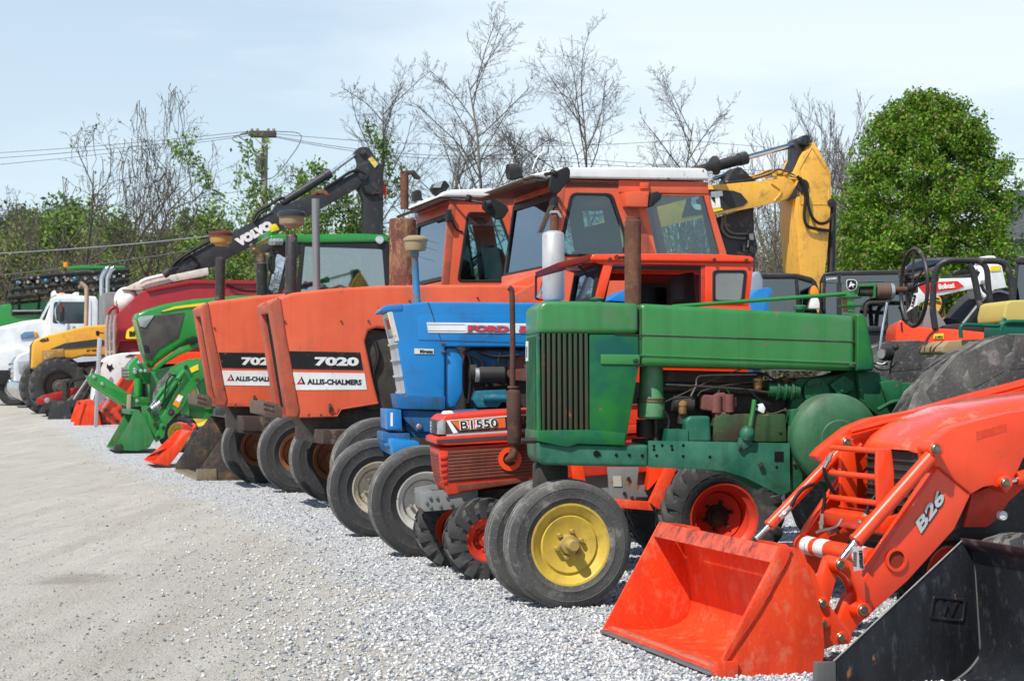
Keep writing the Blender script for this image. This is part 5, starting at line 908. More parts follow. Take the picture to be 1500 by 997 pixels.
# ================================================================ TWO FADED ORANGE CAB TRACTORS
ORB = mat('visor_brown', (.05, .028, .022), .55, c2=(.09, .05, .035))
def ac_front(T, pts, y0, y1, slot_top, slot_bot, seam):
    pass
def cab_tractor(T, d):
    y0, y1 = .62, 1.36; yc = .99
    T.slab('hood', d['hood'], y0, y1, ACOR, bevel=.045, seg=4)
    # grille housing: side cheeks, top and bottom rails, dark louvres set back
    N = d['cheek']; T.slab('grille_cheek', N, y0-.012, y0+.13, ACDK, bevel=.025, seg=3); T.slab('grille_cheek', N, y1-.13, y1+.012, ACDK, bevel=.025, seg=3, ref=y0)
    a, b = d['face']; A = T.P(*a, y0); B = T.P(*b, y0); mid = Vector((0, 0, 0))
    for t0, t1, nm in ((-.01, .07, 'grille_top_rail'), (.93, 1.01, 'grille_bottom_rail')):
        p, q = A.lerp(B, t0), A.lerp(B, t1); bm = bmesh.new(); bm_prism(bm, [Vector((p.x, y0+.1, p.z)), Vector((q.x, y0+.1, q.z)), Vector((q.x+.3, y0+.1, q.z)), Vector((p.x+.3, y0+.1, p.z))], [Vector((p.x, y1-.1, p.z)), Vector((q.x, y1-.1, q.z)), Vector((q.x+.3, y1-.1, q.z)), Vector((p.x+.3, y1-.1, p.z))]); fin(bm, nm, ACDK, T.root, .02)
    bm = bmesh.new(); p, q = A.lerp(B, .05), A.lerp(B, .95); bm_prism(bm, [Vector((p.x+.10, y0+.1, p.z)), Vector((q.x+.10, y0+.1, q.z)), Vector((q.x+.25, y0+.1, q.z)), Vector((p.x+.25, y0+.1, p.z))], [Vector((p.x+.10, y1-.1, p.z)), Vector((q.x+.10, y1-.1, q.z)), Vector((q.x+.25, y1-.1, q.z)), Vector((p.x+.25, y1-.1, p.z))]); fin(bm, 'radiator_screen', BLACK, T.root)
    for i in range(8):
        yy = y0+.16+i*(y1-y0-.36)/7; T.quad('grille_louvre', [Vector((p.x+.04, yy, p.z)), Vector((q.x+.04, yy, q.z)), Vector((q.x+.10, yy, q.z)), Vector((p.x+.10, yy, p.z))], BPLAS, .012)
    T.tube('hood_seam', [(*p_, y0-.004) for p_ in d['seam']], .006, DARK, n=6)
    T.slab('model_decal', d['black'], y0-.004, y0-.001, BPRINT, bevel=0); T.slab('maker_decal', d['white'], y0-.004, y0-.001, WPRINT, bevel=0)
    T.text('model_lettering', '7020', *d['num'], y0-.005, WPRINT, bold=.05)
    (lx, ly, lh) = d['logo']; k = lh/12.
    T.slab('logo_triangle', [(lx+7*k, ly-12*k), (lx+13*k, ly), (lx+10*k, ly), (lx+7*k, ly-6.5*k), (lx+6*k, ly-8.5*k)], y0-.006, y0-.004, BPRINT, bevel=0)
    T.slab('logo_triangle', [(lx+5.4*k, ly-8*k), (lx+6.6*k, ly-5.8*k), (lx+4*k, ly-2.6*k), (lx+9*k, ly-2.6*k), (lx+9.5*k, ly), (lx, ly)], y0-.006, y0-.004, RPRINT, bevel=0)
    T.text('maker_lettering', 'ALLIS-CHALMERS', *d['name'], y0-.005, BPRINT, bold=.035)
    lx, ly = d['latch']; T.slab('hood_latch', [(lx-1.5, ly-8), (lx+1.5, ly-8), (lx+2, ly+4), (lx-2, ly+4)], y0-.03, y0, DARK, bevel=.004); T.bolt(lx+1, ly-4, y0-.03, .012, RUSTM)
    for q in d['bolts']: T.bolt(*q, y0-.008, .011, RUSTM)
    T.tube('hood_lower_lip', [(*q, y0-.004) for q in d['lip']], .009, ACDK, smooth=False, n=6)
    s = d['step']; T.slab('front_step', s, y0-.12, y1+.12, mat('perforated_brown_plate', (.13, .085, .065), .6, dirt=.3, ds=20), bevel=.006, ref=y0)
    for i in range(4):
        for j in range(2): fx, fy = s[0][0]+(s[1][0]-s[0][0])*(.2+.2*i), s[0][1]+6+j*7+i; T.pin('step_hole', fx, fy, y0-.122, y0-.11, .012, BLACK, head=False, n=8)
    T.slab('front_beam', d['beam'], y0-.40, y1+.40, mat('dark_brown_beam', (.05, .032, .028), .6, dirt=.3), bevel=.01, ref=y0); T.slab('chassis', d['chassis'], y0+.12, y1-.12, DARK, bevel=.02, ref=y0); T.slab('engine_side', d['engine'], y0+.06, y1-.06, DARK, bevel=.02, ref=y0)
    for x_ in d['hoses']: T.tube('engine_hose', [(x_, d['hy'], y0+.06), (x_+5, d['hy']+22, y0+.03), (x_-2, d['hy']+50, y0+.05), (x_+3, d['hy']+75, y0+.06)], .02, HOSE, n=8)
    bx, b0, b1 = d['breather']; K = d['k']
    T.lathe('breather_pipe', (bx, b1, yc), (bx+2*K, b0, yc), [(0, 0), (.058, 0), (.058, .95*K*.62), (.05, .6*K), (0, .6*K)], mat('matt_black_pipe', (.035, .032, .035), .5, dirt=.3), n=20)
    T.lathe('breather_bowl', (bx+2*K, b0+9*K, yc), (bx+2*K, b0-22*K, yc), [(0, 0), (.07, 0), (.075, .02), (.12, .035), (.125, .05), (.128, .11), (.142, .115), (.142, .145), (.12, .165), (.07, .175), (0, .178)], d['bowlm'], n=32)
    T.lathe('breather_lid', (bx+2*K, b0+9*K, yc), (bx+2*K, b0-22*K, yc), [(0, .112), (.144, .112), (.146, .145), (.12, .168), (.05, .18), (0, .182)], d['lidm'], n=32)
    T.wheel(d['w'][0], .0, .462, .27, .23, mat('rusty_orange_rim', (.30, .11, .05), .7, rust=.6, dirt=.4), name='front_wheel', tread='rib', rimd=.02, hub=(.08, .08)); T.wheel(d['w'][1], 2.0, .462, .27, .23, MC['rusty_orange_rim'], name='front_wheel', tread='rib', rimd=.02, hub=(.08, .08))
    T.wheel(d['w'][2], -.1, .85, .46, .48, MC['rusty_orange_rim'], name='rear_wheel', tread='ag', lugs=20, lugh=.05, n=48); T.wheel(d['w'][3], 2.05, .85, .46, .48, MC['rusty_orange_rim'], name='rear_wheel', tread='ag', lugs=20, lugh=.05, n=48)
D1 = dict(hood=[(405, 437), (430, 428.5), (479, 423), (560, 418), (640, 417), (745, 417), (900, 424), (900, 520), (760, 500), (552, 480), (540, 484), (535, 499), (546, 552), (556, 592), (498, 601), (495, 611), (436, 612)],
    cheek=[(393, 444), (400, 438), (412, 436), (420, 490), (440, 600), (437, 613), (420, 611), (403, 500)], face=((394, 446), (421, 610)), seam=[(407, 436), (413, 465), (419, 510), (428, 565), (436, 612)],
    black=[(423, 514), (527.5, 516), (532, 541.5), (426, 540)], white=[(427, 545), (534, 546.5), (537.5, 570.5), (431, 571)], num=((461, 535.5), (525.5, 536), 13), logo=(434.5, 562.5, 12), name=((450, 562.5), (529.5, 563.5), 8),
    latch=(484, 599), bolts=((470, 607), (452, 607), (500, 470), (540, 470), (600, 440), (700, 436), (417, 470), (430, 560)), lip=[(438, 610), (494, 609), (500, 599), (554, 590)], step=[(384, 586), (404, 591), (411, 596), (411, 612), (386, 606)], beam=[(462, 628), (520, 628), (520, 650), (462, 648)], chassis=[(440, 612), (560, 590), (900, 590), (900, 650), (560, 655), (470, 650)], engine=[(530, 484), (900, 500), (900, 600), (540, 600)],
    hoses=(549,), hy=500, breather=(425.5, 325, 432), k=1., bowlm=mat('tan_bowl', (.20, .15, .10), .4, c2=(.3, .22, .13), s1=12), lidm=mat('dark_lid', (.03, .035, .04), .3), w=(556, 489, 900, 800))
D2 = dict(hood=[(298, 446), (310, 441), (378, 433), (450, 427), (520, 425), (660, 425), (700, 430), (700, 480), (560, 480), (450, 480), (450, 570), (440, 592), (385, 597), (345, 595.5), (330, 595)],
    cheek=[(293, 450), (299, 445), (306, 443), (312, 480), (334, 585), (331, 595.5), (318, 594), (302, 500)], face=((294, 452), (319, 594)), seam=[(303, 443), (309, 475), (317, 520), (325, 563), (331, 595)],
    black=[(320, 516), (410, 517), (414, 540), (325, 538.5)], white=[(325, 542.5), (414, 543), (417, 565), (329, 564)], num=((353.5, 534.5), (408, 535), 11.6), logo=(332, 557.5, 10.5), name=((344.5, 557.5), (412, 558.5), 6.8),
    latch=(373, 587), bolts=((345, 592), (400, 588), (314, 480), (328, 570)), lip=[(333, 593.5), (385, 595), (438, 590)], step=[(287, 576), (304, 579), (309, 583), (309, 597), (289, 592)], beam=[(348, 608), (410, 610), (410, 631), (350, 629)], chassis=[(335, 595), (440, 592), (700, 580), (700, 635), (440, 640), (360, 635)], engine=[(450, 480), (700, 480), (700, 585), (450, 590)],
    hoses=(460,), hy=490, breather=(322, 352, 442), k=.88, bowlm=mat('amber_bowl', (.42, .24, .06), .35, c2=(.36, .22, .08), s1=12), lidm=mat('maroon_lid', (.12, .03, .025), .5), w=(438, 380, 690, 640))
# ---- nearer one
T = A1 = Thing('cab_tractor', 'nearer faded orange cab tractor with fat rusty muffler and round black beacon', 'tractor', 552, 16.9)
cab_tractor(T, D1); y0 = .62
T.lathe('muffler', (590, 425, .99), (590, 306, .99), [(0, 0), (.125, 0), (.138, .01), (.138, .71), (.125, .725), (.045, .73), (0, .73)], mat('flaking_rust', (.11, .045, .036), .9, c2=(.15, .065, .05), s1=5, dirt=.62, dc=(.48, .29, .14), ds=2.4, bump=.6, stretch=(1, 1, .6)), n=36, label='fat muffler with flaking rust'); T.cyl('tail_pipe', (592.5, 306, .99), (592.5, 252, .99), .042, RUSTM); T.slab('rain_cap', [(587, 251), (606, 250), (616, 262), (608, 262), (603, 255), (587, 254)], .95, 1.03, DARK, bevel=.004, ref=.99)
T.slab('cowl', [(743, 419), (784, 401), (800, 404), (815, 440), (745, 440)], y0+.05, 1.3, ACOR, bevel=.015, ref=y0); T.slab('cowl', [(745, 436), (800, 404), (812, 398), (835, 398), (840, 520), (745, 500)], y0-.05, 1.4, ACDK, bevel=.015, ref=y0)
cy0, cy1 = .18, 1.80
T.slab('roof', [(775, 257), (800, 251), (818, 246.5), (900, 246), (1028, 247), (1033, 251), (1036, 264), (960, 263.5), (836, 261.5), (800, 263)], cy0-.06, cy1+.06, WHITE, bevel=.035, seg=4, ref=cy0)
T.slab('roof_visor', [(763, 268), (788, 260), (834, 262), (834, 266), (790, 267), (768, 271)], cy0-.04, cy1+.04, ORB, bevel=.006, ref=cy0)
T.slab('roof_header', [(824, 263), (905, 265), (905, 276), (822, 275)], cy0-.01, cy1, ACDK, bevel=.006); T.slab('roof_header', [(905, 264), (1036, 267), (1037, 284), (905, 282)], cy0-.02, cy1, ACOR, bevel=.008, ref=cy0)
for i in range(3): T.tube('header_groove', [(830, 266.5+i*2.6, cy0-.012), (904, 268+i*2.6, cy0-.012)], .006, ORB, smooth=False, n=6)
T.ring('door', [(821, 275), (905, 275.5), (915, 300), (926, 372), (926, 392), (804, 392), (806, 372)], [(837, 283), (895, 284), (901, 302), (916, 345), (917, 374), (822, 374), (824, 345)], cy0-.01, cy0+.04, ACOR, rnd=(3, 8), ref=cy0)
T.ring('door_seal', [(835, 282), (897, 283), (903, 302), (918, 345), (919, 376), (820, 376), (822, 345)], [(840, 286), (893, 287), (898, 303), (913, 346), (914, 372), (825, 372), (827, 346)], cy0-.018, cy0-.008, BPLAS, rnd=(9, 8), ref=cy0)
T.slab('door_glass', [(838, 285), (895, 286), (900, 303), (915, 346), (916, 373), (824, 373), (826, 346)], cy0, cy0+.006, GLASS, bevel=0, rnd=8, ref=cy0)
T.slab('middle_post', [(904, 266), (932, 300), (960, 372), (960, 392), (926, 392), (926, 370), (915, 320)], cy0-.015, cy0+.06, ACDK, bevel=.008, ref=cy0)
T.ring('rear_side_frame', [(912, 284), (1037, 284), (1064, 372), (1066, 392), (955, 392)], [(942, 286), (1031, 287), (1054, 371), (1054, 373), (962, 373)], cy0-.01, cy0+.05, ACOR, rnd=(2, 2), ref=cy0); T.slab('side_glass', [(942, 286), (1031, 287), (1054, 373), (962, 373)], cy0+.01, cy0+.016, GLASS, bevel=0, ref=cy0)
T.ring('far_side_frame', [(824, 266), (1037, 266), (1062, 392), (806, 392)], [(842, 287), (1020, 287), (1040, 371), (826, 371)], cy1-.04, cy1, ACDK, ref=cy0); T.slab('far_glass', [(842, 287), (1020, 287), (1040, 371), (826, 371)], cy1-.03, cy1-.024, CLEAR, bevel=0, ref=cy0)
for x_ in (905, 960): T.slab('far_post', [(x_, 286), (x_+22, 286), (x_+34, 372), (x_+14, 372)], cy1-.08, cy1-.05, DARK, bevel=.004, ref=cy0)
T.slab('rear_wall', [(1028, 267), (1037, 267), (1064, 392), (1054, 392)], cy0+.02, cy0+.15, ACOR, bevel=.006, ref=cy0); T.slab('rear_wall', [(1028, 267), (1037, 267), (1064, 392), (1054, 392)], cy1-.15, cy1-.02, ACOR, bevel=.006, ref=cy0)
fpane(T, 'windscreen', (822, 280), (806, 396), cy0+.02, cy1-.02, SKYGL, BPLAS, .06); T.slab('front_corner_post', [(820, 264), (829, 264), (812, 398), (803, 398)], cy0-.015, cy0+.05, ACDK, bevel=.008, ref=cy0)
T.slab('cab_lower', [(803, 391), (1066, 391), (1080, 560), (850, 560), (803, 440)], cy0, cy1, ACOR, bevel=.01, ref=cy0)
T.slab('seat', [(880, 372), (875, 330), (885, 325), (900, 330), (905, 360), (940, 366), (940, 392), (880, 392)], .75, 1.25, BPLAS, bevel=.05, ref=.75); T.slab('console', [(846, 392), (850, 366), (870, 362), (880, 392)], .8, 1.1, DARK, bevel=.03, ref=.8)
T.slab('lamp_box', [(917, 281), (951, 280), (949, 303), (918, 302)], cy0-.14, cy0-.01, ACOR, bevel=.008, ref=cy0-.14); T.slab('work_lamp', [(950, 303), (953, 283), (962, 280), (970, 285), (967, 292), (955, 303)], cy0-.16, cy0-.03, BPLAS, bevel=.015, ref=cy0-.14); T.slab('mount_block', [(935, 268), (948, 268), (947, 277), (936, 277)], cy0-.05, cy0-.01, ACOR, bevel=.004, ref=cy0)
T.lathe('warning_beacon', (744, 252, .9), (765, 251, .9), [(0, .02), (.055, .01), (.082, 0), (.085, .02), (.083, .09), (.07, .10), (.068, .135), (.04, .14), (0, .14)], BPLAS, n=28, label='round black beacon'); T.cyl('beacon_stem', (762, 255, .9), (768, 266, .9), .016, RUSTM)
def mirror(T, pts, y, arm, frame=BPLAS, name='mirror'):
    o = T.slab(name, pts, y-.02, y+.02, frame, bevel=.015, seg=3, rnd=4); T.slab('mirror_glass', pts, y+.021, y+.024, CHROME, bevel=0, rnd=4, parent=o, ref=y); T.tube('mirror_arm', arm, .014, BPLAS, parent=o)
mirror(T, [(808, 254), (831, 243), (836, 249), (835, 262), (819, 283), (811, 285), (804, 274)], cy0-.28, [(780, 258, .4), (783, 264, .2), (800, 264, .0), (812, 256, -.08)]); T.tube('mirror_arm', [(781, 258, .5), (800, 255, .1), (814, 254, -.07)], .018, BPLAS); T.cyl('mirror_knob', (809, 256, -.1), (813, 251, -.1), .04, BPLAS, bevel=.006)
T.slab('folded_mirror', [(806, 300), (812, 302), (796, 340), (788, 341)], cy0-.2, cy0-.15, mat('dull_bronze', (.12, .09, .07), .3, .5), bevel=.008, ref=cy0-.2); T.tube('mirror_bracket', [(812, 285, cy0-.12), (813, 300, cy0-.12), (809, 305, cy0-.16)], .022, BPLAS); T.slab('bracket_clamp', [(808, 290), (816, 289), (816, 303), (807, 305)], cy0-.15, cy0-.02, BPLAS, bevel=.01, ref=cy0-.1)
T.slab('lamp_pod', [(796, 251), (805, 251), (805, 257), (796, 257)], .5, .6, BPLAS, bevel=.008, ref=.5); T.tube('antenna', [(780, 248, 1.2), (786, 232, 1.2), (797, 220, 1.2)], .006, WHITE); T.tube('wiper', [(787, 275, 1.0), (792, 290, .95), (794, 294, .9)], .01, BPLAS)
T.tube('grab_handle', [(797, 408, cy0-.03), (793, 425, cy0-.05), (787, 436, cy0-.05)], .018, CHROME); T.ring('cowl_recess', [(783, 400), (818, 400), (818, 440), (783, 440)], [(786, 405), (806, 405), (806, 438), (786, 438)], cy0-.02, cy0, BPLAS, rnd=(6, 5), ref=cy0)
# ---- farther one
T = A2 = Thing('cab_tractor', 'farther faded orange cab tractor with grey exhaust pipe and rust-streaked white roof', 'tractor', 438, 20.3)
cab_tractor(T, D2)
T.lathe('exhaust_pipe', (464, 432, .99), (462, 283, .99), [(0, 0), (.046, 0), (.046, 1.16), (0, 1.16)], mat('brushed_pipe', (.30, .30, .31), .4, .7, stretch=(1, 1, .2))); T.cyl('pipe_top', (462, 286, .99), (462, 281, .99), .05, RUSTM); T.slab('rain_cap', [(460, 281), (475, 279), (483, 287), (476, 287), (472, 284), (461, 284)], .93, 1.05, RUSTM, bevel=.004, ref=.99)
cy0, cy1 = .18, 1.80
T.slab('roof', [(640, 289), (650, 281), (660, 278.5), (700, 277), (768, 277), (779, 280), (780, 291), (663, 289)], cy0-.06, cy1+.06, WHITE, bevel=.035, seg=4, ref=cy0); T.slab('roof_visor', [(627, 298), (650, 289), (668, 289), (668, 292), (650, 294), (630, 302)], cy0-.04, cy1+.04, ORB, bevel=.006, ref=cy0)
T.slab('roof_header', [(660, 290), (775, 291), (776, 297), (659, 297)], cy0-.01, cy1, ACDK, bevel=.006, ref=cy0)
T.ring('door', [(667, 296), (742, 297), (760, 370), (762, 420), (655, 420)], [(686, 311), (730, 312), (752, 372), (750, 411), (671, 411)], cy0-.01, cy0+.04, ACOR, rnd=(2, 6), ref=cy0); T.ring('door_seal', [(684, 310), (732, 311), (754, 372), (752, 413), (669, 413)], [(687.5, 313), (729, 314), (750, 373), (748, 410), (673, 410)], cy0-.018, cy0-.008, BPLAS, rnd=(7, 6), ref=cy0); T.slab('door_glass', [(687, 312), (730, 313), (751, 373), (749, 411), (672, 411)], cy0, cy0+.006, GLASS, bevel=0, rnd=6, ref=cy0)
T.slab('front_corner_post', [(658, 292), (668, 292), (657, 420), (647, 420)], cy0-.015, cy0+.05, ACDK, bevel=.008, ref=cy0); fpane(T, 'windscreen', (661, 311), (652, 410), cy0+.02, cy1-.02, SKYGL, BPLAS, .05); T.slab('brow', [(660, 297), (668, 297), (667, 311), (658, 311)], cy0, cy1, ACDK, bevel=.01, ref=cy0)
T.slab('rear_post', [(742, 296), (775, 297), (800, 420), (762, 420), (758, 360)], cy0-.01, cy0+.06, ACOR, bevel=.008, ref=cy0); T.ring('far_side_frame', [(662, 297), (775, 297), (795, 420), (650, 420)], [(690, 312), (745, 312), (760, 400), (675, 400)], cy1-.04, cy1, ACDK, ref=cy0)
for x_ in (700,): T.slab('inner_post', [(x_, 312), (x_+18, 312), (x_+32, 411), (x_+12, 411)], 1.2, 1.25, DARK, bevel=.004, ref=cy0)
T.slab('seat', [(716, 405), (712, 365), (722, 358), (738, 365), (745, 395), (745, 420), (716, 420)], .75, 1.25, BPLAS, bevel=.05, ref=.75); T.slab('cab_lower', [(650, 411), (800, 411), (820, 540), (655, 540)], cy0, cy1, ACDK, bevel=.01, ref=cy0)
c = T.P(690, 388, .9); bm = bmesh.new(); ax = Vector((-.75, 0, .65)); u = Vector((0, 1, 0)); v = ax.cross(u); bm_tube(bm, [c+(u*math.cos(a)+v*math.sin(a))*.2 for a in [2*math.pi*i/36 for i in range(37)]], .014, 8, cap=False); sw = fin(bm, 'steering_wheel', BPLAS, T.root)
for a in (0, 2.1, 4.2): bm = bmesh.new(); bm_tube(bm, [c, c+(u*math.cos(a)+v*math.sin(a))*.2], .01, 6); fin(bm, 'spoke', BPLAS, sw)
T.tube('steering_column', [c, c+Vector((-.2, 0, -.3))], .03, DARK, smooth=False)
mirror(T, [(708, 291), (717, 286), (742, 300), (746, 308), (738, 320), (728, 322), (706, 305)], cy0-.35, [(654, 291, .2), (680, 293, .0), (706, 297, -.12), (714, 299, -.14)]); T.cyl('mirror_knob', (712, 300, -.2), (719, 298, -.2), .045, BPLAS, bevel=.006); T.cyl('mirror_knob', (685, 294, -.05), (688, 286, -.05), .035, BPLAS, bevel=.006)
o = T.slab('work_lamp', [(634, 275), (638, 268), (653, 264), (660, 272), (651, 284), (641, 285)], .3, .5, BPLAS, bevel=.02, ref=.3); T.slab('lens', [(634, 275), (638, 268), (649, 266), (645, 275)], .29, .3, LENS, bevel=0, parent=o, ref=.3); T.tube('lamp_stem', [(648, 284, .4), (650, 291, .4)], .018, BPLAS, smooth=False)
T.slab('work_lamp', [(606, 280), (613, 277), (618, 281), (619, 292), (607, 295)], 1.5, 1.65, BPLAS, bevel=.02, ref=1.5); T.tube('lamp_stem', [(616, 290, 1.6), (622, 298, 1.6)], .016, RUSTM, smooth=False)
T.tube('wire', [(662, 322, cy0-.02), (668, 335, cy0-.02), (678, 340, cy0-.02)], .01, HOSE); T.slab('lamp_relay', [(655, 307), (662, 306), (662, 324), (655, 325)], cy0-.1, cy0, BPLAS, bevel=.01, ref=cy0-.1)
# ================================================================ FAR LEFT OF THE ROW
def bucket(name, label, cat, px, D, side, sheetp, width, m, yaw=17, th=.012, farside=None, group=None, label_side=None):
    T = Thing(name, label, cat, px, D, yaw, group); b = sheet(T, 'bucket_shell', sheetp, 0, width, -th, m, ref=0.)
    T.slab('side_plate', side, -.015, .01, m, bevel=.003, ref=0.); T.slab('side_plate', side, width-.01, width+.015, m, bevel=.003, ref=0.)
    return T
BKR = mat('burnt_black_bucket', (.035, .033, .034), .5, c2=(.06, .05, .045), s1=3, dirt=.6, dc=(.16, .10, .055), ds=4, rust=.10, rs=4)
T = bucket('rusty_bucket', 'wide burnt-black loader bucket with worn rusty edge, tucked beside the faded orange tractors', 'loader bucket', 290, 22.6, [(289, 704), (289, 692), (346, 612), (372, 612), (384, 650), (376, 690), (345, 705)], [(346, 612), (368, 614), (380, 650), (374, 688), (345, 702), (289, 704)], 2.5, BKR)
T.slab('corner_block', [(288, 705), (288, 687), (317, 686), (318, 704)], -.03, .02, mat('tan_worn_steel', (.22, .18, .12), .6, dirt=.5, dc=(.1, .06, .04)), bevel=.005); T.slab('cutting_edge', [(286, 706), (289, 700), (310, 700), (310, 706)], 0, 2.5, MC['tan_worn_steel'], bevel=.004, ref=0.)
T = bucket('small_orange_bucket', 'small tilted orange loader bucket with a dark patch, between the green and burnt-black buckets', 'loader bucket', 236, 26., [(223, 677), (247, 682), (264, 661), (283, 630), (272, 634), (256, 650), (240, 664)], [(222, 677), (247, 681), (264, 659), (282, 629), (274, 621)], 1.25, KOR2)
T.slab('dark_patch', [(227, 673), (246, 670), (258, 660), (245, 665)], 1.235, 1.245, BLACK, bevel=0, ref=0.); T.tube('handle', [(280, 630, .1), (286, 624, .1), (283, 621, .5)], .02, KOR2)  # flat black patch on the inner face of the far side plate
T = LG = Thing('green_loader_tractor', 'green loader tractor, mostly hidden, with a scratched green bucket resting on the gravel', 'tractor', 205, 31.3)
OG = mat('scratched_green_bucket', (.025, .17, .045), .5, c2=(.04, .20, .07), s1=3, dirt=.5, dc=(.12, .13, .08), ds=4, rust=.16, rs=5)
b = sheet(T, 'bucket', [(190, 603), (204, 602), (212, 612), (225, 643), (218, 654), (203, 658), (166, 659)], 0, 1.65, -.015, OG, ref=0.)
sd = [(166, 659), (181, 633), (190, 617), (196, 603), (204, 602), (212, 612), (226, 643), (219, 655), (203, 660)]
T.slab('bucket_side', sd, -.015, .01, OG, bevel=.003, parent=b, ref=0.); T.slab('bucket_side', sd, 1.64, 1.665, OG, bevel=.003, parent=b, ref=0.); T.slab('corner_wear_block', [(165, 660), (169, 650), (179, 650), (176, 660)], -.05, .02, BKR, bevel=.004, parent=b); T.slab('top_rail', [(189, 600), (204, 600), (208, 606), (190, 607)], 0, 1.65, OG, bevel=.01, parent=b, ref=0.)
for y in (.3, 1.3):
    T.slab('loader_arm', [(257, 540), (270, 531), (289, 524), (300, 528), (300, 552), (286, 565), (268, 596), (246, 620), (237, 626), (230, 618), (243, 600), (258, 573), (268, 556)], y, y+.09, JN, bevel=.01, ref=.3)
    T.cyl('cylinder_barrel', (270, 543, y-.03), (235, 588, y-.03), .045, JN, bevel=.005); T.cyl('cylinder_rod', (235, 588, y-.03), (219, 600, y-.03), .025, CHROME)
    T.cyl('cylinder_barrel', (256, 548, y+.12), (228, 585, y+.12), .042, JN); T.cyl('cylinder_rod', (228, 585, y+.12), (218, 598, y+.12), .022, CHROME)
    T.slab('bucket_link', [(215, 596), (224, 594), (240, 612), (244, 622), (236, 640), (226, 644), (218, 622)], y+.02, y+.08, JN, bevel=.008, ref=.3); T.slab('pivot_plate', [(225, 640), (236, 618), (244, 622), (240, 640), (228, 648)], y-.04, y, JN, bevel=.006, ref=.3)
for q in ((219, 599), (229, 607), (228, 621), (240, 626), (232, 640), (273, 537), (290, 556), (250, 604)): T.pin('pivot_pin', *q, .22, .32, .035, DARK)
T.pin('arm_tube_end', 251, 604, .28, .33, .06, BLACK, head=False); T.slab('yellow_decal', [(278, 539), (290, 533), (291, 541), (280, 546)], .285, .3, YPRINT, bevel=0, ref=.3); T.slab('warning_decal', [(253, 592), (261, 577), (269, 580), (261, 597)], .285, .3, AMBER, bevel=0, ref=.3); T.slab('warning_decal', [(257, 586), (262, 578), (268, 581), (263, 589)], .28, .285, WPRINT, bevel=0, ref=.3)
T.tube('hose', [(240, 590, .2), (244, 560, .2), (252, 549, .2), (258, 551, .2)], .016, HOSE); T.tube('hose', [(236, 595, .5), (248, 575, .5), (262, 560, .5)], .016, HOSE)
T.slab('hood', [(285, 545), (300, 528), (360, 515), (430, 515), (430, 600), (300, 600)], .45, 1.2, JN, bevel=.05, ref=.45); T.slab('front_frame', [(262, 590), (330, 585), (330, 615), (265, 612)], .5, 1.2, JN, bevel=.02, ref=.45)
T.slab('support_arm', [(262, 560), (275, 556), (278, 610), (264, 616)], .35, .45, JN, bevel=.01, ref=.3); T.wheel(262, .45, .36, .25, .19, YRIM, name='front_wheel', tread='ag', lugs=16, n=36); T.wheel(360, .2, .6, .35, .3, YRIM, name='rear_wheel', tread='ag', lugs=18, n=36); T.slab('operator_seat', [(380, 470), (400, 470), (400, 515), (370, 515)], .5, 1.1, BPLAS, bevel=.03, ref=.45)

T = Thing('large_green_tractor', 'large modern green tractor with yellow hood stripe, dark grille, front hitch and glass cab', 'tractor', 255, 36.)
T.slab('hood', [(198, 463), (203, 458), (213, 453.5), (242, 445), (283, 438), (345, 433), (402, 431), (402, 500), (300, 497), (283, 497), (262, 508), (240, 524), (229, 532), (222, 541), (214, 528), (207, 500)], .95, 1.95, JN, bevel=.10, seg=4, ref=.95)
T.slab('side_grille', [(200.5, 467), (218, 463), (270, 457.5), (261, 494), (247, 502), (232, 511), (221, 527), (214, 525), (208, 503)], .93, .97, mat('dark_mesh', (.05, .045, .042), .5, c2=(.09, .08, .07)), bevel=.005, ref=.93)
T.slab('headlamp', [(201, 466.5), (207, 463), (226, 461.5), (213, 480), (205, 478)], .915, .94, LENS, bevel=.005, ref=.93); T.slab('hood_stripe', [(235, 456), (256, 448.5), (297, 443.5), (310, 443), (295, 447.5), (258, 452), (240, 456)], .925, .952, YPRINT, bevel=0, ref=.93)
T.slab('tow_hook', [(209, 505), (216, 505), (218, 513), (211, 514)], .9, .94, BLACK, bevel=.01, ref=.93); T.slab('hood_skirt', [(222, 541), (240, 525), (262, 509), (290, 500), (300, 505), (262, 520), (240, 534), (228, 545)], .9, .96, JN, bevel=.02, ref=.93); T.slab('mirror_pad', [(273, 496), (288, 494), (288, 502), (275, 502)], .7, .9, BPLAS, bevel=.01, ref=.93)
T.slab('hitch_arm', [(131, 550), (136, 546), (152, 551), (187, 575), (196, 579), (218, 582), (219, 593), (192, 596), (183, 594), (137, 564), (131, 558)], .75, .95, JN, bevel=.02, ref=.75); T.slab('hitch_arm', [(131, 550), (152, 551), (187, 575), (218, 582), (219, 593), (183, 594), (137, 564)], 1.95, 2.15, JN, bevel=.02, ref=.75)
T.slab('hitch_body', [(189, 556), (188, 537), (193, 530), (201, 522), (208, 531), (215, 533), (218, 544), (220, 562), (212, 562), (203, 556)], .85, 1.9, JN, bevel=.03, ref=.85); T.cyl('hitch_cylinder', (203, 554, .82), (202, 580, .82), .085, JN); T.slab('hitch_strap', [(186, 578), (192, 577), (191, 599), (185, 598)], .68, .74, mat('tan_strap', (.4, .33, .2), .6), bevel=.01, ref=.75)
for q in ((198, 541), (198, 545), (207, 543), (213, 543), (204, 531), (138, 552), (150, 562), (201, 587)): T.pin('hitch_bolt', *q, .72, .86, .035, GALV)
for z in (541, 546, 550): T.cyl('hydraulic_coupler', (178, z, 1.), (190, z, 1.), .045, STEEL)
T.slab('front_frame', [(218, 545), (260, 535), (330, 530), (330, 575), (220, 590)], 1., 1.9, JN, bevel=.03, ref=.95)
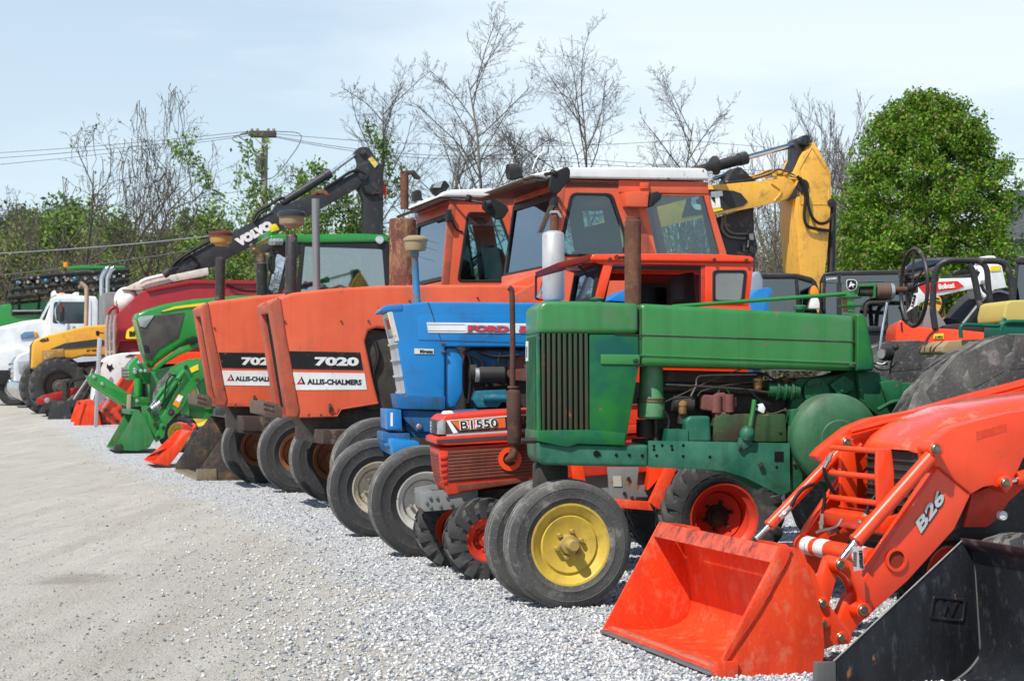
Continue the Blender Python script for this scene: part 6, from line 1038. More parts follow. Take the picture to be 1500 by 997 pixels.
T.wheel(286, .15, .87, .46, .42, YRIM, name='front_wheel', tread='ag', lugs=20, lugh=.05, n=56, z=.74, mt=RUBD); T.wheel(250, 2.35, .87, .46, .42, YRIM, name='front_wheel', tread='ag', lugs=20, lugh=.05, n=40, z=.74); T.wheel(490, .15, 1.0, .6, .5, YRIM, name='rear_wheel', tread='ag', lugs=22, n=40)
T.slab('chassis', [(330, 520), (560, 510), (560, 590), (330, 585)], .95, 2., DARK, bevel=.02, ref=.95)
cy0, cy1 = .55, 2.35
T.slab('cab_roof', [(394, 346), (402, 344), (448, 343.5), (521, 342), (560, 343.5), (568, 347), (569, 354), (448, 356), (400, 354)], cy0-.05, cy1+.05, JN, bevel=.05, seg=3, ref=cy0); T.slab('roof_lining', [(398, 353), (569, 353), (569, 366), (445, 360), (400, 362)], cy0, cy1, BPLAS, bevel=.02, ref=cy0)
T.slab('front_lamp_pod', [(393, 338), (405, 333), (412, 348), (396, 349)], .8, 2.1, JN, bevel=.03, ref=cy0); T.slab('yellow_beacon', [(397, 329), (405, 327), (411, 336), (399, 340)], .6, .8, YPRINT, bevel=.03, ref=cy0)
for i in range(4): T.cyl('roof_lamp', (398+i*5, 352, .5+.0*i), (396+i*5, 356, .4), .05, LENS)
T.pin('roof_badge', 556, 351, cy0-.08, cy0, .09, CHROME); T.slab('side_glass', [(442, 360), (560, 364), (567, 432), (436, 432)], cy0, cy0+.01, glassmat('green_glass', (.42, .60, .56), .25), bevel=0, ref=cy0); T.ring('side_frame', [(436, 356), (568, 356), (572, 436), (405, 436)], [(443, 361), (560, 365), (565, 430), (412, 430)], cy0-.02, cy0+.05, BPLAS, ref=cy0, rnd=(2, 4)); T.slab('door_post', [(441, 358), (447, 358), (440, 434), (433, 434)], cy0-.03, cy0+.04, BPLAS, bevel=.01, ref=cy0)
T.ring('far_side_frame', [(436, 356), (568, 356), (572, 436), (405, 436)], [(446, 364), (555, 364), (560, 430), (420, 430)], cy1-.05, cy1, BPLAS, ref=cy0); fpane(T, 'windscreen', (425, 358), (408, 432), cy0+.02, cy1-.02, MC['green_glass'], BPLAS, .06)
T.slab('rear_wall', [(562, 356), (570, 356), (574, 520), (566, 520)], cy0, cy1, BPLAS, bevel=.01, ref=cy0); T.slab('seat', [(513, 432), (516, 408), (530, 406), (535, 432)], 1.2, 1.7, BPLAS, bevel=.04, ref=cy0); T.slab('seat_label', [(548, 414), (555, 414), (555, 420), (548, 420)], 1.0, 1.02, YPRINT, bevel=0, ref=cy0); T.slab('cab_base', [(405, 432), (572, 432), (572, 530), (410, 530)], cy0, cy1, JN, bevel=.02, ref=cy0)
T.lathe('exhaust_stack', (384, 436, 1.1), (383, 383, 1.1), [(0, 0), (.115, 0), (.115, .72), (.1, .735), (0, .735)], BLACK); T.tube('exhaust_tip', [(383, 384, 1.1), (383, 376, 1.1), (379, 370, 1.1), (372, 365, 1.1), (367, 357, 1.1)], [.085]*8+[.075]*8+[.05]*4+[.03], mat('heat_browned_tip', (.2, .12, .08), .4, .5), sub=5, n=12)
mirror(T, [(397, 372), (404, 374), (403, 398), (396, 396)], .2, [(402, 368, .5), (398, 366, .2), (396, 372, .2)]); T.tube('mirror_arm', [(408, 370, .5), (396, 374, .2), (394, 390, .2), (400, 400, .3)], .03, BPLAS); T.tube('wiper', [(415, 380, 1.3), (408, 405, 1.3), (404, 430, 1.3)], .03, BPLAS)

T = Thing('sign_post', 'perforated galvanised steel post leaning slightly, standing in the gravel beside orange buckets', 'post', 139, 42., 0)
T.slab('channel', [(137, 638), (143, 495), (149.5, 495), (142, 638)], -.03, .03, GALV, bevel=.008, ref=0.)
for i in range(34): t = i/33; T.pin('post_hole', 146.6-7*t, 500+132*t, -.034, -.028, .012, BLACK, head=False, n=6)
T = Thing('orange_loader', 'orange loader bucket and arms of a compact tractor behind the leaning steel post', 'tractor', 122, 42.6)
sd = [(104, 637), (111, 610), (119, 588), (135, 585), (144, 603), (151, 633), (135, 638)]
b = sheet(T, 'bucket', [(119, 588), (135, 585), (144, 603), (150, 632), (130, 637), (104, 638)], 0, 1.7, -.015, KOR2, ref=0.); T.slab('bucket_side', sd, -.02, .01, KOR2, bevel=.003, parent=b, ref=0.); T.slab('bucket_side', sd, 1.69, 1.72, KOR2, bevel=.003, parent=b, ref=0.); T.slab('bucket_rib', [(108, 636), (116, 604), (121, 590), (125, 590), (118, 612), (113, 637)], -.045, -.02, KOR2, bevel=.004, parent=b, ref=0.)
for y in (.3, 1.3):
    T.slab('loader_arm', [(142, 620), (143, 600), (160, 586), (180, 556), (194, 532), (214, 520), (230, 524), (216, 545), (197, 580), (182, 615), (172, 628), (150, 628)], y, y+.09, KOR, bevel=.01, ref=.3); T.cyl('cylinder_barrel', (192, 535, y-.06), (160, 583, y-.06), .05, KOR); T.cyl('cylinder_rod', (160, 583, y-.06), (147, 602, y-.06), .028, CHROME)
for q in ((146, 604), (152, 612), (163, 607), (147, 618), (160, 620), (176, 602), (172, 616), (155, 600)): T.pin('pivot_pin', *q, .2, .31, .045, DARK)
T.slab('hood', [(200, 520), (240, 515), (300, 515), (300, 590), (205, 590)], .5, 1.3, KOR, bevel=.05, ref=.5); T.wheel(200, .4, .4, .25, .2, KOR, name='front_wheel', tread='ag', lugs=16, n=32)
T = Thing('white_loader', 'white compact loader tractor hood with a small dark animal head emblem, behind the steel post', 'tractor', 150, 45.)
T.slab('hood', [(134, 600), (139, 560), (148, 530), (160, 521), (178, 517), (207, 515), (212, 520), (200, 540), (182, 556), (166, 580), (150, 602)], 0, 1.2, WHITE, bevel=.04, seg=3, ref=0.); T.slab('hood_vent', [(183, 522), (190, 519), (208, 519), (205, 522)], -.02, .0, BLACK, bevel=0, ref=0.)
T.slab('animal_head_emblem', [(157, 532), (159, 535), (162, 535), (164, 532), (164.5, 537), (167, 539), (164, 541), (161, 545), (158.5, 541), (156, 538)], -.01, .0, BPRINT, bevel=0, ref=0.); T.slab('body', [(170, 560), (240, 520), (240, 590), (160, 600)], .1, 1.1, BLACK, bevel=.02, ref=0.)
for y in (-.2, 1.2): T.tube('lift_link', [(108, 585, y), (133, 548, y), (136, 540, y)], .035, STEEL, smooth=False); T.tube('lift_link', [(116, 592, y), (134, 562, y), (150, 530, y)], .03, BLACK, smooth=False)
T.wheel(175, .1, .4, .25, .2, WHITE, name='front_wheel', tread='ag', lugs=16, n=32)
T = bucket('dark_bucket', 'small black loader bucket beside an orange bucket, in front of the yellow tractor', 'loader bucket', 80, 45.5, [(66, 629), (73, 600), (77, 586), (99, 587), (106, 610), (98, 630), (84, 632)], [(77, 586), (99, 587), (105, 608), (98, 628), (66, 630)], 1.6, mat('matt_black_bucket', (.035, .037, .042), .6, dirt=.3))
T.slab('red_draft_arm', [(54, 584), (62, 579), (118, 566), (120, 574), (66, 592), (55, 592)], .5, .62, mat('red_implement_paint', (.40, .02, .02), .5, dirt=.4, rust=.1), bevel=.01, ref=.3); T.pin('arm_pin', 69, 586, .45, .55, .07, GALV)
T.slab('hitch_mast', [(92, 560), (97, 560), (99, 590), (92, 590)], .4, .5, DARK, bevel=.01, ref=.3); T.tube('hitch_hose', [(98, 580, .4), (104, 560, .4), (114, 556, .4), (128, 552, .4)], .03, HOSE)
T = Thing('yellow_tractor', 'yellow tractor with black side swoosh, beige bent exhaust pipe and a large lugged front tyre', 'tractor', 86, 47.)
T.slab('hood', [(45, 540), (46.5, 505), (52, 497), (73, 490), (124, 477.5), (152, 475.5), (240, 475), (240, 520), (124, 521), (106, 526), (86, 524), (66, 530), (57, 541)], .55, 1.7, mat('warm_yellow_paint', (.78, .40, .045), .4, c2=(.72, .36, .05), dirt=.2, dc=(.4, .22, .08)), bevel=.06, seg=3, ref=.55)
T.slab('swoosh', [(74, 511), (95, 502.5), (141, 496.5), (152, 498), (152, 505), (141, 507), (106, 510)], .53, .55, mat('swoosh_grey', (.05, .055, .06), .4), bevel=0, ref=.55); T.slab('side_vent', [(61, 513), (93, 510), (94, 526), (61, 531)], .53, .55, mat('vent_brown', (.45, .24, .05), .6, dirt=.4, dc=(.6, .5, .35)), bevel=.004, ref=.55); T.slab('front_grille', [(44, 540), (45.5, 505), (50, 499), (49, 541)], .6, 1.65, BLACK, bevel=.02, ref=.55)
T.text('model_lettering', '425', (58.5, 501.5), (72, 499), 5, .545, BPRINT, bold=.05); T.text('model_lettering', 'MT 425', (127, 515), (141, 514), 3, .545, BPRINT, bold=.03); T.tube('exhaust_pipe', [(126, 480, 1.1), (127, 430, 1.1), (125, 420, 1.1), (117, 414.5, 1.1)], .06, mat('beige_pipe', (.42, .33, .24), .5), n=12)
T.wheel(87, .2, .80, .5, .42, mat('dark_rim', (.10, .08, .07), .6, rust=.2), name='front_wheel', tread='ag', lugs=20, lugh=.06, n=56, mt=RUBBER, hub=(.2, .2)); T.wheel(72, 1.9, .80, .5, .42, MC['dark_rim'], name='front_wheel', tread='ag', lugs=20, lugh=.05, n=40)
T.slab('chassis', [(50, 535), (240, 521), (240, 575), (60, 580)], .7, 1.5, DARK, bevel=.02, ref=.55); T.cyl('axle', (86, 562, .2), (120, 552, .2), .14, DARK); T.slab('cab', [(225, 440), (300, 440), (310, 475), (215, 475)], .5, 1.7, BLACK, bevel=.02, ref=.5)
mirror(T, [(140, 484), (146, 484), (146, 492), (141, 492)], .3, [(144, 487, .3), (152, 488, .4)])
# pickups and truck
def pickup(px, D, label, body, k, dx, dy):
    T = Thing('pickup_truck', label, 'pickup truck', px, D); f = lambda pts: [(x+dx, y+dy) for x, y in pts]
    T.slab('body', f([(20, 528), (28, 519), (48, 511), (110, 503), (125, 480), (190, 480), (190, 560), (30, 575), (20, 560)]), .1, 2.0, body, bevel=.08, seg=3, ref=.1); T.slab('grille', f([(15, 530), (22, 522), (26, 524), (24, 560), (16, 562)]), .35, 1.75, CHROME if k else BPLAS, bevel=.02, ref=.1)
    for i in range(4): T.slab('grille_bar', f([(14, 532+i*7), (24, 531+i*7), (24, 533+i*7), (14, 534+i*7)]), .35, 1.75, BPLAS if k else DARK, bevel=.004, ref=.1)
    T.slab('headlamp', f([(26, 530), (44, 528), (44, 543), (27, 545)]), .06, .12, LENS, bevel=.01, ref=.1); T.slab('bumper', f([(10, 562), (14, 556), (46, 560), (50, 572), (40, 590), (18, 580), (11, 572)]), .0, 2.1, CHROME if k else BLACK, bevel=.05, seg=3, ref=.0); T.pin('fog_lamp', 33+dx, 570+dy, -.04, .04, .09, LENS)
    T.slab('side_window', f([(118, 500), (130, 484), (186, 484), (186, 500)]), .08, .1, SMOKE, bevel=.01, ref=.1)
    T.wheel(60+dx, .2, .39, .26, .23, GALV, name='front_wheel', tread='rib', n=32); return T
pickup(32, 53., 'silver pickup with bright chrome grille and bumper, just left of the yellow tractor', mat('silver_car_paint', (.55, .58, .62), .25, coat=.8), 1, 0, 0)
pickup(0, 56., 'white pickup with a black grille guard at the left edge of the row', mat('white_car_paint', (.78, .79, .8), .3, coat=.6), 0, -24, -12)
T = Thing('white_truck', 'white heavy truck with long hood, cab marker lights and twin chrome stacks', 'truck', 60, 56.)
WT = MC['white_car_paint']
T.slab('cab', [(66, 470), (77, 436), (88, 431), (141, 434), (144, 440), (144, 560), (66, 560)], 0, 2.2, WT, bevel=.06, seg=3, ref=0.); T.slab('hood', [(-60, 500), (-40, 486), (0, 478), (33, 470), (57, 467), (72, 470), (72, 545), (-60, 545)], .1, 2.1, WT, bevel=.12, seg=4, ref=0.)
T.slab('fender', [(-30, 530), (0, 513), (25, 508), (45, 512), (60, 530), (60, 545), (-30, 545)], -.1, .5, WT, bevel=.08, seg=3, ref=0.)
fpane(T, 'windscreen', (76.5, 437), (61, 467), .15, 2.05, mat('blue_tinted_glass', (.02, .08, .18), .05, coat=1), WT, .03); T.ring('door', [(73, 436), (133, 438), (133, 520), (73, 520)], [(79, 442), (129, 442), (129, 474), (77, 474)], -.03, 0, WT, rnd=(4, 4), ref=0.); T.slab('side_window', [(79, 441), (130, 441), (130, 475), (77, 475)], -.012, -.004, mat('dark_cab_glass', (.02, .04, .045), .08, coat=1), bevel=0, ref=0.)
T.slab('headlamp', [(30, 490), (36, 486), (50, 485), (54, 489), (53, 495), (31, 497)], .06, .12, mat('blue_lens', (.1, .2, .35), .1, coat=1), bevel=.01, ref=.0); T.slab('turn_signal', [(50, 486), (54.5, 486), (54.5, 494), (50.5, 494)], .04, .1, AMBER, bevel=.01, ref=0.)
T.slab('roof_light_bar', [(78, 425), (82, 424), (84, 429), (108, 430), (110, 427), (117, 427), (117, 432), (78, 432)], .4, 1.8, WHITE, bevel=.02, ref=0.)
for y in (.5, 1.7): T.slab('marker_light', [(88, 427), (96, 427), (96, 430), (88, 430)], y, y+.15, AMBER, bevel=.01, ref=0.)
for x_, y in ((149, .1), (157, .1)): T.tube('chrome_stack', [(x_, 545, y), (x_, 470, y), (x_, 420, y), (x_+1, 405, y), (x_+6, 395, y), (x_+10, 392, y)], .075, CHROME, n=16)
T.tube('mirror_frame', [(95, 475, -.25), (84, 470, -.35), (81, 455, -.35), (84, 446, -.3), (88, 440, 0)], .03, CHROME); T.slab('mirror', [(90, 450), (94, 450), (94, 470), (90, 470)], -.4, -.3, BPLAS, bevel=.01, ref=-.3); T.slab('red_lamp', [(89, 447), (92, 447), (92, 457), (89, 457)], -.05, -.03, RPRINT, bevel=0, ref=0.)
T.slab('bumper', [(-60, 540), (20, 540), (22, 562), (-60, 565)], -.1, 2.3, BLACK, bevel=.05, ref=0.); T.wheel(20, .15, .5, .3, .28, CHROME, name='front_wheel', tread='rib', n=32)
# sprayer
T = Thing('field_sprayer', 'green crop sprayer with a folded black lattice boom high above the white truck', 'sprayer', 110, 60., 12)
BM = mat('boom_black', (.02, .02, .022), .5, dirt=.3)
for y in (0, .5):
    ch = [[(16, 412), (60, 405), (120, 400), (190, 396)], [(16, 425), (60, 420), (120, 414), (190, 410)], [(12, 436), (60, 431), (110, 426), (190, 420)]]
    for c_ in ch: T.tube('boom_chord', [(*p, y) for p in c_], .085, BM, n=6)
    for i in range(22): x_ = 18+i*7.8; z0, z1 = 412-(x_-16)*.09, 435-(x_-16)*.09; T.tube('boom_brace', [(x_, z0, y), (x_+6, z1, y)] if i % 2 else [(x_+6, z0, y), (x_, z1, y)], .055, BM, n=4, smooth=False)
for i in range(12): T.tube('nozzle_pipe', [(20+i*14, 411-i*.9, .2), (27+i*14, 414-i*.9, -.1)], .06, CHROME if i % 3 else mat('blue_nozzle', (.1, .3, .5), .4), n=6, smooth=False)
rb = random.Random(4)
for i in range(16): T.pin('nozzle', rb.uniform(18, 180), rb.uniform(404, 428), -.2, -.1, .045, STEEL)
for i in range(16): x_ = rb.uniform(22, 170); T.tube('boom_hose', [(x_, 412-(x_-16)*.07, .1), (x_+rb.uniform(5, 16), 422-(x_-16)*.08, -.05), (x_+rb.uniform(10, 30), 414-(x_-16)*.08, .1)], .03, HOSE, n=5)
for pts in ([(18, 436), (18, 460), (60, 458)], [(20, 456), (66, 455)], [(28, 436), (28, 458)], [(58, 432), (56, 458)], [(10, 425), (8, 436), (18, 444), (60, 440)]): T.tube('boom_drop', [(*p, .2) for p in pts], .05, BM, n=6, smooth=False)
T.tube('boom_drop_pipe', [(18, 455.5, .1), (62, 455, .1)], .03, GALV, n=6, smooth=False)
T.slab('tank_body', [(-60, 460), (0, 447), (30, 442), (68, 438), (80, 480), (-60, 500)], 0.2, 2.4, JN, bevel=.1, ref=.4); T.slab('yellow_stripe', [(-20, 462), (0, 457), (30, 452), (66, 446), (66, 449), (30, 455), (0, 461), (-20, 466)], .37, .4, YPRINT, bevel=0, ref=.4); T.slab('amber_lamp', [(4, 474), (14, 473), (14, 477), (4, 478)], .3, .4, AMBER, bevel=.01, ref=.4)
T.slab('cab_roof', [(97, 391), (110, 389), (183, 389), (184, 394), (98, 395)], .3, 2.3, JN, bevel=.06, ref=.3); T.slab('cab_glass', [(160, 395), (178, 395), (181, 450), (150, 450)], .4, 2.2, MC['dark_cab_glass'], bevel=.03, ref=.4); T.slab('cab_body', [(140, 430), (184, 430), (184, 470), (140, 470)], .5, 2.1, JN, bevel=.03, ref=.4); T.slab('cab_post', [(176, 394), (181, 394), (184, 452), (179, 452)], .35, .5, BPLAS, bevel=.01, ref=.4)
T.cyl('beacon', (97, 391, .5), (97, 384, .5), .09, AMBER)
for x_ in (140, 170): T.slab('frame_leg', [(x_, 450), (x_+6, 450), (x_+6, 590), (x_, 590)], .6, .9, BM, bevel=.01, ref=.4)
for i in range(6): T.tube('frame_bar', [(80+i*12, 432, .3), (88+i*12, 455, .3)], .04, BM, n=5, smooth=False)
# red cart
T = Thing('red_grain_cart', 'large dark red grain cart with yellow badge, white round tank and rusty white folded auger', 'grain cart', 180, 46.)
RD = mat('deep_red_paint', (.33, .012, .018), .32, c2=(.28, .01, .015), dirt=.12, dc=(.25, .08, .06), ds=3, coat=.2)
T.slab('hopper', [(171, 520), (170, 462), (203, 431), (217, 422), (279, 411), (330, 411), (470, 414), (470, 500), (330, 500), (176, 500)], 0, 3., RD, bevel=.03, ref=0.); T.slab('hopper_top_rail', [(213, 423), (279, 410), (470, 412), (470, 417), (279, 416), (216, 428)], -.06, 0, RD, bevel=.01, ref=0.); T.slab('chassis', [(173, 500), (470, 500), (470, 545), (173, 545)], .1, 2.9, mat('darker_red', (.20, .008, .012), .4), bevel=.03, ref=0.)
T.slab('yellow_badge', [(184, 492), (186, 483), (196, 477), (220, 474), (260, 474), (260, 496), (184, 496)], -.03, 0, YPRINT, bevel=0, rnd=3, ref=0.); T.text('badge_lettering', 'BRENT', (189.5, 493), (222, 491.5), 8, -.035, BPRINT, bold=.06)
c = T.P(185, 440, .8); bm = bmesh.new(); bmesh.ops.create_uvsphere(bm, u_segments=28, v_segments=16, radius=1., matrix=Matrix.Translation(c) @ Matrix.Diagonal((.32, .5, .36, 1))); fin(bm, 'round_tank', WHITE, T.root)
T.slab('auger', [(178, 424), (200, 413), (245, 404), (305, 391.5), (306, 403), (250, 414), (205, 425)], .3, .8, mat('rusty_white_auger', (.68, .64, .56), .5, rust=.35, rs=3, dirt=.3), bevel=.03, ref=.3); T.tube('hydraulic_lines', [(205, 414, .2), (215, 409, .2), (245, 402, .2)], .05, WHITE); T.cyl('auger_hinge', (240, 403, .1), (247, 398, .1), .10, DARK); T.tube('hose', [(246, 400, .1), (252, 395, .1), (262, 392, .1)], .05, HOSE)
for x_ in (156, 161, 167): T.tube('ladder_rail', [(x_, 528, -.2), (x_, 480, -.2), (x_+2, 462, -.2)], .04, mat('polished_rail', (.5, .42, .4), .3, .6), n=8)
for z in (470, 485, 500, 515): T.tube('ladder_rung', [(156, z, -.2), (168, z, -.2)], .03, MC['polished_rail'], n=6, smooth=False)
T.slab('tool_box', [(157, 488), (166, 486), (167, 502), (158, 503)], -.1, .2, WHITE, bevel=.01, ref=0.); T.tube('red_hoop', [(158, 460, .1), (163, 452, .1), (170, 450, .1), (172, 460, .1)], .05, RD); T.tube('cable_run', [(333, 416, -.08), (350, 424, -.08), (375, 426, -.08), (392, 420, -.08)], .03, HOSE); T.slab('motor', [(381, 414), (390, 412), (392, 421), (383, 422)], -.2, 0, DARK, bevel=.02, ref=0.)
T.wheel(330, -.1, .85, .6, .45, RD, name='wheel', tread='ag', lugs=20, n=36)
# black excavator
T = Thing('black_excavator', 'excavator with long black boom bearing bold white lettering, raised above the red cart', 'excavator', 300, 50.)
BX = mat('satin_black_boom', (.028, .03, .034), .38, c2=(.04, .042, .046), dirt=.08, dust=.2)
T.slab('boom', [(240, 402), (248, 393), (258, 384.5), (333, 344), (414, 302), (476, 276), (515, 255), (530, 248), (541, 255), (538, 268), (521, 277.5), (453, 315.5), (397, 346.5), (335, 378), (316, 389), (290, 398), (262, 408)], 0, .5, BX, bevel=.03, ref=0.)
T.slab('stick', [(521, 222), (526, 216), (536, 214.5), (542, 218), (562, 246), (562, 420), (536, 420), (534, 292), (526.5, 276), (526.5, 236)], .02, .48, BX, bevel=.03, ref=0.)
T.cyl('cylinder_barrel', (412, 298, .25), (481, 255, .25), .12, BX, bevel=.01); T.cyl('cylinder_gland', (476, 258, .25), (484, 253, .25), .15, BX, bevel=.01); T.cyl('cylinder_rod', (483, 254, .25), (523, 225, .25), .055, CHROME); T.slab('cylinder_bracket', [(398, 311), (408, 296), (416, 300), (420, 306)], .1, .4, BX, bevel=.01, ref=0.)
T.text('maker_lettering', 'VOLVO', (350, 362.5), (401, 334), 14, -.008, WPRINT, bold=.10, depth=.004); T.slab('capacity_label', [(539, 233), (545, 229), (554, 240), (549, 246)], -.01, 0, mat('pale_yellow_label', (.75, .58, .15), .5), bevel=0, ref=0.); T.slab('red_flag', [(562, 258), (565, 270), (568.5, 288), (562.5, 284)], .1, .13, mat('red_flag', (.8, .03, .04), .7), bevel=0, ref=0.)
for q, r_ in (((532, 256), .14), ((531, 222), .1), ((271, 394), .14)): T.pin('boom_pin', *q, -.06, .1, r_, BX)
for pts in ([(370, 322), (378, 310), (392, 302), (408, 292), (417, 290)], [(372, 325), (382, 312), (396, 305)], [(250, 396), (256, 385), (272, 373), (300, 357), (330, 342)], [(475, 276), (495, 264), (510, 254), (522, 250), (535, 255)], [(529, 270), (535, 282), (548, 284), (560, 281)], [(268, 380), (280, 374), (290, 386), (286, 392)]): T.tube('boom_hose', [(*p, -.03) for p in pts], .045, HOSE, n=8)
T.slab('machine_house', [(150, 430), (260, 425), (262, 540), (150, 545)], -.8, 1.5, mat('excavator_grey', (.2, .2, .21), .5), bevel=.05, ref=0.); T.slab('crawler_track', [(150, 545), (270, 545), (280, 570), (270, 600), (150, 600)], -1., -.5, DARK, bevel=.05, ref=0.)

# ================================================================ RIGHT BACKGROUND
T = Thing('yellow_excavator', 'excavator with dirty yellow stick folded down and chrome cylinder above the near white cab roof', 'excavator', 1110, 24.)
T.slab('stick', [(1166, 250), (1176, 228), (1187, 211), (1193, 208), (1217, 251), (1218, 292), (1213, 360), (1208, 405), (1203, 445), (1196, 470), (1182, 440), (1172, 400), (1166, 320)], 0, .52, CATY, bevel=.015, ref=0.)
T.slab('stick_nose', [(1160, 250), (1168, 232), (1168, 205), (1172, 201), (1181, 199), (1191, 206), (1189, 213), (1176, 230), (1168, 247), (1164, 256)], .1, .42, BLACK, bevel=.02, ref=.1); T.ring('stick_weld_plate', [(1170, 247), (1189, 214), (1215, 255), (1215, 300), (1172, 300)], [(1171.5, 248), (1189, 217), (1213.5, 256), (1213, 299), (1173, 299)], -.008, 0, CATY, ref=0.)
T.slab('boom', [(860, 380), (880, 330), (930, 300), (1039, 271), (1124, 263.5), (1145, 257), (1157, 256), (1170, 261), (1178, 272), (1170, 284), (1152, 292), (1124, 299.5), (1096, 305.5), (1050, 314), (960, 335), (920, 352), (900, 400), (880, 480), (850, 480)], .04, .48, CATY, bevel=.012, ref=0.)
T.slab('boom_panel', [(1010, 283), (1042, 277), (1076, 279), (1087, 283), (1097, 295), (1090, 301.5), (1049, 311), (1000, 318)], .03, .04, BLACK, bevel=0, ref=0.); T.slab('logo_triangle', [(1040, 312), (1046, 295), (1061, 307)], .027, .03, YPRINT, bevel=0, ref=0.); T.text('maker_lettering', 'CAT', (1014, 309), (1061, 303.5), 25, .026, WPRINT, bold=.10, depth=.002)
T.tube('boom_rib', [(1130, 268, .03), (1144, 280, .03), (1134, 295, .03)], .014, CATY)
for q in ((1177, 272, .09), (1181, 205, .07), (1219, 297, .06)): T.pin('boom_pin', q[0], q[1], -.03, .1, q[2], BLACK)
T.slab('pin_boss', [(1160, 283), (1168, 268), (1180, 264), (1181, 280), (1172, 288), (1152, 295)], .0, .02, BLACK, bevel=.01, ref=0.)
T.cyl('cylinder_boot', (1010, 254, .25), (1092, 231.5, .25), .075, BPLAS, bevel=.01); T.cyl('cylinder_collar', (1082, 234, .25), (1094, 231, .25), .09, BLACK, bevel=.008); T.cyl('cylinder_rod', (1092, 231.5, .25), (1170, 210, .25), .038, CHROME, n=24); T.cyl('cylinder_rod', (1046, 262, .4), (1070, 254, .4), .03, CHROME); T.cyl('cylinder_rod', (1000, 262, -.1), (1046, 250, -.1), .03, CHROME)
T.slab('cylinder_bracket', [(1066, 268), (1072, 252), (1080, 245), (1086, 245), (1098, 257), (1108, 264), (1104, 267)], .08, .4, BLACK, bevel=.01, ref=.08); T.cyl('stick_cylinder', (1219, 297, .25), (1218, 400, .25), .06, BLACK, bevel=.01); T.cyl('stick_cylinder', (1220, 300, .05), (1217, 400, .05), .02, DARK)
T.lathe('work_lamp', (1034, 244, -.1), (1052, 242, -.1), [(0, 0), (.03, .01), (.13, .12), (.13, .16), (0, .17)], BPLAS, n=24)
T.slab('lower_arm', [(1048, 320), (1097, 305), (1104, 302), (1105, 340), (1110, 362), (1106, 376), (1106, 420), (1060, 420)], .3, .6, mat('dark_arm', (.04, .038, .045), .5, dirt=.2), bevel=.01, ref=.3); T.pin('arm_pin', 1104, 365, .25, .4, .06, BLACK)
for pts, y, r_ in (([(1168, 258), (1176, 270), (1180, 290), (1178, 315), (1182, 330), (1195, 335), (1215, 338)], -.05, .022), ([(1172, 260), (1182, 280), (1184, 300), (1190, 318), (1200, 327), (1212, 325), (1220, 314)], -.06, .022), ([(1058, 318), (1058, 335), (1066, 345), (1078, 348), (1092, 349)], .25, .018), ([(1062, 316), (1062, 330), (1072, 341), (1095, 342)], .25, .018)): T.tube('hose', [(*p, y) for p in pts], r_, HOSE if y < 0 else mat('grey_hose', (.12, .115, .11), .5), n=8)
for k in range(4): T.tube('hydraulic_line', [(1060+k*3, 268-k, .05+k*.05), (1105, 262-k*1.5, .05+k*.05), (1128, 255-k*2, .05+k*.05), (1140, 248+k*2, .05+k*.05), (1160, 255+k*2, .03), (1170, 262, .0)], .013, CATY if k % 2 else DARK, n=6)
for x_, z in ((1133, 254), (1142, 250), (1150, 252)): T.slab('line_clamp', [(x_, z), (x_+5, z), (x_+5, z+4), (x_, z+4)], .02, .3, CATY, bevel=.004, ref=0.)
T.slab('fitting_block', [(1093, 343), (1099, 342), (1100, 352), (1094, 352)], .2, .3, STEEL, bevel=.004, ref=.3); T.tube('fitting_pipe', [(1096, 352, .25), (1095, 362, .25)], .012, STEEL); T.tube('fitting_pipe', [(1090, 354, .25), (1090, 368, .25)], .016, DARK)
T.slab('machine_house', [(800, 440), (1000, 440), (1000, 520), (800, 520)], -1., 1.4, CATY, bevel=.05, ref=0.)
def small_cab(px, D, label, roof, glass, posts, y1=1.5, yaw=17, name='loader_cab', cat='skid loader', base=None):
    T = Thing(name, label, cat, px, D, yaw); T.slab('cab_roof', roof, 0, y1, BLACK, bevel=.04, seg=3, ref=0.)
    xs_ = [p[0] for p in glass]; ys_ = [p[1] for p in glass]
    T.slab('side_glass', glass, .05, .06, SMOKE, bevel=0, ref=0.); T.slab('far_glass', glass, y1-.06, y1-.05, GLASS, bevel=0, ref=0.)
    for p in posts:
        for y in (0, y1-.07): T.slab('cab_post', p, y, y+.07, BLACK, bevel=.01, ref=0.)
    if base: T.slab('body', base, 0, y1, BLACK, bevel=.03, ref=0.)
    return T
T = small_cab(1150, 18., 'black-roofed loader cab with an orange and white marker lamp, under the yellow excavator stick', [(1095, 401), (1112, 399), (1168, 400.5), (1190, 406), (1198, 415), (1190, 414), (1165, 408), (1095, 408)], [(1100, 408), (1165, 408), (1192, 416), (1196, 460), (1100, 460)], [[(1108, 406), (1116, 406), (1118, 470), (1110, 470)], [(1188, 410), (1196, 414), (1212, 455), (1206, 458)], [(1165, 408), (1169, 408), (1174, 460), (1168, 460)]], y1=1.1, yaw=-5, base=[(1080, 458), (1230, 458), (1240, 540), (1080, 540)])
T.slab('marker_lamp', [(1187, 426), (1190, 418), (1194, 418), (1199, 424), (1201, 436), (1187, 434)], -.1, .02, AMBER, bevel=.02, ref=-.1); T.slab('lamp_base', [(1186, 446), (1189, 435), (1199, 436), (1203, 452), (1185, 452)], -.1, .05, WHITE, bevel=.02, ref=-.1); T.slab('seat', [(1130, 430), (1140, 420), (1150, 430), (1150, 460), (1128, 460)], .5, 1., BPLAS, bevel=.04, ref=.4)
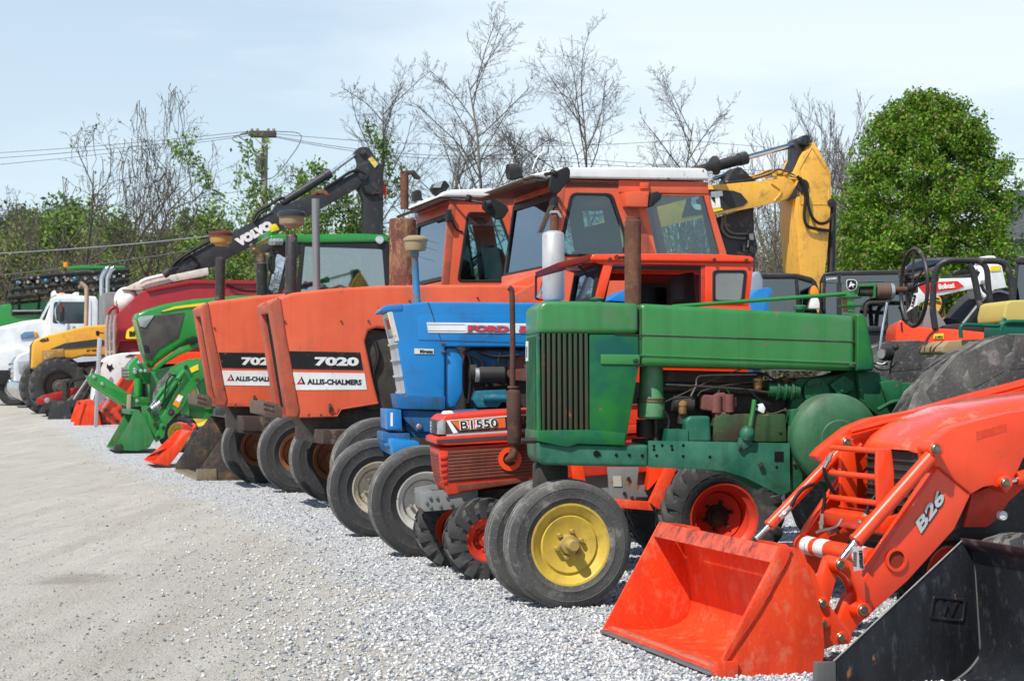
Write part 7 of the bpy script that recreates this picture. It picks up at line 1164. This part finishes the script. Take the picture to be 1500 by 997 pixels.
T = small_cab(1260, 16.5, 'boxy black cab with framed glass behind the green steering wheel', [(1206, 400), (1225, 397), (1314, 395), (1345, 396), (1345, 402), (1206, 404)], [(1210, 404), (1340, 402), (1340, 480), (1210, 480)], [[(1206, 401), (1209, 401), (1209, 455), (1206, 455)], [(1226, 399), (1233, 399), (1233, 490), (1226, 490)], [(1296, 440), (1301, 440), (1301, 484), (1296, 484)], [(1338, 400), (1345, 400), (1345, 490), (1338, 490)]], y1=1.1, yaw=-8, base=[(1200, 480), (1350, 480), (1360, 560), (1200, 560)])
T.slab('top_frame', [(1209, 404), (1340, 402), (1340, 411), (1233, 414), (1210, 414)], .0, .05, SMOKE, bevel=0, ref=0.); T.text('maker_lettering', 'JOHN DEERE', (1210, 411), (1225.5, 409.5), 3.6, -.004, WPRINT, bold=.02); T.slab('window_sill', [(1225, 478), (1345, 477), (1345, 484), (1225, 486)], -.03, .06, BLACK, bevel=.01, ref=0.); T.slab('yellow_seat_block', [(1258, 440), (1273, 437), (1271, 458), (1256, 458)], .5, .9, CATY, bevel=.03, ref=.5)
T.slab('inner_cab_panel', [(1212, 418), (1224, 417), (1224, 455), (1212, 455)], 1.2, 1.25, BLACK, bevel=.01, ref=1.2); T.slab('pale_window', [(1262, 470), (1276, 444), (1298, 442), (1292, 478), (1262, 478)], .8, .82, mat('pale_reflecting_glass', (.42, .62, .58), .12, coat=1), bevel=0, ref=.8)
for i in range(3): T.tube('boom_line', [(1264+i*3, 472, .7), (1280+i*3, 446, .7)], .01, DARK, n=5, smooth=False)
T = small_cab(1510, 14., 'dark blue-black cab cut off by the right edge', [(1487, 380), (1494, 374), (1600, 372), (1600, 385), (1488, 387)], [(1492, 386), (1598, 386), (1598, 440), (1488, 440)], [[(1487, 386), (1492, 386), (1488, 445), (1484, 445)]], y1=.9, yaw=-17, base=[(1484, 440), (1600, 440), (1600, 520), (1480, 520)])
# orange utility loader with roll bar
T = Thing('roll_bar_tractor', 'orange compact tractor with black tubular roll bar behind the green tractor seat', 'tractor', 1390, 13.2, -8)
T.slab('body', [(1312, 490), (1313, 478), (1318, 468), (1324, 470), (1328, 476), (1362, 480), (1400, 482), (1455, 488), (1500, 494), (1500, 540), (1312, 540)], 0, 1.1, KOR, bevel=.03, seg=3, ref=0.); T.slab('body_slot', [(1319, 473), (1321, 471), (1322, 484), (1320, 485)], -.01, 0, BLACK, bevel=0, ref=0.); T.tube('body_seam', [(1372, 482, -.005), (1362, 490, -.005), (1356, 500, -.005)], .006, DARK, n=5)
T.slab('black_deck', [(1374, 482), (1386, 475), (1410, 472.5), (1460, 475), (1480, 484), (1470, 489)], .1, 1.0, BPLAS, bevel=.02, ref=.0); T.slab('warning_sticker', [(1368, 489), (1382, 488), (1382, 496), (1367, 496)], -.008, 0, YPRINT, bevel=0, ref=0.); T.text('sticker_lettering', 'AVISO', (1369, 495), (1381, 494.5), 3, -.009, BPRINT)
HP = [(1370, 481), (1366.5, 455), (1367, 430), (1369, 408), (1374, 392), (1383, 384), (1395, 381.5), (1417, 381.5), (1445, 382), (1462, 382.5), (1471, 386), (1477, 396), (1481, 415), (1483, 440)]
T.tube('roll_bar', [(*p, .0) for p in HP], .024, BLACK, n=14); T.tube('roll_bar', [(1418, 388, .0), (1423, 394, .0), (1428, 410, .0), (1434, 440, .0), (1442, 474, .0)], .026, BLACK, n=12); T.tube('roll_bar', [(1335, 478, .9), (1331, 440, .9), (1329, 408, .9), (1334, 390, .9), (1345, 383, .9), (1400, 381, .9), (1440, 386, .9), (1448, 420, .9), (1452, 470, .9)], .024, BLACK, n=12)
T.slab('canopy', [(1326, 393), (1334, 385), (1350, 380.5), (1376, 379.5), (1390, 383), (1372, 390), (1330, 401)], .15, .95, mat('blue_black_canopy', (.012, .018, .03), .25, coat=.5), bevel=.02, ref=.15); T.tube('cross_bar', [(1318, 411, .5), (1340, 411, .5), (1372, 409, .3)], .022, BLACK, n=10); T.tube('control_lever', [(1437, 416, .1), (1441, 425, .1), (1447, 431, .1), (1450, 450, .1), (1452, 474, .1)], .013, BLACK)
T.slab('seat', [(1352, 482), (1356, 452), (1362, 447), (1370, 450), (1388, 478), (1388, 484)], .3, .8, mat('grey_seat', (.2, .205, .22), .6), bevel=.04, seg=3, ref=.3); T.slab('rear_pad', [(1386, 466), (1392, 463), (1408, 466), (1420, 476), (1388, 478)], .5, .9, BPLAS, bevel=.03, ref=.3)
T.wheel(1330, .1, .4, .25, .2, KOR, name='front_wheel', tread='ag', lugs=16, n=32); T.wheel(1460, .1, .5, .3, .25, KOR, name='rear_wheel', tread='ag', lugs=16, n=32)
T = Thing('white_excavator', 'mini excavator with white arm and red arrow badge, seen through the black roll bar', 'excavator', 1420, 18.)
WX = mat('clean_white_arm', (.80, .80, .79), .35, dirt=.08)
T.slab('boom', [(1330, 470), (1332, 430), (1345, 416), (1374, 408), (1427, 406.5), (1438, 411), (1444, 417), (1438, 424), (1428, 422), (1395, 429), (1372, 434), (1348, 444), (1342, 456), (1345, 480)], .0, .3, WX, bevel=.012, ref=0.)
T.slab('stick', [(1437, 412), (1442, 399), (1445, 387), (1452, 384), (1466, 389), (1473.5, 421), (1462, 423), (1456, 424), (1440, 437), (1436, 428)], -.02, .26, WX, bevel=.012, ref=0.); T.slab('stick_cap', [(1443, 387), (1445, 377), (1452, 374), (1460, 374), (1465, 380), (1466, 389)], .02, .22, WX, bevel=.03, seg=3, ref=0.)
T.slab('arrow_badge', [(1345, 419), (1354, 413.5), (1402, 411.5), (1411.5, 419), (1402, 424), (1354, 430)], -.008, 0, mat('bright_red_badge', (.80, .03, .02), .4), bevel=0, ref=0.); T.text('maker_lettering', 'Bobcat', (1375, 424), (1398.5, 421.5), 8, -.011, WPRINT, bold=.07); T.slab('warning_sticker', [(1450, 390), (1465, 389), (1465, 396), (1450, 397)], -.03, -.02, YPRINT, bevel=0, ref=-.02)
T.pin('boom_pin', 1444, 414, -.06, .1, .03, STEEL); T.tube('boom_hose', [(1395, 404, .1), (1405, 399, .1), (1425, 398, .1), (1440, 402, .1)], .02, HOSE); T.tube('boom_hose', [(1380, 406, .1), (1400, 405, .1), (1430, 404, .1), (1441, 404, .1)], .016, DARK); T.cyl('boom_cylinder', (1398, 400, .15), (1440, 397, .15), .025, STEEL)
T.slab('dark_fender', [(1408, 480), (1430, 448), (1442, 434), (1458, 422), (1478, 421), (1486, 432), (1490, 480)], .1, .6, BPLAS, bevel=.02, ref=.1); T.tube('fender_rail', [(1410, 474, .05), (1440, 438, .05), (1460, 426, .05), (1480, 430, .05)], .015, STEEL); T.tube('hose_loop', [(1446, 470, .05), (1452, 461, .05), (1462, 458, .05), (1470, 462, .05)], .02, HOSE)
T.slab('white_coupler', [(1444, 474), (1448, 466), (1456, 468), (1462, 474), (1455, 478)], .0, .1, WX, bevel=.01, ref=.1); T.slab('base', [(1330, 470), (1500, 475), (1500, 560), (1330, 560)], .35, .7, BLACK, bevel=.03, ref=0.)
T = Thing('yellow_machine', 'yellow rounded machine body with draped black hose behind the white excavator arm', 'excavator', 1370, 19., -10)
T.slab('counterweight', [(1357, 470), (1357, 445), (1361, 436), (1368, 432), (1377, 434), (1383, 446), (1386, 466), (1384, 480)], 0, .8, CATY, bevel=.06, seg=4, ref=0.); T.tube('hose', [(1379, 432, -.03), (1382, 440, -.03), (1380, 452, -.03), (1374, 460, -.03)], .018, HOSE); T.tube('hose', [(1358, 440, -.03), (1366, 436, -.03), (1376, 438, -.03)], .012, DARK); T.slab('base', [(1350, 470), (1400, 470), (1400, 560), (1350, 560)], 0, .8, BLACK, bevel=.03, ref=0.)
